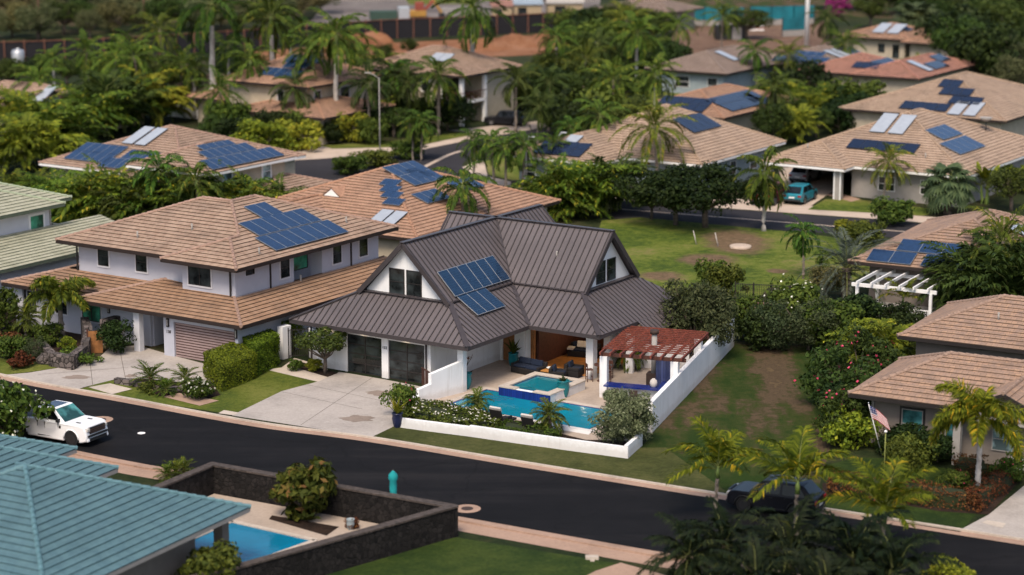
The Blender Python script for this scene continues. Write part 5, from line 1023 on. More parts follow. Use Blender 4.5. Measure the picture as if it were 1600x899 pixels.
for a in (
 ('umbrella',1102,356,5.0,'right spreading dark tree on the back lawn beside the street',1.2),('umbrella',1056,352,4.5,'left spreading dark tree on the back lawn beside the street',1.1),('tree',1018,344,3.6,'smaller tree with thin trunk left of the spreading trees',.8),
 ('olive',970,694,3.2,'pale olive tree at the right end of the low white front wall',.98),('darkolive',1086,560,5.3,'tall grey olive tree between the metal roof and the white boundary wall',.95),('darkolive',1104,544,4.1,'smaller olive tree close to the far end of the white boundary wall',.8),
 ('plumeria',8,700,3.8,'plumeria tree with white flowers at the left edge above the teal roof',.92),('plumeria',-20,690,3.6,'plumeria tree cut by the left edge of the view',1.0),
 ('bonsai',508,584,2.9,'small clipped tree with bent trunk beside the garage',1.3),('bush',462,580,.8,'round bush left of the small clipped tree',1.0),('lime',492,580,.8,'yellowish bush under the small clipped tree',1.0),
 ('oleander',1318,640,4.2,'oleander with pink flowers left of the gable house roof',1.1),('oleander',1345,610,4.0,'oleander with few flowers against the gable house roof',1.0),('oleander',1310,690,3.2,'oleander full of pink flowers beside the dry lot',1.0),('deep_bush',1330,660,2.4,'dark bush under the oleanders',1.1),('lime',1325,698,2.2,'round lime green bush beside the striped flag',1.0),
 ('grey',1215,546,3.6,'grey green bush at the white boundary wall end',.95),('deep_bush',1185,546,2.6,'dark bush in the corner of wall and red block wall',1.0),('bush',1160,530,3.0,'bright bush at the far end of the white boundary wall',.8),('grey',1262,547,3.8,'large loose grey green bush in front of the black fence',1.0),('bush',1300,543,3.0,'dark olive bush above the dry lot with bare twigs',1.1),('plumeria',1240,520,3.6,'plumeria bush with white flowers before the black fence',1.0),('dry',1290,470,2.8,'reddish twiggy bush at the foot of the silver palm',.7),('deep_bush',1330,520,2.8,'dark bush left of the white railing',1.1),('deep_bush',1395,522,2.2,'dark bush before the white railing of the pergola house',1.0),('deep_bush',1420,535,2.2,'dark bush in front of the mottled roof corner',1.0),('bush',1135,470,2.6,'green bush behind the tall olive tree',.9),('bush',1110,450,2.2,'loose bush at the edge of the back lawn',.9),
 ('bush',1350,385,2.2,'bush at the left end of the tan roof with solar panels',1.2),('lime',1330,372,1.8,'bright bush by the lower end of the upper street',1.2),('bush',1390,352,2.4,'bush between street and tan roof',1.3),('tree',1580,330,4.2,'tree at the right edge beside the banana plant',.9),('lime',1590,300,3.0,'yellow flowering tree at the right edge',1.0),
 ('bush',640,248,1.9,'round hedge bush right on the street bend behind the tawny roof',1.6),('bush',590,262,1.9,'round hedge bush in the middle behind the tawny roof',1.6),('bush',545,274,1.9,'round hedge bush left behind the tawny roof',1.5),
 ('bush',20,424,1.7,'green bush left beside the pale green eaves',1.2),('bush',60,412,1.6,'green bush right beside the pale green eaves',1.1),('lime',104,398,1.3,'lime bush at the corner of the pale green lower roof',1.0),
 ('bush',-5,520,3.2,'tall bush at the left edge beside the grey two storey house',.9),('bush',22,560,1.6,'green mound bush in the front garden',1.1),('grey',55,562,1.5,'feathery green bush in the front garden',1.1),('croton',28,575,1.1,'orange croton in the front garden',1.0),('croton',10,552,1.5,'yellow croton at the left edge of the front garden',1.0),('bush',78,540,1.5,'bush behind the garden stone wall',1.0),('lime',105,548,1.0,'lime bush before the garden stone wall',1.0),('deep_bush',182,552,2.2,'dark bush right of the brown wooden gate',.9),('cover',125,566,.7,'low silvery plant along the garden stone wall',1.2),
 ('whitebush',312,622,1.4,'white flowered bush by the driveway hedge',.9),('spiky',260,618,.9,'grassy tuft on the driveway island',1.0),('cover',243,612,.6,'low plant on the driveway island',1.0),
 ('hibiscus',625,650,2.2,'thin leaved potted shrub at the corner of the low white wall',.7),
 ('bush',1420,735,2.0,'round clipped bush on the corner lawn',.9),('bush',1405,752,2.2,'small tree on the corner lawn behind the tall stem',.7),('deep_bush',1395,712,1.4,'dark bush under the left teal window',1.1),('deep_bush',1420,716,1.9,'dark bush between the teal windows',1.2),('deep_bush',1465,722,1.7,'dark bush under the right teal window',1.1),('hibiscus',1490,770,1.4,'bush left of the foxtail palm',.9),('hibiscus',1575,755,1.6,'pink flowered bush at the corner driveway',.9),
 ('bush',335,935,2.3,'lime green bush under the teal eaves at the near edge',1.1),('lime',1480,925,1.6,'lime green bush top at the bottom edge right',1.2),('croton',548,826,.6,'small reddish plant in the pot by the lava wall',.8),
): plant(*a[:5], TR if a[0] in ('tree','kiawe') else None, wide=a[5])
for i, (x, y) in enumerate(((262,752),(275,748),(288,744))): plant('spiky', x, y, .85, ('left','middle','right')[i]+' spiky tuft outside the lava rock wall', 'spiky tufts outside the lava wall')
# thickets far behind: every tree its own thing
rr = random.Random(11)
far = []
for row, names in (
 (((890,85),(925,80),(990,60),(895,125),(930,125),(985,120),(1015,105),(855,150),(900,190),(880,175),(940,200),(1010,180),(1000,225),(955,255),(905,60),(935,62),(965,55),(920,95),(950,100),(1010,75),(1040,68),(1060,118),(880,160),(915,175),(960,185),(985,205),(940,225),(1000,245),(870,215),(905,235)), 'middle thicket'),
 (((1225,165),(1255,160),(1290,172),(1180,210),(1205,232),(1330,200),(1210,205),(1240,200),(1275,215),(1310,210),(1340,190),(1190,195),(1245,178)), 'thicket between the beige roofs'),
 (((1445,60),(1480,75),(1520,70),(1555,65),(1595,75),(1575,20),(1540,15),(1505,12),(1495,120),(1560,115),(1595,130),(1300,15),(1360,45),(1500,95),(1530,110),(1560,90),(1590,110),(1470,40),(1510,40),(1550,45),(1590,50),(1420,20),(1450,8),(1340,18),(1380,25),(1540,135),(1585,150)), 'wooded slope at the upper right'),
 (((-10,62),(40,48),(80,45),(125,48),(160,42),(195,35),(235,38),(280,38),(320,50),(345,42),(380,48),(415,52),(445,20),(470,30),(500,22),(540,-4),(580,-6),(625,-8),(670,-6),(715,-8),(760,-6),(800,-8),(845,-6),(885,-4),(460,5),(50,12),(180,8),(290,10),(430,5),(20,58),(60,62),(100,55),(140,60),(180,52),(215,48),(260,50),(300,45),(30,25),(90,20),(150,25),(205,15),(270,22),(350,20),(400,22),(430,45),(15,5),(120,2),(250,2),(330,0),(390,5)), 'scrub behind the dark site fence'),
 (((355,218),(385,222),(425,228),(470,235),(505,215),(535,212),(570,212),(600,205),(655,190),(340,230),(370,235),(410,245),(450,225),(480,222),(515,225),(550,222),(585,225),(615,215),(640,200)), 'hedge row before the cream and balcony houses'),
 (((20,140),(45,125),(70,118),(105,135),(150,115),(175,105),(205,118),(240,140),(270,150),(370,140),(395,108),(530,88),(600,100),(700,205),(160,140),(130,120),(190,125),(15,125),(350,120),(560,95),(640,88),(680,170),(650,200),(710,190)), 'garden strip between the far left houses'),
):
    for i, (x, y) in enumerate(row): far.append((x, y, names, i))
ADJ = ['rounded','leaning','low','broad','narrow','ragged','dense','loose','tall','small','dark','bright','uneven','twin topped','flat topped','full','thin','bushy','pointed','spreading','open']
for x, y, nm, i in far:
    sp = {'scrub behind the dark site fence': ('kiawe','dry','kiawe','tree'), 'wooded slope at the upper right': ('tree','deep_bush','kiawe','tree')}.get(nm, ('bush','tree','deep_bush','lime') if 'hedge' in nm else ('tree','deep_bush','bush','tree'))[i % 4]
    hh = {'scrub behind the dark site fence': 5.2, 'wooded slope at the upper right': 6.5, 'hedge row before the cream and balcony houses': 3.2, 'middle thicket': 5.0}.get(nm, 4.0)*rr.uniform(.8,1.25)*(.55 if 'garden strip' in nm and y < 126 else 1)
    where = ('leftmost','second from left','third from left','fourth from left','fifth from left','sixth from left','seventh from left','eighth from left','ninth from left','tenth from left','eleventh from left','twelfth from left','thirteenth from left','fourteenth from left','fifteenth from left','sixteenth from left','seventeenth from left','eighteenth from left','nineteenth from left','twentieth from left')+tuple(str(n_)+'th from left' for n_ in range(21,60))
    order = sorted(q[0]+q[1]*1e-3 for q in [(a_, b_) for a_, b_, n_, _ in far if n_ == nm]); k = order.index(x+y*1e-3)
    plant(sp, x, y, hh, {'kiawe':'grey green feathery','dry':'dry straw coloured','tree':'green leafy','deep_bush':'dark green','bush':'fresh green','lime':'lime green'}[sp]+' tree, '+where[k]+' in the '+nm, nm, wide=rr.uniform(.85,1.2))
plant('bougain', 1308, 28, 3.4, 'magenta bougainvillea near the white light mast')
plant('tree', 1165, 62, 5.0, 'flat dark tree before the turquoise court screen', wide=1.5)
# clipped hedges: leaf covered blocks
def leaf_block(name, label, quad, h, mat, core, ls=.12, dens=55, cat='hedge', flower=None, nfl=0, uneven=.12, taper=.06, tl=None):
    """hedge on a ground quad (4 world points)"""
    rr = random.Random(name+label); o = thing(name, label, cat, sum((V3((p[0],p[1],0)) for p in quad), Vector())/4); c = o.location; q = [V3((p[0]-c.x, p[1]-c.y, 0)) for p in quad]
    mb = MB(); cc = MB(); ins = [p*(1-.18) for p in q]; cc.prism([(p.x,p.y) for p in ins], 0, h*.86, core); cc.build('inner_twigs', o)
    def leafs(p, n, k):
        for _ in range(k):
            nn = (n+Vector((rr.gauss(0,.6), rr.gauss(0,.6), rr.gauss(.2,.5)))).normalized(); a = nn.cross(Vector((rr.gauss(0,1), rr.gauss(0,1), rr.gauss(0,1)))).normalized(); b = nn.cross(a); l = ls*rr.uniform(.7,1.3)
            r = p+Vector((rr.gauss(0,.03), rr.gauss(0,.03), rr.gauss(0,.03))); mb.poly([r-a*l*.6, r-b*l*.4, r+a*l*.7, r+b*l*.4], mat)
    def wob(x, y): return uneven*(sin(x*2.3+y*1.1)+sin(x*.9-y*2.7+1)+.6*sin(5*x+4*y))*.5
    area = (q[1]-q[0]).cross(q[3]-q[0]).length
    for _ in range(int(area*dens)):
        u, v = rr.random(), rr.random(); p = q[0].lerp(q[1],u).lerp(q[3].lerp(q[2],u), v); leafs(V3((p.x,p.y,h+wob(p.x,p.y))), Vector((0,0,1)), 1)
    for i in range(4):
        a, b = q[i], q[(i+1)%4]; e = b-a; n = Vector((e.y,-e.x,0)).normalized()
        if n.dot((a+b)/2) < 0: n = -n
        for _ in range(int(e.length*h*dens)):
            t, z = rr.random(), rr.random()**.8*h; p = a.lerp(b,t); leafs(V3((p.x,p.y,z))+n*(wob(p.x*1.3,z*2+p.y)-taper*z), n, 1)
    if flower:
        for _ in range(nfl):
            u, v = rr.random(), rr.random(); p = q[0].lerp(q[1],u).lerp(q[3].lerp(q[2],u), v); p.z = h+wob(p.x,p.y)+.06
            for m in range(3):
                nn = Vector((rr.gauss(0,.4),rr.gauss(0,.4),1)).normalized(); a = nn.cross(Vector((1,.2,0))).normalized(); b = nn.cross(a); l = .055; mb.poly([p-a*l-b*l*.3,p-b*l,p+a*l,p+b*l], flower)
    mb.build('leaves', o); return o
CORE = plain('hedge_core', (0.02,0.028,0.008), 1.0, 0.3)
def hq(h_, u0, u1, w0, w1):
    return [(h_.o.x+u*h_.C-w*h_.S, h_.o.y+u*h_.S+w*h_.C) for u, w in ((u0,w0),(u1,w0),(u1,w1),(u0,w1))]
q4 = lambda *pp: [(G(*p).x, G(*p).y) for p in pp]
leaf_block('clipped_hedge','bright green clipped hedge, lower block towards the street, between the two driveways', q4((319,589),(347,613),(401,592),(372,569)), 1.55, L_HEDGE, CORE, .085, 420, uneven=.05, taper=.0)
leaf_block('clipped_hedge','bright green clipped hedge, taller block towards the houses, between the two driveways', q4((374,569),(402,590),(437,570),(411,550)), 1.9, L_HEDGE, CORE, .085, 420, uneven=.05, taper=.0)
leaf_block('clipped_hedge','clipped hedge behind the white gate wall of the main house', q4((428,548),(445,556),(482,540),(466,531)), 2.2, L_HEDGE, CORE, .10, 200, uneven=.06, taper=0)
leaf_block('flower_border','glossy green border with white flowers along the pool front', [(p.x,p.y) for p in pix((628,660),(775,680),(785,664),(650,634))], .55, L_MID, CORE, .13, 130, 'plants', L_WHT, 150, .2)
leaf_block('low_border','lower green border behind the pool lounge chairs', [(p.x,p.y) for p in pix((778,684),(870,694),(876,684),(785,668))], .5, L_MID, CORE, .12, 110, 'plants', None, 0, .2)
leaf_block('rust_hedge','long rust coloured clipped hedge along the corner lawn', [(p.x,p.y) for p in pix((1290,775),(1530,803),(1532,786),(1300,757))], .75, L_CROT, CORE, .10, 110, 'hedge', None, 0, .2)
leaf_block('rust_hedge','short rust coloured hedge beside the corner driveway', [(p.x,p.y) for p in pix((1530,803),(1592,752),(1578,742),(1505,786))], .8, L_CROT, CORE, .10, 110, 'hedge', None, 0, .2)
leaf_block('rust_hedge','reddish bed of plants at the foot of the foxtail palm', [(p.x,p.y) for p in pix((1488,745),(1545,752),(1540,735),(1495,728))], .7, L_CROT, CORE, .10, 100, 'plants', None, 0, .3)
# ------------------------------------------------------------------ walls and fences
def LH(h, u, w, z=0): return Vector((h.o.x+u*h.C-w*h.S, h.o.y+u*h.S+w*h.C, z))
def wall_run(name, label, pts, heights, th, mat, capm=None, cat='wall', capw=.08, caph=.08):
    """straight wall pieces between ground points, own height for each piece"""
    c = Vector((pts[0][0], pts[0][1], 0)); o = thing(name, label, cat, c); mb = MB(); cm = MB()
    for i in range(len(pts)-1):
        a = V3((pts[i][0], pts[i][1], 0))-c; b = V3((pts[i+1][0], pts[i+1][1], 0))-c; hh = heights[i]; hh = hh if isinstance(hh, tuple) else (hh, hh)
        d = (b-a).normalized(); s = Vector((-d.y, d.x, 0)); a2 = a-d*(th/2-.004 if i else 0); b2 = b+d*(th/2)
        q = [a2-s*th/2, b2-s*th/2, b2+s*th/2, a2+s*th/2]; zz = [hh[0], hh[1], hh[1], hh[0]]; off = .003*i
        lo = [V3((p.x,p.y,-.1)) for p in q]; hi = [V3((p.x,p.y,z+off)) for p, z in zip(q, zz)]
        mb.mesh_faces(lo+hi, [(0,3,2,1),(4,5,6,7),(0,1,5,4),(1,2,6,5),(2,3,7,6),(3,0,4,7)], mat)
        if capm:
            t2 = th/2+capw; q = [a2-s*t2, b2-s*t2, b2+s*t2, a2+s*t2]; lo = [V3((p.x,p.y,z+off+.002)) for p, z in zip(q, zz)]; hi = [V3((p.x,p.y,z+off+caph)) for p, z in zip(q, zz)]
            cm.mesh_faces(lo+hi, [(0,3,2,1),(4,5,6,7),(0,1,5,4),(1,2,6,5),(2,3,7,6),(3,0,4,7)], capm)
    mb.build('body', o)
    if capm: cm.build('coping', o)
    return o
wall_run('boundary_wall', 'long white wall running back from the pale olive tree beside the dry lot', [LH(H,26.1,-0.6), LH(H,20.6,19.8)], [(1.75,1.9)], .28, M_WHITE)
q = pix((620,667),(737,682),(876,702),(979,716)); wall_run('low_wall', 'low white stepped wall along the street verge below the pool', [q[0],q[1],q[2],q[3],G(1000,697)], [.55,.62,.62,.72], .22, M_WHITE)
o = thing('stepped_wall', 'white wall stepping down from the corner column to the driveway', 'wall', LH(H,12.4,.74), Y-.21); mb = MB()
for w0, w1, z in ((0,-2.5,(1.95,1.6)),(-2.504,-3.5,(1.0,.85)),(-3.504,-4.6,(.5,.35))):
    p = [(-.13,w0),(.13,w0),(.13,w1),(-.13,w1)]; zz = [z[0],z[0],z[1],z[1]]
    mb.mesh_faces([(x,y,-.1) for x,y in p]+[(x,y,k_) for (x,y),k_ in zip(p,zz)], [(0,1,2,3),(7,6,5,4),(4,5,1,0),(5,6,2,1),(6,7,3,2),(7,4,0,3)], M_WHITE)
mb.build('body', o)
mb = MB()
for i in range(9): mb.box(-.02+.0,.02,-.05-.18*i+1.5,-.01-.18*i+1.5,.1,1.25,M_WOODD)
mb.box(-.03,.03,0,1.55,1.25,1.32,M_WOODD); g_ = mb.build('railing', None, LH(H,11.2,-.6), Y+1.0); tag(g_, 'small dark slatted gate between the stepped white wall and the garage', 'gate')
wall_run('gate_wall', 'white wall with dark iron gate left of the small clipped tree', [LH(H,-.55,2.7), LH(H,1.25,1.6)], [1.9], .2, M_WHITE)
wall_run('gate_pillar', 'white pillar by the hedge at the iron gate', [LH(H,-1.75,1.2), LH(H,-1.72,1.75)], [2.1], .45, M_WHITE)
def iron(name, label, a, b, h_, n, mat=M_DKTRIM, cat='gate', base=0.08, posts=2):
    a, b = V3((a[0],a[1],0)), V3((b[0],b[1],0)); c = a; d = b-a; o = thing(name, label, cat, c); mb = MB()
    for i in range(n+1): p = d*(i/n); mb.beam(p+Vector((0,0,base)), p+Vector((0,0,h_)), .025, .025, mat, (1,0,0))
    for z in (base+.06, h_-.08): mb.beam((0,0,z), d+Vector((0,0,z)), .04, .04, mat)
    mb.build('bars', o)
    for i in range(posts): p = d*(i/(posts-1)); mb = MB(); mb.beam(p, p+Vector((0,0,h_+.08)), .07, .07, mat, (1,0,0)); mb.build('post', o)
    return o
iron('iron_gate', 'dark iron gate between the white pillar and the white gate wall', LH(H,-1.5,1.7), LH(H,-.6,2.6), 1.9, 9)
fz = pix((1148,494),(1262,500)); iron('black_fence', 'black iron fence above the red block wall at the end of the back lawn', (fz[0].x,fz[0].y), (fz[1].x,fz[1].y), 2.35, 42, cat='fence', base=1.0, posts=5)
wall_run('block_wall', 'reddish block retaining wall under the black iron fence', [(fz[0].x-.4,fz[0].y-.3), (fz[1].x+.5,fz[1].y-.3)], [1.0], .3, M_REDROCK, M_REDROCK)
lv = [G(236,767,1.45), G(332,727,1.45), G(707,793,1.45), G(383,884,1.45)]
wall_run('lava_rock_wall', 'dark lava rock wall with rough pale coping round the near garden pool', [lv[0],lv[1],lv[2],lv[3],G(300,905,1.45)], [1.45]*4, .38, M_LAVA, M_LAVAC, capw=.05, caph=.09)
flat('garden_deck', [tuple(G(*p)[:2]) for p in ((255,765),(332,762),(440,770),(640,832),(560,850),(400,880),(150,900),(100,830))], 0.018, M_PATIO)
flat('garden_soil_bed', [tuple(G(*p)[:2]) for p in ((425,806),(530,824),(510,838),(420,812))], 0.024, M_MULCH)
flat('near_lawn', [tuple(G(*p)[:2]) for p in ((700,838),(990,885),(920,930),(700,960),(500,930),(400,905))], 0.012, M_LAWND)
flat('near_walk', [tuple(G(*p)[:2]) for p in ((930,893),(970,880),(1060,905),(1010,960),(880,920))], 0.020, M_GUT)
# stone walls in the front garden of the grey house
wall_run('garden_stone_wall', 'curved grey rock wall holding the front garden bed with the swollen trunk palm', pix((66,552),(85,572),(112,577),(134,560),(139,545)), [.75,.85,.9,1.1], .5, M_ROCK)
wall_run('entry_stone_wall', 'taller rock wall beside the brown wooden gate', pix((133,530),(139,545)), [1.5], .5, M_ROCK)
wall_run('gate_stone_wall', 'rock wall right of the brown wooden gate', pix((162,540),(181,534)), [1.7], .5, M_ROCK)
wall_run('island_stone_edge', 'low rock edging along the planted driveway island', pix((181,599),(225,606),(270,612),(305,606)), [.35,.28,.28], .35, M_ROCK)
a, b = G(138,553), G(161,553-1); mb = MB(); d = (b-a); 
mb.beam((0,0,.75),Vector((d.x,d.y,.75)),.06,1.45,M_DOOR); o = thing('wooden_gate','brown wooden garden gate between two rock walls','gate',a); mb.build('boards',o); mb = MB(); mb.beam((0,0,0),(0,0,1.6),.1,.1,M_WOODD,(1,0,0)); mb.build('post',o)
def rock(px, py, s, label):
    rr = random.Random(int(px)); bm = bmesh.new(); bmesh.ops.create_icosphere(bm, subdivisions=2, radius=s)
    for v in bm.verts: v.co *= rr.uniform(.8,1.15); v.co.z *= .62
    me = bpy.data.meshes.new('boulder'); bm.to_mesh(me); bm.free(); me.materials.append(M_ROCK); o = bpy.data.objects.new('boulder', me); COL.objects.link(o); p = G(px,py); o.location = (p.x,p.y,s*.35); tag(o, label, 'boulder')
rock(72,566,.62,'pale boulder at the front corner of the garden bed'); rock(88,570,.4,'dark smaller boulder beside the pale boulder')
# long site fence
fp = smooth(pix((-120,104),(0,100),(195,92),(400,78),(600,62),(790,54),(912,47)), 8); o = thing('site_fence', 'long black construction screen fence with rusty posts across the far left', 'fence', fp[0]); c = fp[0]; mb = MB()
for i in range(len(fp)-1):
    a, b = fp[i]-c, fp[i+1]-c; mb.beam(a+Vector((0,0,1.5)), b+Vector((0,0,1.5)), .05, 2.9, MATS.get('screen') or MATS.setdefault('screen', plain('screen', (0.012,0.011,0.014), 0.9)))
mb.build('screen', o); mb = MB()
M_RUST = plain('rusty_post', (0.16,0.07,0.045), 0.9, 0.3)
for i in range(len(fp)-1): mb.beam(fp[i]-c+Vector((0,-.1,3.0)), fp[i+1]-c+Vector((0,-.1,3.0)), .09, .12, M_RUST)
mb.build('rail', o)
tot = 0; nxt = 0
for i in range(len(fp)-1):
    a, b = fp[i], fp[i+1]; L = (b-a).length
    while nxt < tot+L:
        p = a.lerp(b, (nxt-tot)/L)-c; mb = MB(); mb.beam(p+Vector((0,-.12,0)), p+Vector((0,-.12,3.25)), .2, .14, M_RUST, (1,0,0)); mb.build('post', o); nxt += 2.75
    tot += L
# ------------------------------------------------------------------ pool terrace
o = thing('swimming_pool', 'turquoise swimming pool with dark blue tile rim in front of the white house', 'pool', LH(H,13.4,-2.2), Y); mb = MB()
L_, W_ = 9.7, 4.2
mb.box(0,L_,-.0,.28,0,.05,M_PATIO) if False else None
mb.poly([(.12,.12,.05),(L_-.12,.12,.05),(L_-.12,W_-.12,.05),(.12,W_-.12,.05)], M_POOL); mb.build('water', o)
mb = MB()
for x0,x1,y0,y1 in ((0,L_,0,.12),(0,L_,W_-.12,W_),(0,.12,.12,W_-.12),(L_-.12,L_,.12,W_-.12)): mb.box(x0,x1,y0,y1,-.05,.062,M_BTILE)
mb.build('tile_rim', o); mb = MB()
for x0,x1,y0,y1 in ((-.4,L_+.4,W_,W_+.4),(-.4,0,-.4,W_),(L_,L_+.4,0,W_),(0,5.9,-.4,0)): mb.box(x0,x1,y0,y1,.0,.085,M_CONC2)
mb.build('coping', o)
mb = MB(); mb.box(5.95,L_+.4,-.32,-.02,0,.11,M_WHITE); mb.poly([(5.95,-.34,.105),(L_+.4,-.34,.105),(L_+.4,-.85,-.02),(5.95,-.85,-.02)][::-1], M_WHITE); mb.build('spill_ledge', o)
mb = MB()
for i, (y, z) in enumerate(((3.2,.052),(2.85,.0522),(2.5,.0524))): mb.poly([(.2+i*.0,y-.05,z+.001),(2.6-i*.25,y-.05,z+.001),(2.6-i*.25,y+.03,z+.001),(.2,y+.03,z+.001)], M_BTILE2)
mb.build('steps', o)
for x,y in ((7.0,3.9),(1.0,3.9)): pass
o = thing('hot_tub', 'raised square hot tub with cobalt tile spillway beside the swimming pool', 'hot tub', LH(H,14.75,1.35), Y); mb = MB(); A, B_ = 3.55, 3.95; hh = .55
for x0,x1,y0,y1 in ((0,A,0,.3),(0,A,B_-.3,B_),(0,.3,.3,B_-.3),(A-.3,A,.3,B_-.3)): mb.box(x0,x1,y0,y1,0,hh,M_WHITE)
mb.build('walls', o); mb = MB()
for x0,x1,y0,y1,z in ((-.06,1.15,-.06,.42,hh),(2.35,A+.06,-.06,.42,hh),(1.15,2.35,-.02,.3,hh-.14),(-.06,A+.06,B_-.42,B_+.06,hh),(-.06,.42,.42,B_-.42,hh),(A-.42,A+.06,.42,B_-.42,hh)): mb.box(x0,x1,y0,y1,z+.002,z+.07,M_CONC2 if z == hh else M_BTILE)
mb.build('coping', o); mb = MB(); mb.poly([(.3,.3,hh-.03),(A-.3,.3,hh-.03),(A-.3,B_-.3,hh-.03),(.3,B_-.3,hh-.03)], M_SPA); mb.build('water', o)
mb = MB(); mb.box(-.03,A+.03,-.035,-.005,.02,hh-.01,M_BTILE); mb.box(-.035,-.005,0,1.2,.02,hh-.01,M_BTILE); mb.build('tile_front', o)
mb = MB()
for x0,x1,y0,y1 in ((.46,A-.46,.46,.52),(.46,A-.46,B_-.52,B_-.46),(.46,.52,.52,B_-.52),(A-.52,A-.46,.52,B_-.52)): mb.box(x0,x1,y0,y1,hh-.026,hh-.022,M_BTILE)
for x0,x1,y0,y1 in ((.85,A-.85,.9,.96),(.85,A-.85,B_-1.0,B_-.94)): mb.box(x0,x1,y0,y1,hh-.0265,hh-.023,M_GTEAL)
mb.build('bench_lines', o)
def pot(px, py, h_, label, mat=M_TURQ, plantf=None, at=None):
    p = at or G(px, py); o = thing('plant_pot', label, 'plant pot', (p[0],p[1],0)); mb = MB(); r = h_*.36
    mb.lathe([(r*.55,0),(r*.85,h_*.25),(r*1.0,h_*.6),(r*.9,h_*.88),(r*1.05,h_*.95),(r*1.05,h_),(r*.85,h_),(r*.8,h_*.9)], 16, mat); mb.build('bowl', o)
    if plantf: plantf(o, h_)
    return o
def leaves_up(n=18, L=.8, mat=None, w=.05, el=(.7,1.5)):
    def f(o, h_):
        rr = random.Random(n+int(L*100)); mb = MB()
        for i in range(n):
            az = i*2.4; e = rr.uniform(*el); l = L*rr.uniform(.6,1.1); d = Vector((cos(az)*cos(e), sin(az)*cos(e), sin(e))); b = Vector((0,0,h_*.9)); m = b+d*l*.55; t = m+(d+Vector((0,0,-.5))).normalized()*l*.5; s = Vector((-sin(az),cos(az),0))*w
            mb.poly([b, m-s, t, m+s], mat or L_MID)
        mb.build('foliage', o)
    return f
def twigs(o, h_):
    rr = random.Random(5); mb = MB(); top = Vector((0,0,h_))
    for i in range(6):
        a = i*1.05; p = Vector((cos(a)*.35, sin(a)*.35, h_+rr.uniform(.7,1.1))); m = top+Vector((0,0,.35)); mb.tube([top-Vector((0,0,.2)), m, p], [.03,.025,.015], 5, M_BARK, False)
        for k in range(5): d = Vector((rr.gauss(0,1),rr.gauss(0,1),.8)).normalized(); s = d.cross(Vector((0,0,1))).normalized()*.04; mb.poly([p, p+d*.12-s, p+d*.26, p+d*.12+s], L_CROT)
    mb.build('foliage', o)
pot(728,608,1.0,'tall turquoise pot with bare frangipani twigs beside the stepped wall',plantf=twigs); pot(880,621,1.05,'turquoise pot with pale flowers at the corner of the hot tub',plantf=leaves_up(26,.45,L_GREY,.05)); pot(802,573,.9,'turquoise pot with leafy plant beside the covered sofa',plantf=leaves_up(24,1.0,L_MID,.09)); pot(621,668,.85,'dark navy pot with yellow green bush at the end of the low wall',M_NAVY,leaves_up(30,1.0,L_LIME,.09)); pot(548,828,.55,'grey green pot with reddish plant inside the lava rock wall',M_BLUE)
def sofa(name, label, u, w, rz, L=2.3, D=.95, covered=True):
    p = LH(H,u,w,.02); o = thing(name, label, 'sofa' if L > 1.5 else 'armchair', p, Y+rz); mb = MB()
    mb.box(0,L,0,D,.05,.40,M_WICK); mb.box(0,L,D-.2,D,.40,.82,M_WICK); mb.box(0,.18,0,D-.2,.40,.62,M_WICK); mb.box(L-.18,L,0,D-.2,.40,.62,M_WICK); mb.build('frame', o, bevel=.04)
    n = max(1, round((L-.36)/.75)); cw = (L-.36)/n
    for i in range(n): mb = MB(); mb.box(.19+i*cw,.17+(i+1)*cw,.03,D-.22,.40,.55,M_CUSH); mb.build('cushion', o, bevel=.05); mb = MB(); mb.beam((.18+(i+.5)*cw,D-.30,.56),(.18+(i+.5)*cw,D-.22,.92),cw*.95,.14,M_CUSH,(0,1,0)); mb.build('back_cushion', o, bevel=.04)
    return o
sofa('patio_sofa','dark navy sofa on the patio in front of the open living room',12.3,6.3,-.1,2.2); sofa('patio_armchair','dark navy armchair left of the bar table facing the wooden coffee table',16.35,6.0,1.9,1.05,.95); sofa('patio_armchair','dark navy armchair next to the white column facing the wooden coffee table',16.6,7.3,1.75,1.05,.95)
o = sofa('living_room_sofa','brown sofa inside the open living room',13.2,11.5,.25,2.0); mb = MB(); 
for i, x in enumerate((.7,1.1,1.5)): mb = MB(); mb.beam((x,.5,.58),(x,.65,.98),.42,.14,M_PILL,(0,1,0)); p_ = mb.build('throw_pillow', None, LH(H,13.2,11.5,.02), Y+.25, bevel=.05); tag(p_, ('left','middle','right')[i]+' pale throw pillow on the living room sofa', 'pillow')
mb = MB(); mb.box(-.01,.4,-.02,.5,.5,.63,M_PILL); p_ = mb.build('throw_blanket', None, LH(H,13.2,11.5,.02), Y+.25); tag(p_, 'pale blanket over the arm of the living room sofa', 'blanket')
o = thing('coffee_table','square teak coffee table between the dark patio seats','table',LH(H,14.2,6.3,.02),Y); mb = MB(); mb.box(0,1.25,0,1.15,.38,.45,M_TEAK); mb.build('tabletop', o)
for x,y in ((.05,.05),(1.11,.05),(.05,1.01),(1.11,1.01)): mb = MB(); mb.box(x,x+.09,y,y+.09,0,.38,M_TEAK); mb.build('leg', o)
mb = MB(); mb.lathe([(.08,0),(.2,.03),(.27,.09),(.25,.09),(.16,.05)],16,M_WHTRIM); o = mb.build('bowl', None, LH(H,14.85,6.9,.474)); tag(o,'white bowl on the teak coffee table','bowl')
flat('patio_rug',[tuple(LH(H,u,w)[:2]) for u,w in ((13.5,5.7),(16.6,5.7),(16.6,8),(13.5,8))],.03,M_NAVY)
o = thing('bar_table','round dark bar table beside the white column','table',LH(H,18.1,7.6,.02)); mb = MB(); mb.lathe([(.5,1.0),(.5,1.05)],20,M_WOODD); mb.build('tabletop', o); mb = MB(); mb.lathe([(.32,0),(.3,.04),(.07,.1),(.06,.95),(.2,1.0)],12,M_WOODD); mb.build('pedestal', o)
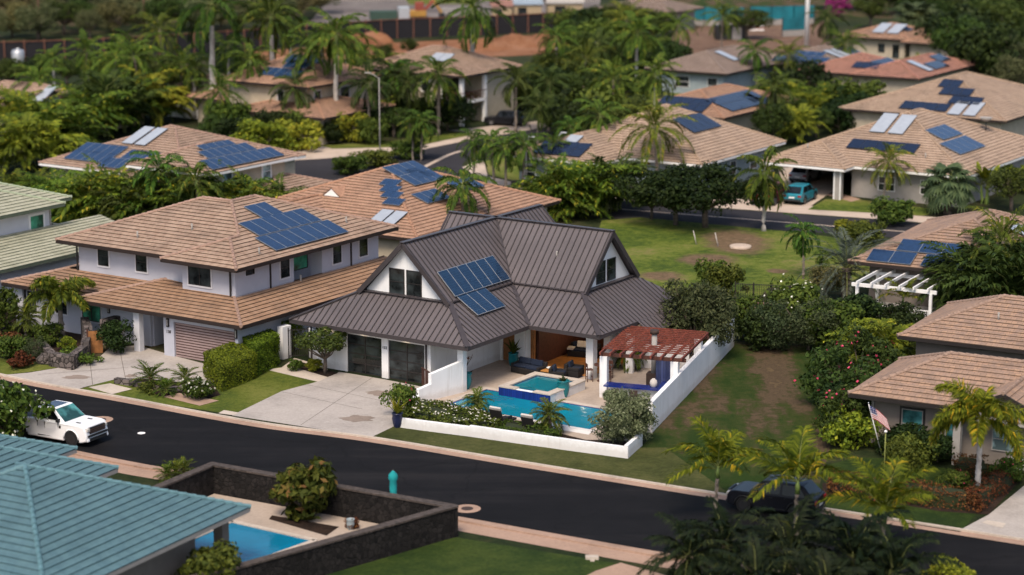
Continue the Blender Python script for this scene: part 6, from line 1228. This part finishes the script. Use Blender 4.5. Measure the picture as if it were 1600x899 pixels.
def stool(u, w, rz, label):
    o = thing('bar_stool', label, 'stool', LH(H,u,w,.02), rz, 'bar stools round the bar table'); mb = MB(); mb.box(-.2,.2,-.2,.2,.72,.77,M_WOODD); mb.build('seat', o)
    for x,y in ((-.17,-.17),(.17,-.17),(-.17,.17),(.17,.17)): mb = MB(); mb.box(x-.02,x+.02,y-.02,y+.02,0,.72 if y < 0 else 1.12,M_WOODD); mb.build('leg', o)
    mb = MB(); mb.box(-.19,.19,.155,.185,.9,1.12,M_WOODD); mb.build('backrest', o); mb = MB(); mb.box(-.17,.17,-.185,-.155,.28,.31,M_WOODD); mb.box(-.17,.17,.155,.185,.28,.31,M_WOODD); mb.build('stretcher', o)
stool(17.5,7.1,Y+2.4,'dark wooden bar stool in front of the white column'); stool(18.7,7.2,Y-2.2,'dark wooden bar stool on the pool side of the bar table'); stool(18.2,8.3,Y+.2,'dark wooden bar stool behind the bar table')
o = thing('fruit_bowl','small pale bowl on the round bar table','bowl',LH(H,18.1,7.6,1.072)); mb = MB(); mb.lathe([(.06,0),(.14,.05),(.15,.12),(.13,.12)],12,M_GREYW); mb.build('shell', o)
def lounge(px, py, label):
    o = thing('lounge_chair', label, 'lounge chair', G(px,py,.02), Y, 'lounge chairs by the pool'); mb = MB(); mb.box(-.4,.4,-.35,1.0,.18,.30,M_WICK); mb.build('seat', o); 
    mb = MB(); mb.beam((0,-.3,.28),(0,-.62,1.05),.75,.10,M_WICK,(0,1,0)); bk = mb.build('backrest', o); mb = MB(); mb.beam((0,-.52,.97),(0,-.62,1.2),.72,.13,M_PILL,(0,1,0)); mb.build('towel', bk)
    for x in (-.45,.36): mb = MB(); mb.box(x,x+.09,-.4,.45,.0,.55,M_WICK); mb.build('armrest', o)
lounge(783,665,'left black wicker lounge chair with pale headrest at the pool edge'); lounge(832,677,'right black wicker lounge chair with pale headrest at the pool edge')
o = thing('side_table','small black wicker table between the two pool lounge chairs','table',G(808,671,.02),Y); mb = MB(); mb.box(-.25,.25,-.25,.25,.4,.44,M_WICK); mb.build('tabletop', o); mb = MB(); mb.box(-.2,.2,-.2,.2,0,.4,M_WICK); mb.build('base', o)
# red wood pergola with kitchen counter
YP = -.313; c0 = G(963,600); o = thing('red_pergola','red stained slatted pergola on white posts over the outdoor kitchen','pergola',c0,YP)
def PLc(p): d = p-Vector((c0.x,c0.y,0)); return d.x*cos(YP)+d.y*sin(YP), -d.x*sin(YP)+d.y*cos(YP)
px0, pw0 = PLc(G(964,556,2.72)); px1, pw1 = PLc(G(1058,566,2.72)); _, pw2 = PLc(G(1012,516,2.72)); x1 = px1; dp = pw2-pw0
mb = MB()
for i in range(14): w = pw0+.9+(dp-1.0)*i/13; mb.box(-.1,x1+.1,w-.045,w+.045,2.86,2.93,M_WOOD)
mb.build('slats', o)
for i in range(9): mb = MB(); x = .0+(x1+.15)*i/8; mb.box(x-.05,x+.05,pw0-.05,pw0+dp+.1,2.70,2.86,M_WOOD); mb.build('rafter', o)
for w in (pw0+.55, pw0+dp-.3): mb = MB(); mb.box(-.15,x1+.3,w-.07,w+.07,2.5,2.70,M_WOODD); mb.build('beam', o)
for x, w in ((.1,pw0+.55),(x1-.35,pw0+.55),(x1-.35,pw0+dp-.3),(.1,pw0+dp-.3)): mb = MB(); mb.box(x-.22,x+.22,w-.22,w+.22,0,2.5,M_WHITE); mb.build('post', o)
o = thing('kitchen_counter','outdoor kitchen counter with cobalt blue tile top under the red pergola','counter',c0,YP); mb = MB(); 
mb.box(.35,x1-.55,pw0-.5,pw0+.35,.92,1.0,M_BTILE); mb.box(x1-1.3,x1-.35,pw0+.35,pw0+2.4,.925,1.003,M_BTILE); mb.build('countertop', o); mb = MB(); mb.box(.6,x1-.7,pw0-.1,pw0+.25,0,.92,M_WHITE); mb.box(x1-1.2,x1-.45,pw0+.25,pw0+2.3,0,.92,M_WHITE); mb.build('base', o)
mb = MB(); mb.box(x1-1.75,x1-.6,pw0+1.55,pw0+1.7,0,2.25,M_BTILE2); mb.build('backsplash', o)
o = thing('barbecue','dark barbecue with tall flue on the outdoor counter','barbecue',c0+Vector((0,0,0)),YP); mb = MB(); mb.box(x1-2.5,x1-1.7,pw0+2.2,pw0+2.9,0,1.2,M_WICKB); mb.build('grill', o); mb = MB(); mb.tube([(x1-2.1,pw0+2.5,1.2),(x1-2.1,pw0+2.5,3.6)],.17,10,M_GREYW); mb.tube([(x1-2.1,pw0+2.5,3.6),(x1-2.1,pw0+2.5,3.82)],.27,10,M_WICKB); mb.build('flue', o)
for i, x in enumerate((1.2,2.3)): 
    oo = thing('wicker_stool',('left','right')[i]+' brown wicker stool under the cobalt counter','stool',LH(H,0,0)*0+Vector((c0.x+x*cos(YP)-(pw0-.75)*sin(YP), c0.y+x*sin(YP)+(pw0-.75)*cos(YP), .02)),YP); mb = MB(); mb.box(-.24,.24,-.22,.22,.1,.62,M_WICKB); mb.box(-.24,.24,-.26,-.20,.62,.95,M_WICKB); mb.build('seat', oo)
o = thing('lantern','round pale lantern standing on the cobalt counter','lantern',Vector((c0.x+(x1-1.5)*cos(YP)-(pw0+.05)*sin(YP), c0.y+(x1-1.5)*sin(YP)+(pw0+.05)*cos(YP), 1.002))); mb = MB(); mb.lathe([(.14,0),(.2,.08),(.23,.24),(.19,.4),(.1,.47),(.09,.5)],14,M_PILL); mb.build('shade', o)
wall_run('planter_wall','white wall with small potted palm behind the red pergola',[LH(H,18.2,11.6),LH(H,21.0,13.1)],[1.5],.2,M_WHITE)
plant('pygmy',984,578,1.9,'small thin palm under the red pergola before its white wall')
plant('street',950,545,3.6,'small palm at the eave corner left of the red pergola')
# white pergola of the right house
a = G(1338,496); o = thing('white_pergola','white timber pergola with railing on the deck of the right hand house','pergola',a,-.5)
for i in range(6): mb = MB(); x = .1+i*1.0; mb.box(x-.055,x+.055,-.45,4.6,2.42,2.62,M_WHTRIM); mb.build('rafter', o)
for w in (0,4.2): mb = MB(); mb.box(-.4,5.6,w-.07,w+.07,2.18,2.42,M_WHTRIM); mb.build('beam', o)
for x,w in ((0,0),(5.2,0),(0,4.2),(5.2,4.2)): mb = MB(); mb.box(x-.1,x+.1,w-.1,w+.1,0,2.18,M_WHTRIM); mb.build('post', o)
mb = MB(); mb.box(0,5.2,.1,4.2,.15,.3,M_GREYW); mb.build('deck', o); mb = MB(); mb.box(.12,5.1,-.03,.03,.95,1.02,M_WHTRIM)
for i in range(34): mb.box(.15+i*.147,.19+i*.147,-.02,.02,.3,.95,M_WHTRIM)
mb.build('railing', o)
# ------------------------------------------------------------------ vehicles
def paint(name, c, rough=.28): 
    m, nt, b = new_mat(name); b.inputs['Base Color'].default_value = (*c,1); b.inputs['Roughness'].default_value = rough; b.inputs['Coat Weight'].default_value = .06 if max(c) < .1 else .2; b.inputs['Specular IOR Level'].default_value = .16 if max(c) < .1 else .4; b.inputs['Coat Roughness'].default_value = .08
    n = noise(nt, coords(nt), 2, 4); bump(nt, b, n, .02, .01); return m
M_CARG = glass_mat('car_glass', (0.006,0.008,0.010), .05, .3); M_TYRE = plain('tyre', (0.012,0.012,0.013), .9); M_RIM = plain('alloy_rim', (0.20,0.20,0.21), .35, .1, metal=.7); M_AMB = plain('bronze_grille', (0.10,0.06,0.045), .4); M_LAMPW = plain('headlamp', (0.55,0.52,0.47), .15); M_LAMPR = plain('tail_lamp', (0.28,0.008,0.012), .2); M_PLAS = plain('black_plastic', (0.015,0.015,0.016), .6); M_CHR = plain('chrome', (0.5,0.5,0.5), .2, .05, metal=.9)
def soft(o):
    o.data.polygons.foreach_set('use_smooth', [True]*len(o.data.polygons)); o.modifiers['bevel'].segments = 3
    try: o.data.set_sharp_from_angle(angle=R(50))
    except Exception: pass
def car(name, label, loc, rz, body, Lc=4.6, Wc=1.85, Hc=1.66, belt=1.0, hood=(1.35,.95), cab=(1.25,1.75,3.6,4.35), ax=(.9,3.65), wr=.35, pickup=False, roofm=None, plate=True, trim=None, rim=None):
    """x runs from the front bumper (0) to the rear (Lc)"""
    o = thing(name, label, 'pickup truck' if pickup else 'car', loc, rz); W2 = Wc/2; g = .24
    prof = [(0.06,.34),(0.0,.52),(0.03,.78),(.18,hood[1]-.06),(.5,hood[1]),(cab[0],belt-.02),(cab[3],belt)] + ([(Lc-.03,belt-.02)] if not pickup else [(Lc-.02,belt)]) + [(Lc,.80),(Lc-.02,.5),(Lc-.12,.32)]
    bot = []
    for x in reversed(ax):
        bot += [(x+wr*1.2,g)]+[(x+wr*1.18*cos(t),wr+wr*1.18*sin(t)) for t in [pi*i/8 for i in range(9)] if wr+wr*1.18*sin(t) > g]+[(x-wr*1.2,g)]
    prof = prof+bot; mb = MB(); n = len(prof); ymod = lambda x, z: W2*(1-.10*max(0,(.45-x)/.45)**2-.06*max(0,(x-(Lc-.4))/.4)**2)*(1-.05*max(0,(z-.75)))
    A = [(x,-ymod(x,z),z) for x,z in prof]; B = [(x,ymod(x,z),z) for x,z in prof]
    mb.mesh_faces(A+B, [tuple(range(n)), tuple(reversed(range(n,2*n)))]+[(i,n+i,n+(i+1)%n,(i+1)%n) for i in range(n)], body); bo = mb.build('body', o, bevel=.075); soft(bo)
    # greenhouse
    x0,x1,x2,x3 = cab; t = W2*.93; tt = W2*(.80 if pickup else .76); zt = Hc-.03; zb = belt-.03
    p = [(x0,-t,zb),(x3,-t,zb),(x3,t,zb),(x0,t,zb),(x1,-tt,zt),(x2,-tt,zt),(x2,tt,zt),(x1,tt,zt)]
    mb = MB(); mb.mesh_faces(p, [(0,1,5,4),(1,2,6,5),(2,3,7,6),(3,0,4,7),(4,5,6,7)], body); soft(mb.build('cabin', o, bevel=.13))
    def inset(q, k0, k1, k2, k3, name_, m=M_CARG, off=.012):
        q = [V3(v) for v in q]; f = lambda a, b: q[0].lerp(q[1],a).lerp(q[3].lerp(q[2],a),b); nn = (q[1]-q[0]).cross(q[3]-q[0]).normalized()
        c_ = [f(k0,k1)+nn*off,f(k2,k1)+nn*off,f(k2,k3)+nn*off,f(k0,k3)+nn*off]; mb = MB(); mb.mesh_faces(c_+[v-nn*.02 for v in c_], [(0,1,2,3),(0,4,5,1),(1,5,6,2),(2,6,7,3),(3,7,4,0)], m); mb.build(name_, o)
    inset([p[3],p[0],p[4],p[7]], .06,.06,.94,.93,'windscreen', M_GTEAL if roofm == 'pano' else M_CARG); inset([p[1],p[2],p[6],p[5]], .08,.12,.92,.92,'rear_window')
    m_ = .52
    for s_, q in ((-1,[p[0],p[1],p[5],p[4]]),(1,[p[2],p[3],p[7],p[6]])):
        a_, b_ = (.10,.48) if s_ < 0 else (.52,.90); c2, d2 = (.52,.90) if s_ < 0 else (.10,.48)
        inset(q,a_,.14,b_,.90,'side_window'); inset(q,c2,.14,d2,.90,'side_window')
    inset([p[4],p[5],p[6],p[7]], .12,.14,.88,.86,'roof_panel', M_SOLARD if roofm == 'pano' else roofm or body, .008)
    for x in ax:
        for s_ in (-1,1):
            w_ = MB(); yy = s_*(W2-.12)
            w_.tube([(x,yy-.11,wr),(x,yy+.11,wr)], wr, 20, M_TYRE); wo_ = w_.build('wheel', o); w_ = MB(); w_.tube([(x,yy+s_*.10,wr),(x,yy+s_*.118,wr)], wr*.64, 10, rim or M_RIM); 
            w_.build('rim', wo_)
            a_ = MB(); pts = [(x+wr*1.2*cos(pi*i/10), s_*(W2-.005), wr+wr*1.2*sin(pi*i/10)) for i in range(11)]; a_.tube(pts, .045, 5, trim or M_PLAS, True); a_.build('wheel_arch', o)
    for s_ in (-1,1):
        mb = MB(); mb.box(-.015,.22,s_*W2*.62-.2,s_*W2*.62+.2,hood[1]-.32,hood[1]-.15,M_LAMPW); mb.build('headlight', o, bevel=.02)
        mb = MB(); mb.box(Lc-.16,Lc+.012,s_*(W2*.74)-.16,s_*(W2*.74)+.16,belt-.26,belt-.08,M_LAMPR); mb.build('tail_light', o, bevel=.02)
        mb = MB(); mb.box(x0+.32,x0+.5,s_*(t+.04)-.13,s_*(t+.04)+.13,belt+.0,belt+.17,M_PLAS); mb.build('mirror', o, bevel=.03)
        mb = MB(); [mb.box(xg-.012,xg+.012,s_*W2*.93,s_*(W2*.988),.42,belt-.05,M_PLAS) for xg in (x0+.42,(x0+x3)/2+.22,x3-.42)]; mb.box(x0+.42,x3-.42,s_*W2*.93,s_*(W2*1.0),.36,.42,M_PLAS); mb.build('door_seams', o)
        for xd in (x0+.55,(x0+x3)/2+.25): mb = MB(); mb.box(xd+.55,xd+.72,s_*(W2*.985)-.02,s_*(W2*.985)+.02,belt-.16,belt-.12,M_PLAS if not pickup else body); mb.build('door_handle', o)
    gw = .62 if pickup else .5; gl = .46 if pickup else .36; mb = MB(); mb.box(-.02,.1,-W2*gw,W2*gw,hood[1]-gl,hood[1]-.12,M_PLAS); 
    for i in range(3): mb.box(-.035,.05,-W2*gw,W2*gw,hood[1]-gl+.05+i*.09,hood[1]-gl+.08+i*.09,M_ALUD if not pickup else M_AMB)
    mb.build('grille', o)
    if pickup: mb = MB(); mb.box(-.06,.1,-W2*.7,W2*.7,.36,.52,M_PLAS); mb.box(-.058,.1,-W2*.8,W2*.8,.60,.70,M_PLAS); mb.build('bumper_grille', o)
    mb = MB(); mb.box(-.05,.12,-W2*.86,W2*.86,.34,.5,trim or M_PLAS); mb.build('front_bumper', o, bevel=.04); mb = MB(); mb.box(Lc-.12,Lc+.05,-W2*.86,W2*.86,.34,.52,trim or M_PLAS); mb.build('rear_bumper', o, bevel=.04)
    if plate: mb = MB(); mb.box(Lc+.02,Lc+.03,-.26,.26,.62,.75,M_WHTRIM); mb.build('number_plate', o)
    if pickup:
        mb = MB(); mb.box(cab[3]+.12,Lc-.12,-W2+.14,W2-.14,belt-.28,belt+.006,M_PLAS); mb.build('truck_bed', o)
        for s_ in (-1,1): mb = MB(); mb.box(.75,1.05,s_*.48-.05,s_*.48+.05,hood[1]+.0,hood[1]+.035,M_PLAS); mb.build('bonnet_vent', o); mb = MB(); mb.box(1.72,1.86,s_*W2*.95,s_*(W2*.99),hood[1]-.42,hood[1]-.14,M_PLAS); mb.build('wing_vent', o)
    return o
P_WHITE = paint('white_paint', (0.78,0.79,0.80)); P_BLACK = paint('dark_navy_paint', (0.008,0.009,0.014)); P_TEAL = paint('teal_paint', (0.012,0.17,0.22)); P_MAR = paint('maroon_paint', (0.07,0.008,0.012)); P_SIL = paint('silver_paint', (0.35,0.36,0.38)); P_BLK = paint('black_paint', (0.012,0.012,0.015))
rd = atan = math.atan2
RYAW = math.atan2(-(118.8-111.3), 14.5)   # along the street
def face(px, py, yaw, front_to_right, L):   # place so that the middle of the car stands at the point
    p = G(px,py); return p
def put(px, py, yaw, Lc, flip):
    c = G(px,py); a = yaw+(pi if flip else 0); return (c.x-cos(a)*Lc/2, c.y-sin(a)*Lc/2, .012), a
l_, a_ = put(88,684,RYAW-.03,5.9,True)
car('pickup_truck','white pickup truck with dark glass roof and black bonnet vents on the street', l_, a_, P_WHITE, 5.9,2.03,1.95,1.26,(1.5,1.22),(1.5,2.35,3.55,3.8),(1.02,4.65),.43,True,'pano',trim=P_WHITE,rim=M_ALUD)
l_, a_ = put(1212,798,RYAW+.03,4.6,False)
car('parked_car','dark navy crossover parked by the kerb behind the young palms', l_, a_, P_BLACK, 4.6,1.88,1.70,1.06,(1.3,1.04),(1.15,1.85,3.85,4.48),(.92,3.62),.38,rim=M_ALUD)
l_, a_ = put(1250,315,math.atan2(13,6.5)+.0,4.5,True)
car('parked_car','teal electric crossover with white rear bumper on the carport driveway', l_, a_, P_TEAL, 4.5,1.88,1.62,.98,(1.2,.96),(.95,1.6,3.6,4.4),(.85,3.6),.36,trim=M_PLAS); bpy.data.objects
l_, a_ = put(1205,316,math.atan2(13,6.5),5.4,True)
car('parked_truck','dark maroon truck half hidden by the weeping palm left of the teal car', l_, a_, P_MAR, 5.4,1.95,1.85,1.12,(1.4,1.1),(1.4,2.0,3.5,3.8),(.95,4.3),.4,True)
l_, a_ = put(1258,283,math.atan2(13,6.5),4.6,True)
car('parked_car','silver car parked inside the dark carport', l_, a_, P_SIL)
l_, a_ = put(1035,318,RYAW+.35,4.7,False)
car('parked_car','white car behind the spreading trees on the upper street', l_, a_, P_WHITE)
l_, a_ = put(1117,144,RYAW+.55,4.8,False)
car('parked_car','black van like car beside the grey roofed house', l_, a_, P_BLK, 4.8,1.95,1.85,1.05)
l_, a_ = put(790,196,RYAW+.2,4.6,False)
car('parked_car','dark car at the far driveway beside the balcony house', l_, a_, P_BLK)
# ------------------------------------------------------------------ street things
def manhole(px, py, r, label):
    o = thing('manhole', label, 'manhole', G(px,py,.010)); mb = MB(); mb.lathe([(r,0),(r,.006)],28,M_GUT); mb.build('collar', o); mb = MB(); mb.lathe([(r*.45,.006),(r*.45,.012)],24,M_WICKB); mb.build('lid', o)
manhole(157,656,.72,'round manhole with pale collar behind the white pickup'); manhole(730,795,.68,'round manhole with pale collar near the lava wall corner')
mb = MB(); mb.lathe([(.22,0),(.22,.01)],18,M_WHTRIM); o = mb.build('valve_cover', None, G(221,677,.010)); tag(o,'small white valve cover on the street','valve cover')
o = thing('concrete_disc','pale round concrete disc lying in the bare patch of the back lawn','slab',G(1157,387)); mb = MB(); mb.lathe([(.85,0),(.87,.14),(.8,.18)],24,M_PAVE); mb.build('slab', o)
mb = MB(); mb.box(-.8,.1,-.5,-.2,0,.16,M_CONC2); mb.build('rubble', o)
for px,py,lb in ((1088,382,'pale stick stuck in the back lawn under the spreading tree'),(1122,385,'short pale stick in the bare patch')):
    p = G(px,py); o = thing('stick',lb,'stick',p); mb = MB(); mb.tube([(0,0,0),(-.25,.1,1.1)],[.05,.03],6,M_PILL); mb.build('pole', o)
o = thing('utility_box','pale utility box on the near lawn','utility box',G(925,873)); mb = MB(); mb.box(-.3,.3,-.2,.2,0,.12,M_CONC2); mb.build('cover', o); mb = MB(); mb.box(-.1,.1,-.45,-.3,0,.08,M_CONC2); mb.build('marker', o)
# folded umbrella
o = thing('folded_umbrella','closed turquoise parasol standing behind the lava rock wall','parasol',G(615,812)); mb = MB(); mb.tube([(0,0,0),(0,0,2.55)],.03,8,M_WICKB); mb.build('pole', o); mb = MB(); 
mb.lathe([(.21,.75),(.23,.9),(.16,1.2),(.19,1.7),(.17,1.95),(.24,2.1),(.22,2.3),(.08,2.45),(.03,2.5)],14,M_CANV); cp = mb.build('canopy', o); mb = MB(); mb.tube([(0,0,1.2),(0,0,1.26)],.175,12,M_GTEAL); mb.build('strap', cp)
mb = MB(); mb.lathe([(.35,0),(.33,.1),(.05,.14)],16,M_GREYW); mb.build('base', o)
o = thing('garden_pool','bright blue garden pool behind the lava rock wall','pool',G(360,850)); c = G(360,850); mb = MB(); q = [G(*p)-c for p in ((362,816),(493,846),(380,886),(250,866))]; mb.poly([(p.x,p.y,.035) for p in q][::-1], M_POOL2); w_ = mb.build('water', o)
if w_.data.polygons[0].normal.z < 0: w_.data.flip_normals()
mb = MB(); Z = Vector((0,0,.04)); [mb.beam(q[i]+Z,q[(i+1)%4]+Z,.3,.08,M_CONC2) for i in range(4)]; mb.build('coping', o)
# flag
p = G(1374,713); o = thing('flag','striped flag with blue canton on a short slanted pole at the gable house','flag',(p.x,p.y,0)); tip = Vector((-.7,-.1,2.95)); mb = MB(); mb.tube([Vector((.15,.05,0)),tip],.025,6,M_WHTRIM); mb.tube([tip,tip+Vector((0,0,.07))],.035,8,M_CHR); mb.build('pole', o)
mb = MB(); M_FR = plain('flag_red',(0.42,0.02,0.035),.9); M_FB = plain('flag_blue',(0.02,0.03,0.14),.9); M_FW = plain('flag_white',(0.75,0.73,0.72),.9); d = (Vector((.15,.05,0))-tip).normalized()
ns, nx = 13, 8; Lf, Hf = 1.35, .78; 
for i in range(ns):
    for j in range(nx):
        def pt(a, b): s_ = tip+d*(.08+Hf*a); return s_+Vector((.72*b*Lf+.05*a*b, -.07*sin(b*8+a*2), -.55*b*Lf*(.6+.4*b)))
        a0,a1,b0,b1 = i/ns,(i+1)/ns,j/nx,(j+1)/nx; m_ = (M_FB if (i < 7 and j < 3) else M_FR if i % 2 == 0 else M_FW); mb.poly([pt(a0,b0),pt(a0,b1),pt(a1,b1),pt(a1,b0)], m_)
for i in range(4):
    for j in range(3): s_ = pt((i*1.6+.9)/ns,(j+.5)/nx); mb.box(s_.x-.015,s_.x+.015,s_.y-.04,s_.y-.02,s_.z-.015,s_.z+.015,M_FW)
mb.build('cloth', o)
# lamps and poles
def street_lamp(px, py, h_, label, arm=1.8, az=0.3, k=1.0, pm=None):
    M_ALU = pm or globals()['M_ALU']
    o = thing('street_lamp',label,'street lamp',G(px,py)); mb = MB(); mb.tube([(0,0,0),(0,0,h_*.6),(0,0,h_)],[.10*k,.08*k,.06*k],8,M_ALU); mb.build('pole', o); mb = MB(); mb.tube([(0,0,h_-.1),(cos(az)*arm*.5,sin(az)*arm*.5,h_+.3),(cos(az)*arm,sin(az)*arm,h_+.45)],.045,6,M_ALU); mb.build('arm', o); mb = MB(); mb.box(cos(az)*arm-.3,cos(az)*arm+.3,sin(az)*arm-.13,sin(az)*arm+.13,h_+.38,h_+.5,M_ALU); mb.build('lamp_head', o, bevel=.04)
street_lamp(594,258,8.6,'grey street lamp behind the tawny roof ridge',1.2,2.8,.75,M_GREYW); street_lamp(910,135,5.2,'grey street lamp with pale arm in the middle thicket',2.2,.2); street_lamp(870,288,4.4,'short lamp post at the bend with the black low wall',.6,0); street_lamp(822,300,4.6,'lamp post between the curved palms of the street bend',.5,.2)
o = thing('light_mast','tall white light mast behind the grey roofed house','mast',G(1260,74)); mb = MB(); mb.tube([(0,0,0),(0,0,16)],[.36,.28],12,M_WHTRIM); mb.build('pole', o); mb = MB(); mb.box(-1.6,1.6,-.15,.15,15.4,15.8,M_ALU); mb.build('crossbar', o)
def upole(px, py, h_, label): o = thing('utility_pole',label,'utility pole',G(px,py)); mb = MB(); mb.tube([(0,0,0),(0,0,h_)],[.2,.15],8,M_BROWNB); mb.build('pole', o); mb = MB(); mb.box(-1.1,1.1,-.06,.06,h_-.9,h_-.75,M_BROWNB); mb.build('crossarm', o)
upole(62,60,9.5,'brown wooden utility pole behind the left end of the site fence'); upole(226,50,9,'brown wooden utility pole behind the site fence in the scrub')
# black low wall, bins etc by the bend
wall_run('black_low_wall','black low wall with white caps at the street bend',pix((838,280),(905,284)),[1.5],.3,M_NAVY,M_GREYW)
wall_run('bend_rock_wall','low dark rock wall along the street bend',pix((800,292),(870,300)),[.6],.4,M_ROCK)
o = thing('wheelie_bin','dark blue wheelie bin on the street bend','bin',G(826,297)); mb = MB(); mb.box(-.3,.3,-.35,.35,.08,.95,M_BLUE); mb.build('body', o, bevel=.04); mb = MB(); mb.box(-.32,.32,-.38,.38,.95,1.02,M_NAVY); mb.build('lid', o)
o = thing('water_tank','grey cylindrical tank in front of the site fence','tank',G(29,104)); mb = MB(); mb.lathe([(.85,0),(.9,.1),(.9,2.0),(.75,2.25),(.3,2.35)],16,M_ALU); mb.build('shell', o); mb = MB(); mb.lathe([(.25,2.35),(.25,2.5)],12,M_ALU); mb.build('hatch', o)
# construction yard
def shed(px,py,w,d,hh,roofm,wallm,label,rz=0.1):
    o = thing('yard_shed',label,'shed',G(px,py),rz); mb = MB(); mb.box(0,w,0,d,0,hh,wallm); mb.build('wall', o); mb = MB(); q = [(-.3,-.3,hh+.02),(w+.3,-.3,hh+.02),(w+.3,d/2,hh+1.0),(-.3,d/2,hh+1.0)]; q2 = [(-.3,d+.3,hh+.02),(w+.3,d+.3,hh+.02)]; mb.mesh_faces(q+q2,[(0,1,2,3),(3,2,5,4)],roofm); mb.build('roof', o); mb = MB(); mb.box(w*.2,w*.5,-.04,0,.1,hh*.8,M_GLASS); mb.build('door', o)
M_BLUR = plain('pale_blue_roof',(0.22,0.27,0.32),.6); M_YELW = plain('yellow_wall',(0.34,0.26,0.16),.8); M_REDR = plain('red_roof',(0.22,0.11,0.085),.7)
shed(800,30,5,4,2.4,M_BLUR,M_YELW,'yard shed with pale blue roof behind the site fence'); shed(770,31,3.2,3,2.2,M_REDR,M_YELW,'yellow yard shed with reddish roof beside the pale blue one'); shed(856,27,6,3,2.3,M_GREYW,M_YELW,'long yellow yard shed at the right end of the site fence')
M_YEL = plain('machine_yellow',(0.36,0.19,0.04),.7); M_RDM = plain('machine_red',(0.24,0.055,0.035),.7); M_GNM = plain('machine_green',(0.03,0.06,0.045),.7)
o = thing('excavator','yellow and red excavator in the construction yard','excavator',G(650,34),.2); mb = MB(); mb.box(-2.2,2.2,-1.5,-.7,0,.8,M_PLAS); mb.box(-2.2,2.2,.7,1.5,0,.8,M_PLAS); mb.build('tracks', o, bevel=.2); mb = MB(); mb.box(-2.4,1.6,-1.3,1.3,.9,1.9,M_YEL); mb.build('body', o, bevel=.1); mb = MB(); mb.box(-.2,1.2,-1.2,.1,1.9,3.3,M_RDM); mb.build('cab', o, bevel=.08); mb = MB(); mb.beam((1.4,.5,1.7),(3.0,.5,3.4),.4,.5,M_RDM); mb.beam((3.0,.5,3.4),(4.4,.5,1.4),.35,.4,M_YEL); mb.build('boom', o); mb = MB(); mb.box(4.0,4.9,0,1.0,.5,1.3,M_PLAS); mb.build('bucket', o)
o = thing('site_truck','grey and green dump truck left of the excavator in the construction yard','truck',G(607,40),.15); mb = MB(); mb.box(-3,1.4,-1.2,1.2,1.0,2.4,M_GNM); mb.build('tipper', o, bevel=.06); mb = MB(); mb.box(1.6,3.4,-1.15,1.15,.8,3.0,P_SIL); mb.build('cab', o, bevel=.1); mb = MB(); mb.box(2.2,3.42,-1.0,1.0,2.0,2.8,M_GLASS); mb.build('windscreen', o)
for x in (-2.3,-1.0,2.5):
    for s_ in (-1,1): mb = MB(); mb.tube([(x,s_*1.0,.5),(x,s_*1.25,.5)],.5,12,M_TYRE); mb.build('wheel', o)
wall_run('yard_pile','long stack of grey pipe on the gravel yard',pix((690,22),(735,20)),[1.0],1.0,M_GREYW)
# turquoise court screens
M_SCR = plain('court_screen',(0.008,0.13,0.165),.8,.3,.5)
def screen(pts, hh, label, m=M_SCR):
    o = thing('court_fence',label,'fence',pts[0]); c = pts[0]
    for i in range(len(pts)-1):
        a, b = pts[i]-c, pts[i+1]-c; mb = MB(); mb.beam(a+Vector((0,0,hh*.5+.9)), b+Vector((0,0,hh*.5+.9)), .05, hh-.2, m); mb.build('screen', o); mb = MB(); mb.beam(a+Vector((0,.05,.5)), b+Vector((0,.05,.5)), .1, .9, M_GREYW); mb.build('plinth', o)
        for p in (a, b): mb = MB(); mb.beam(p, p+Vector((0,0,hh+1.1)), .12, .12, M_ALUD, (1,0,0)); mb.build('post', o)
screen(pix((1068,40),(1100,41),(1130,41.5),(1162,42)),2.3,'turquoise court screen fence left of the flat dark tree'); screen(pix((1172,40),(1205,40),(1240,39),(1272,38)),2.3,'turquoise court screen fence right of the flat dark tree'); screen(pix((1222,58),(1262,56)),2.0,'short lower turquoise screen beside the white light mast')
o = thing('site_container','black container box on the bare court earth','container',G(1140,62),.1); mb = MB(); mb.box(-2.2,2.2,-1.1,1.1,0,2.2,M_PLAS); mb.build('body', o, bevel=.05); mb = MB(); mb.box(.2,1.6,-1.13,-1.1,.1,2.0,M_GREYW); mb.build('door', o)
o = thing('barrier_stack','red and white barriers piled on the bare court earth','barrier',G(1180,48),0); mb = MB(); mb.box(-1.4,1.4,-.2,.2,0,.9,M_WHTRIM); mb.build('panel', o); mb = MB(); mb.box(-1.42,1.42,-.23,.23,.3,.55,M_RDM); mb.build('stripe', o)
simple('far_house','pale grey roofed building at the upper edge behind the middle thicket',tuple(G(1052,20,3.2)[:2]),'grey',[('a',-14,0,0,10,3.2,.3)],[(-13,-1,1,9,0,3,M_GREYW)]).finish()
# letterbox and lamp on the corner lawn
o = thing('lamp_post','tall thin yellowish post with white flower head on the corner lawn','post',G(1381,752)); mb = MB(); mb.tube([(0,0,0),(0,0,2.6)],.035,6,M_RACH); mb.build('stem', o); mb = MB(); mb.lathe([(.03,0),(.09,.05),(.07,.11),(.02,.14)],10,M_WHTRIM,(0,0,2.6)); mb.build('head', o)
o = thing('garden_railing','white railing at the porch of the gable house','railing',G(1575,742),-.5); mb = MB(); mb.box(0,3,-.03,.03,.9,.97,M_WHTRIM); [mb.box(i*.15,i*.15+.05,-.02,.02,.1,.9,M_WHTRIM) for i in range(21)]; mb.build('bars', o)
bpy.context.view_layer.update()
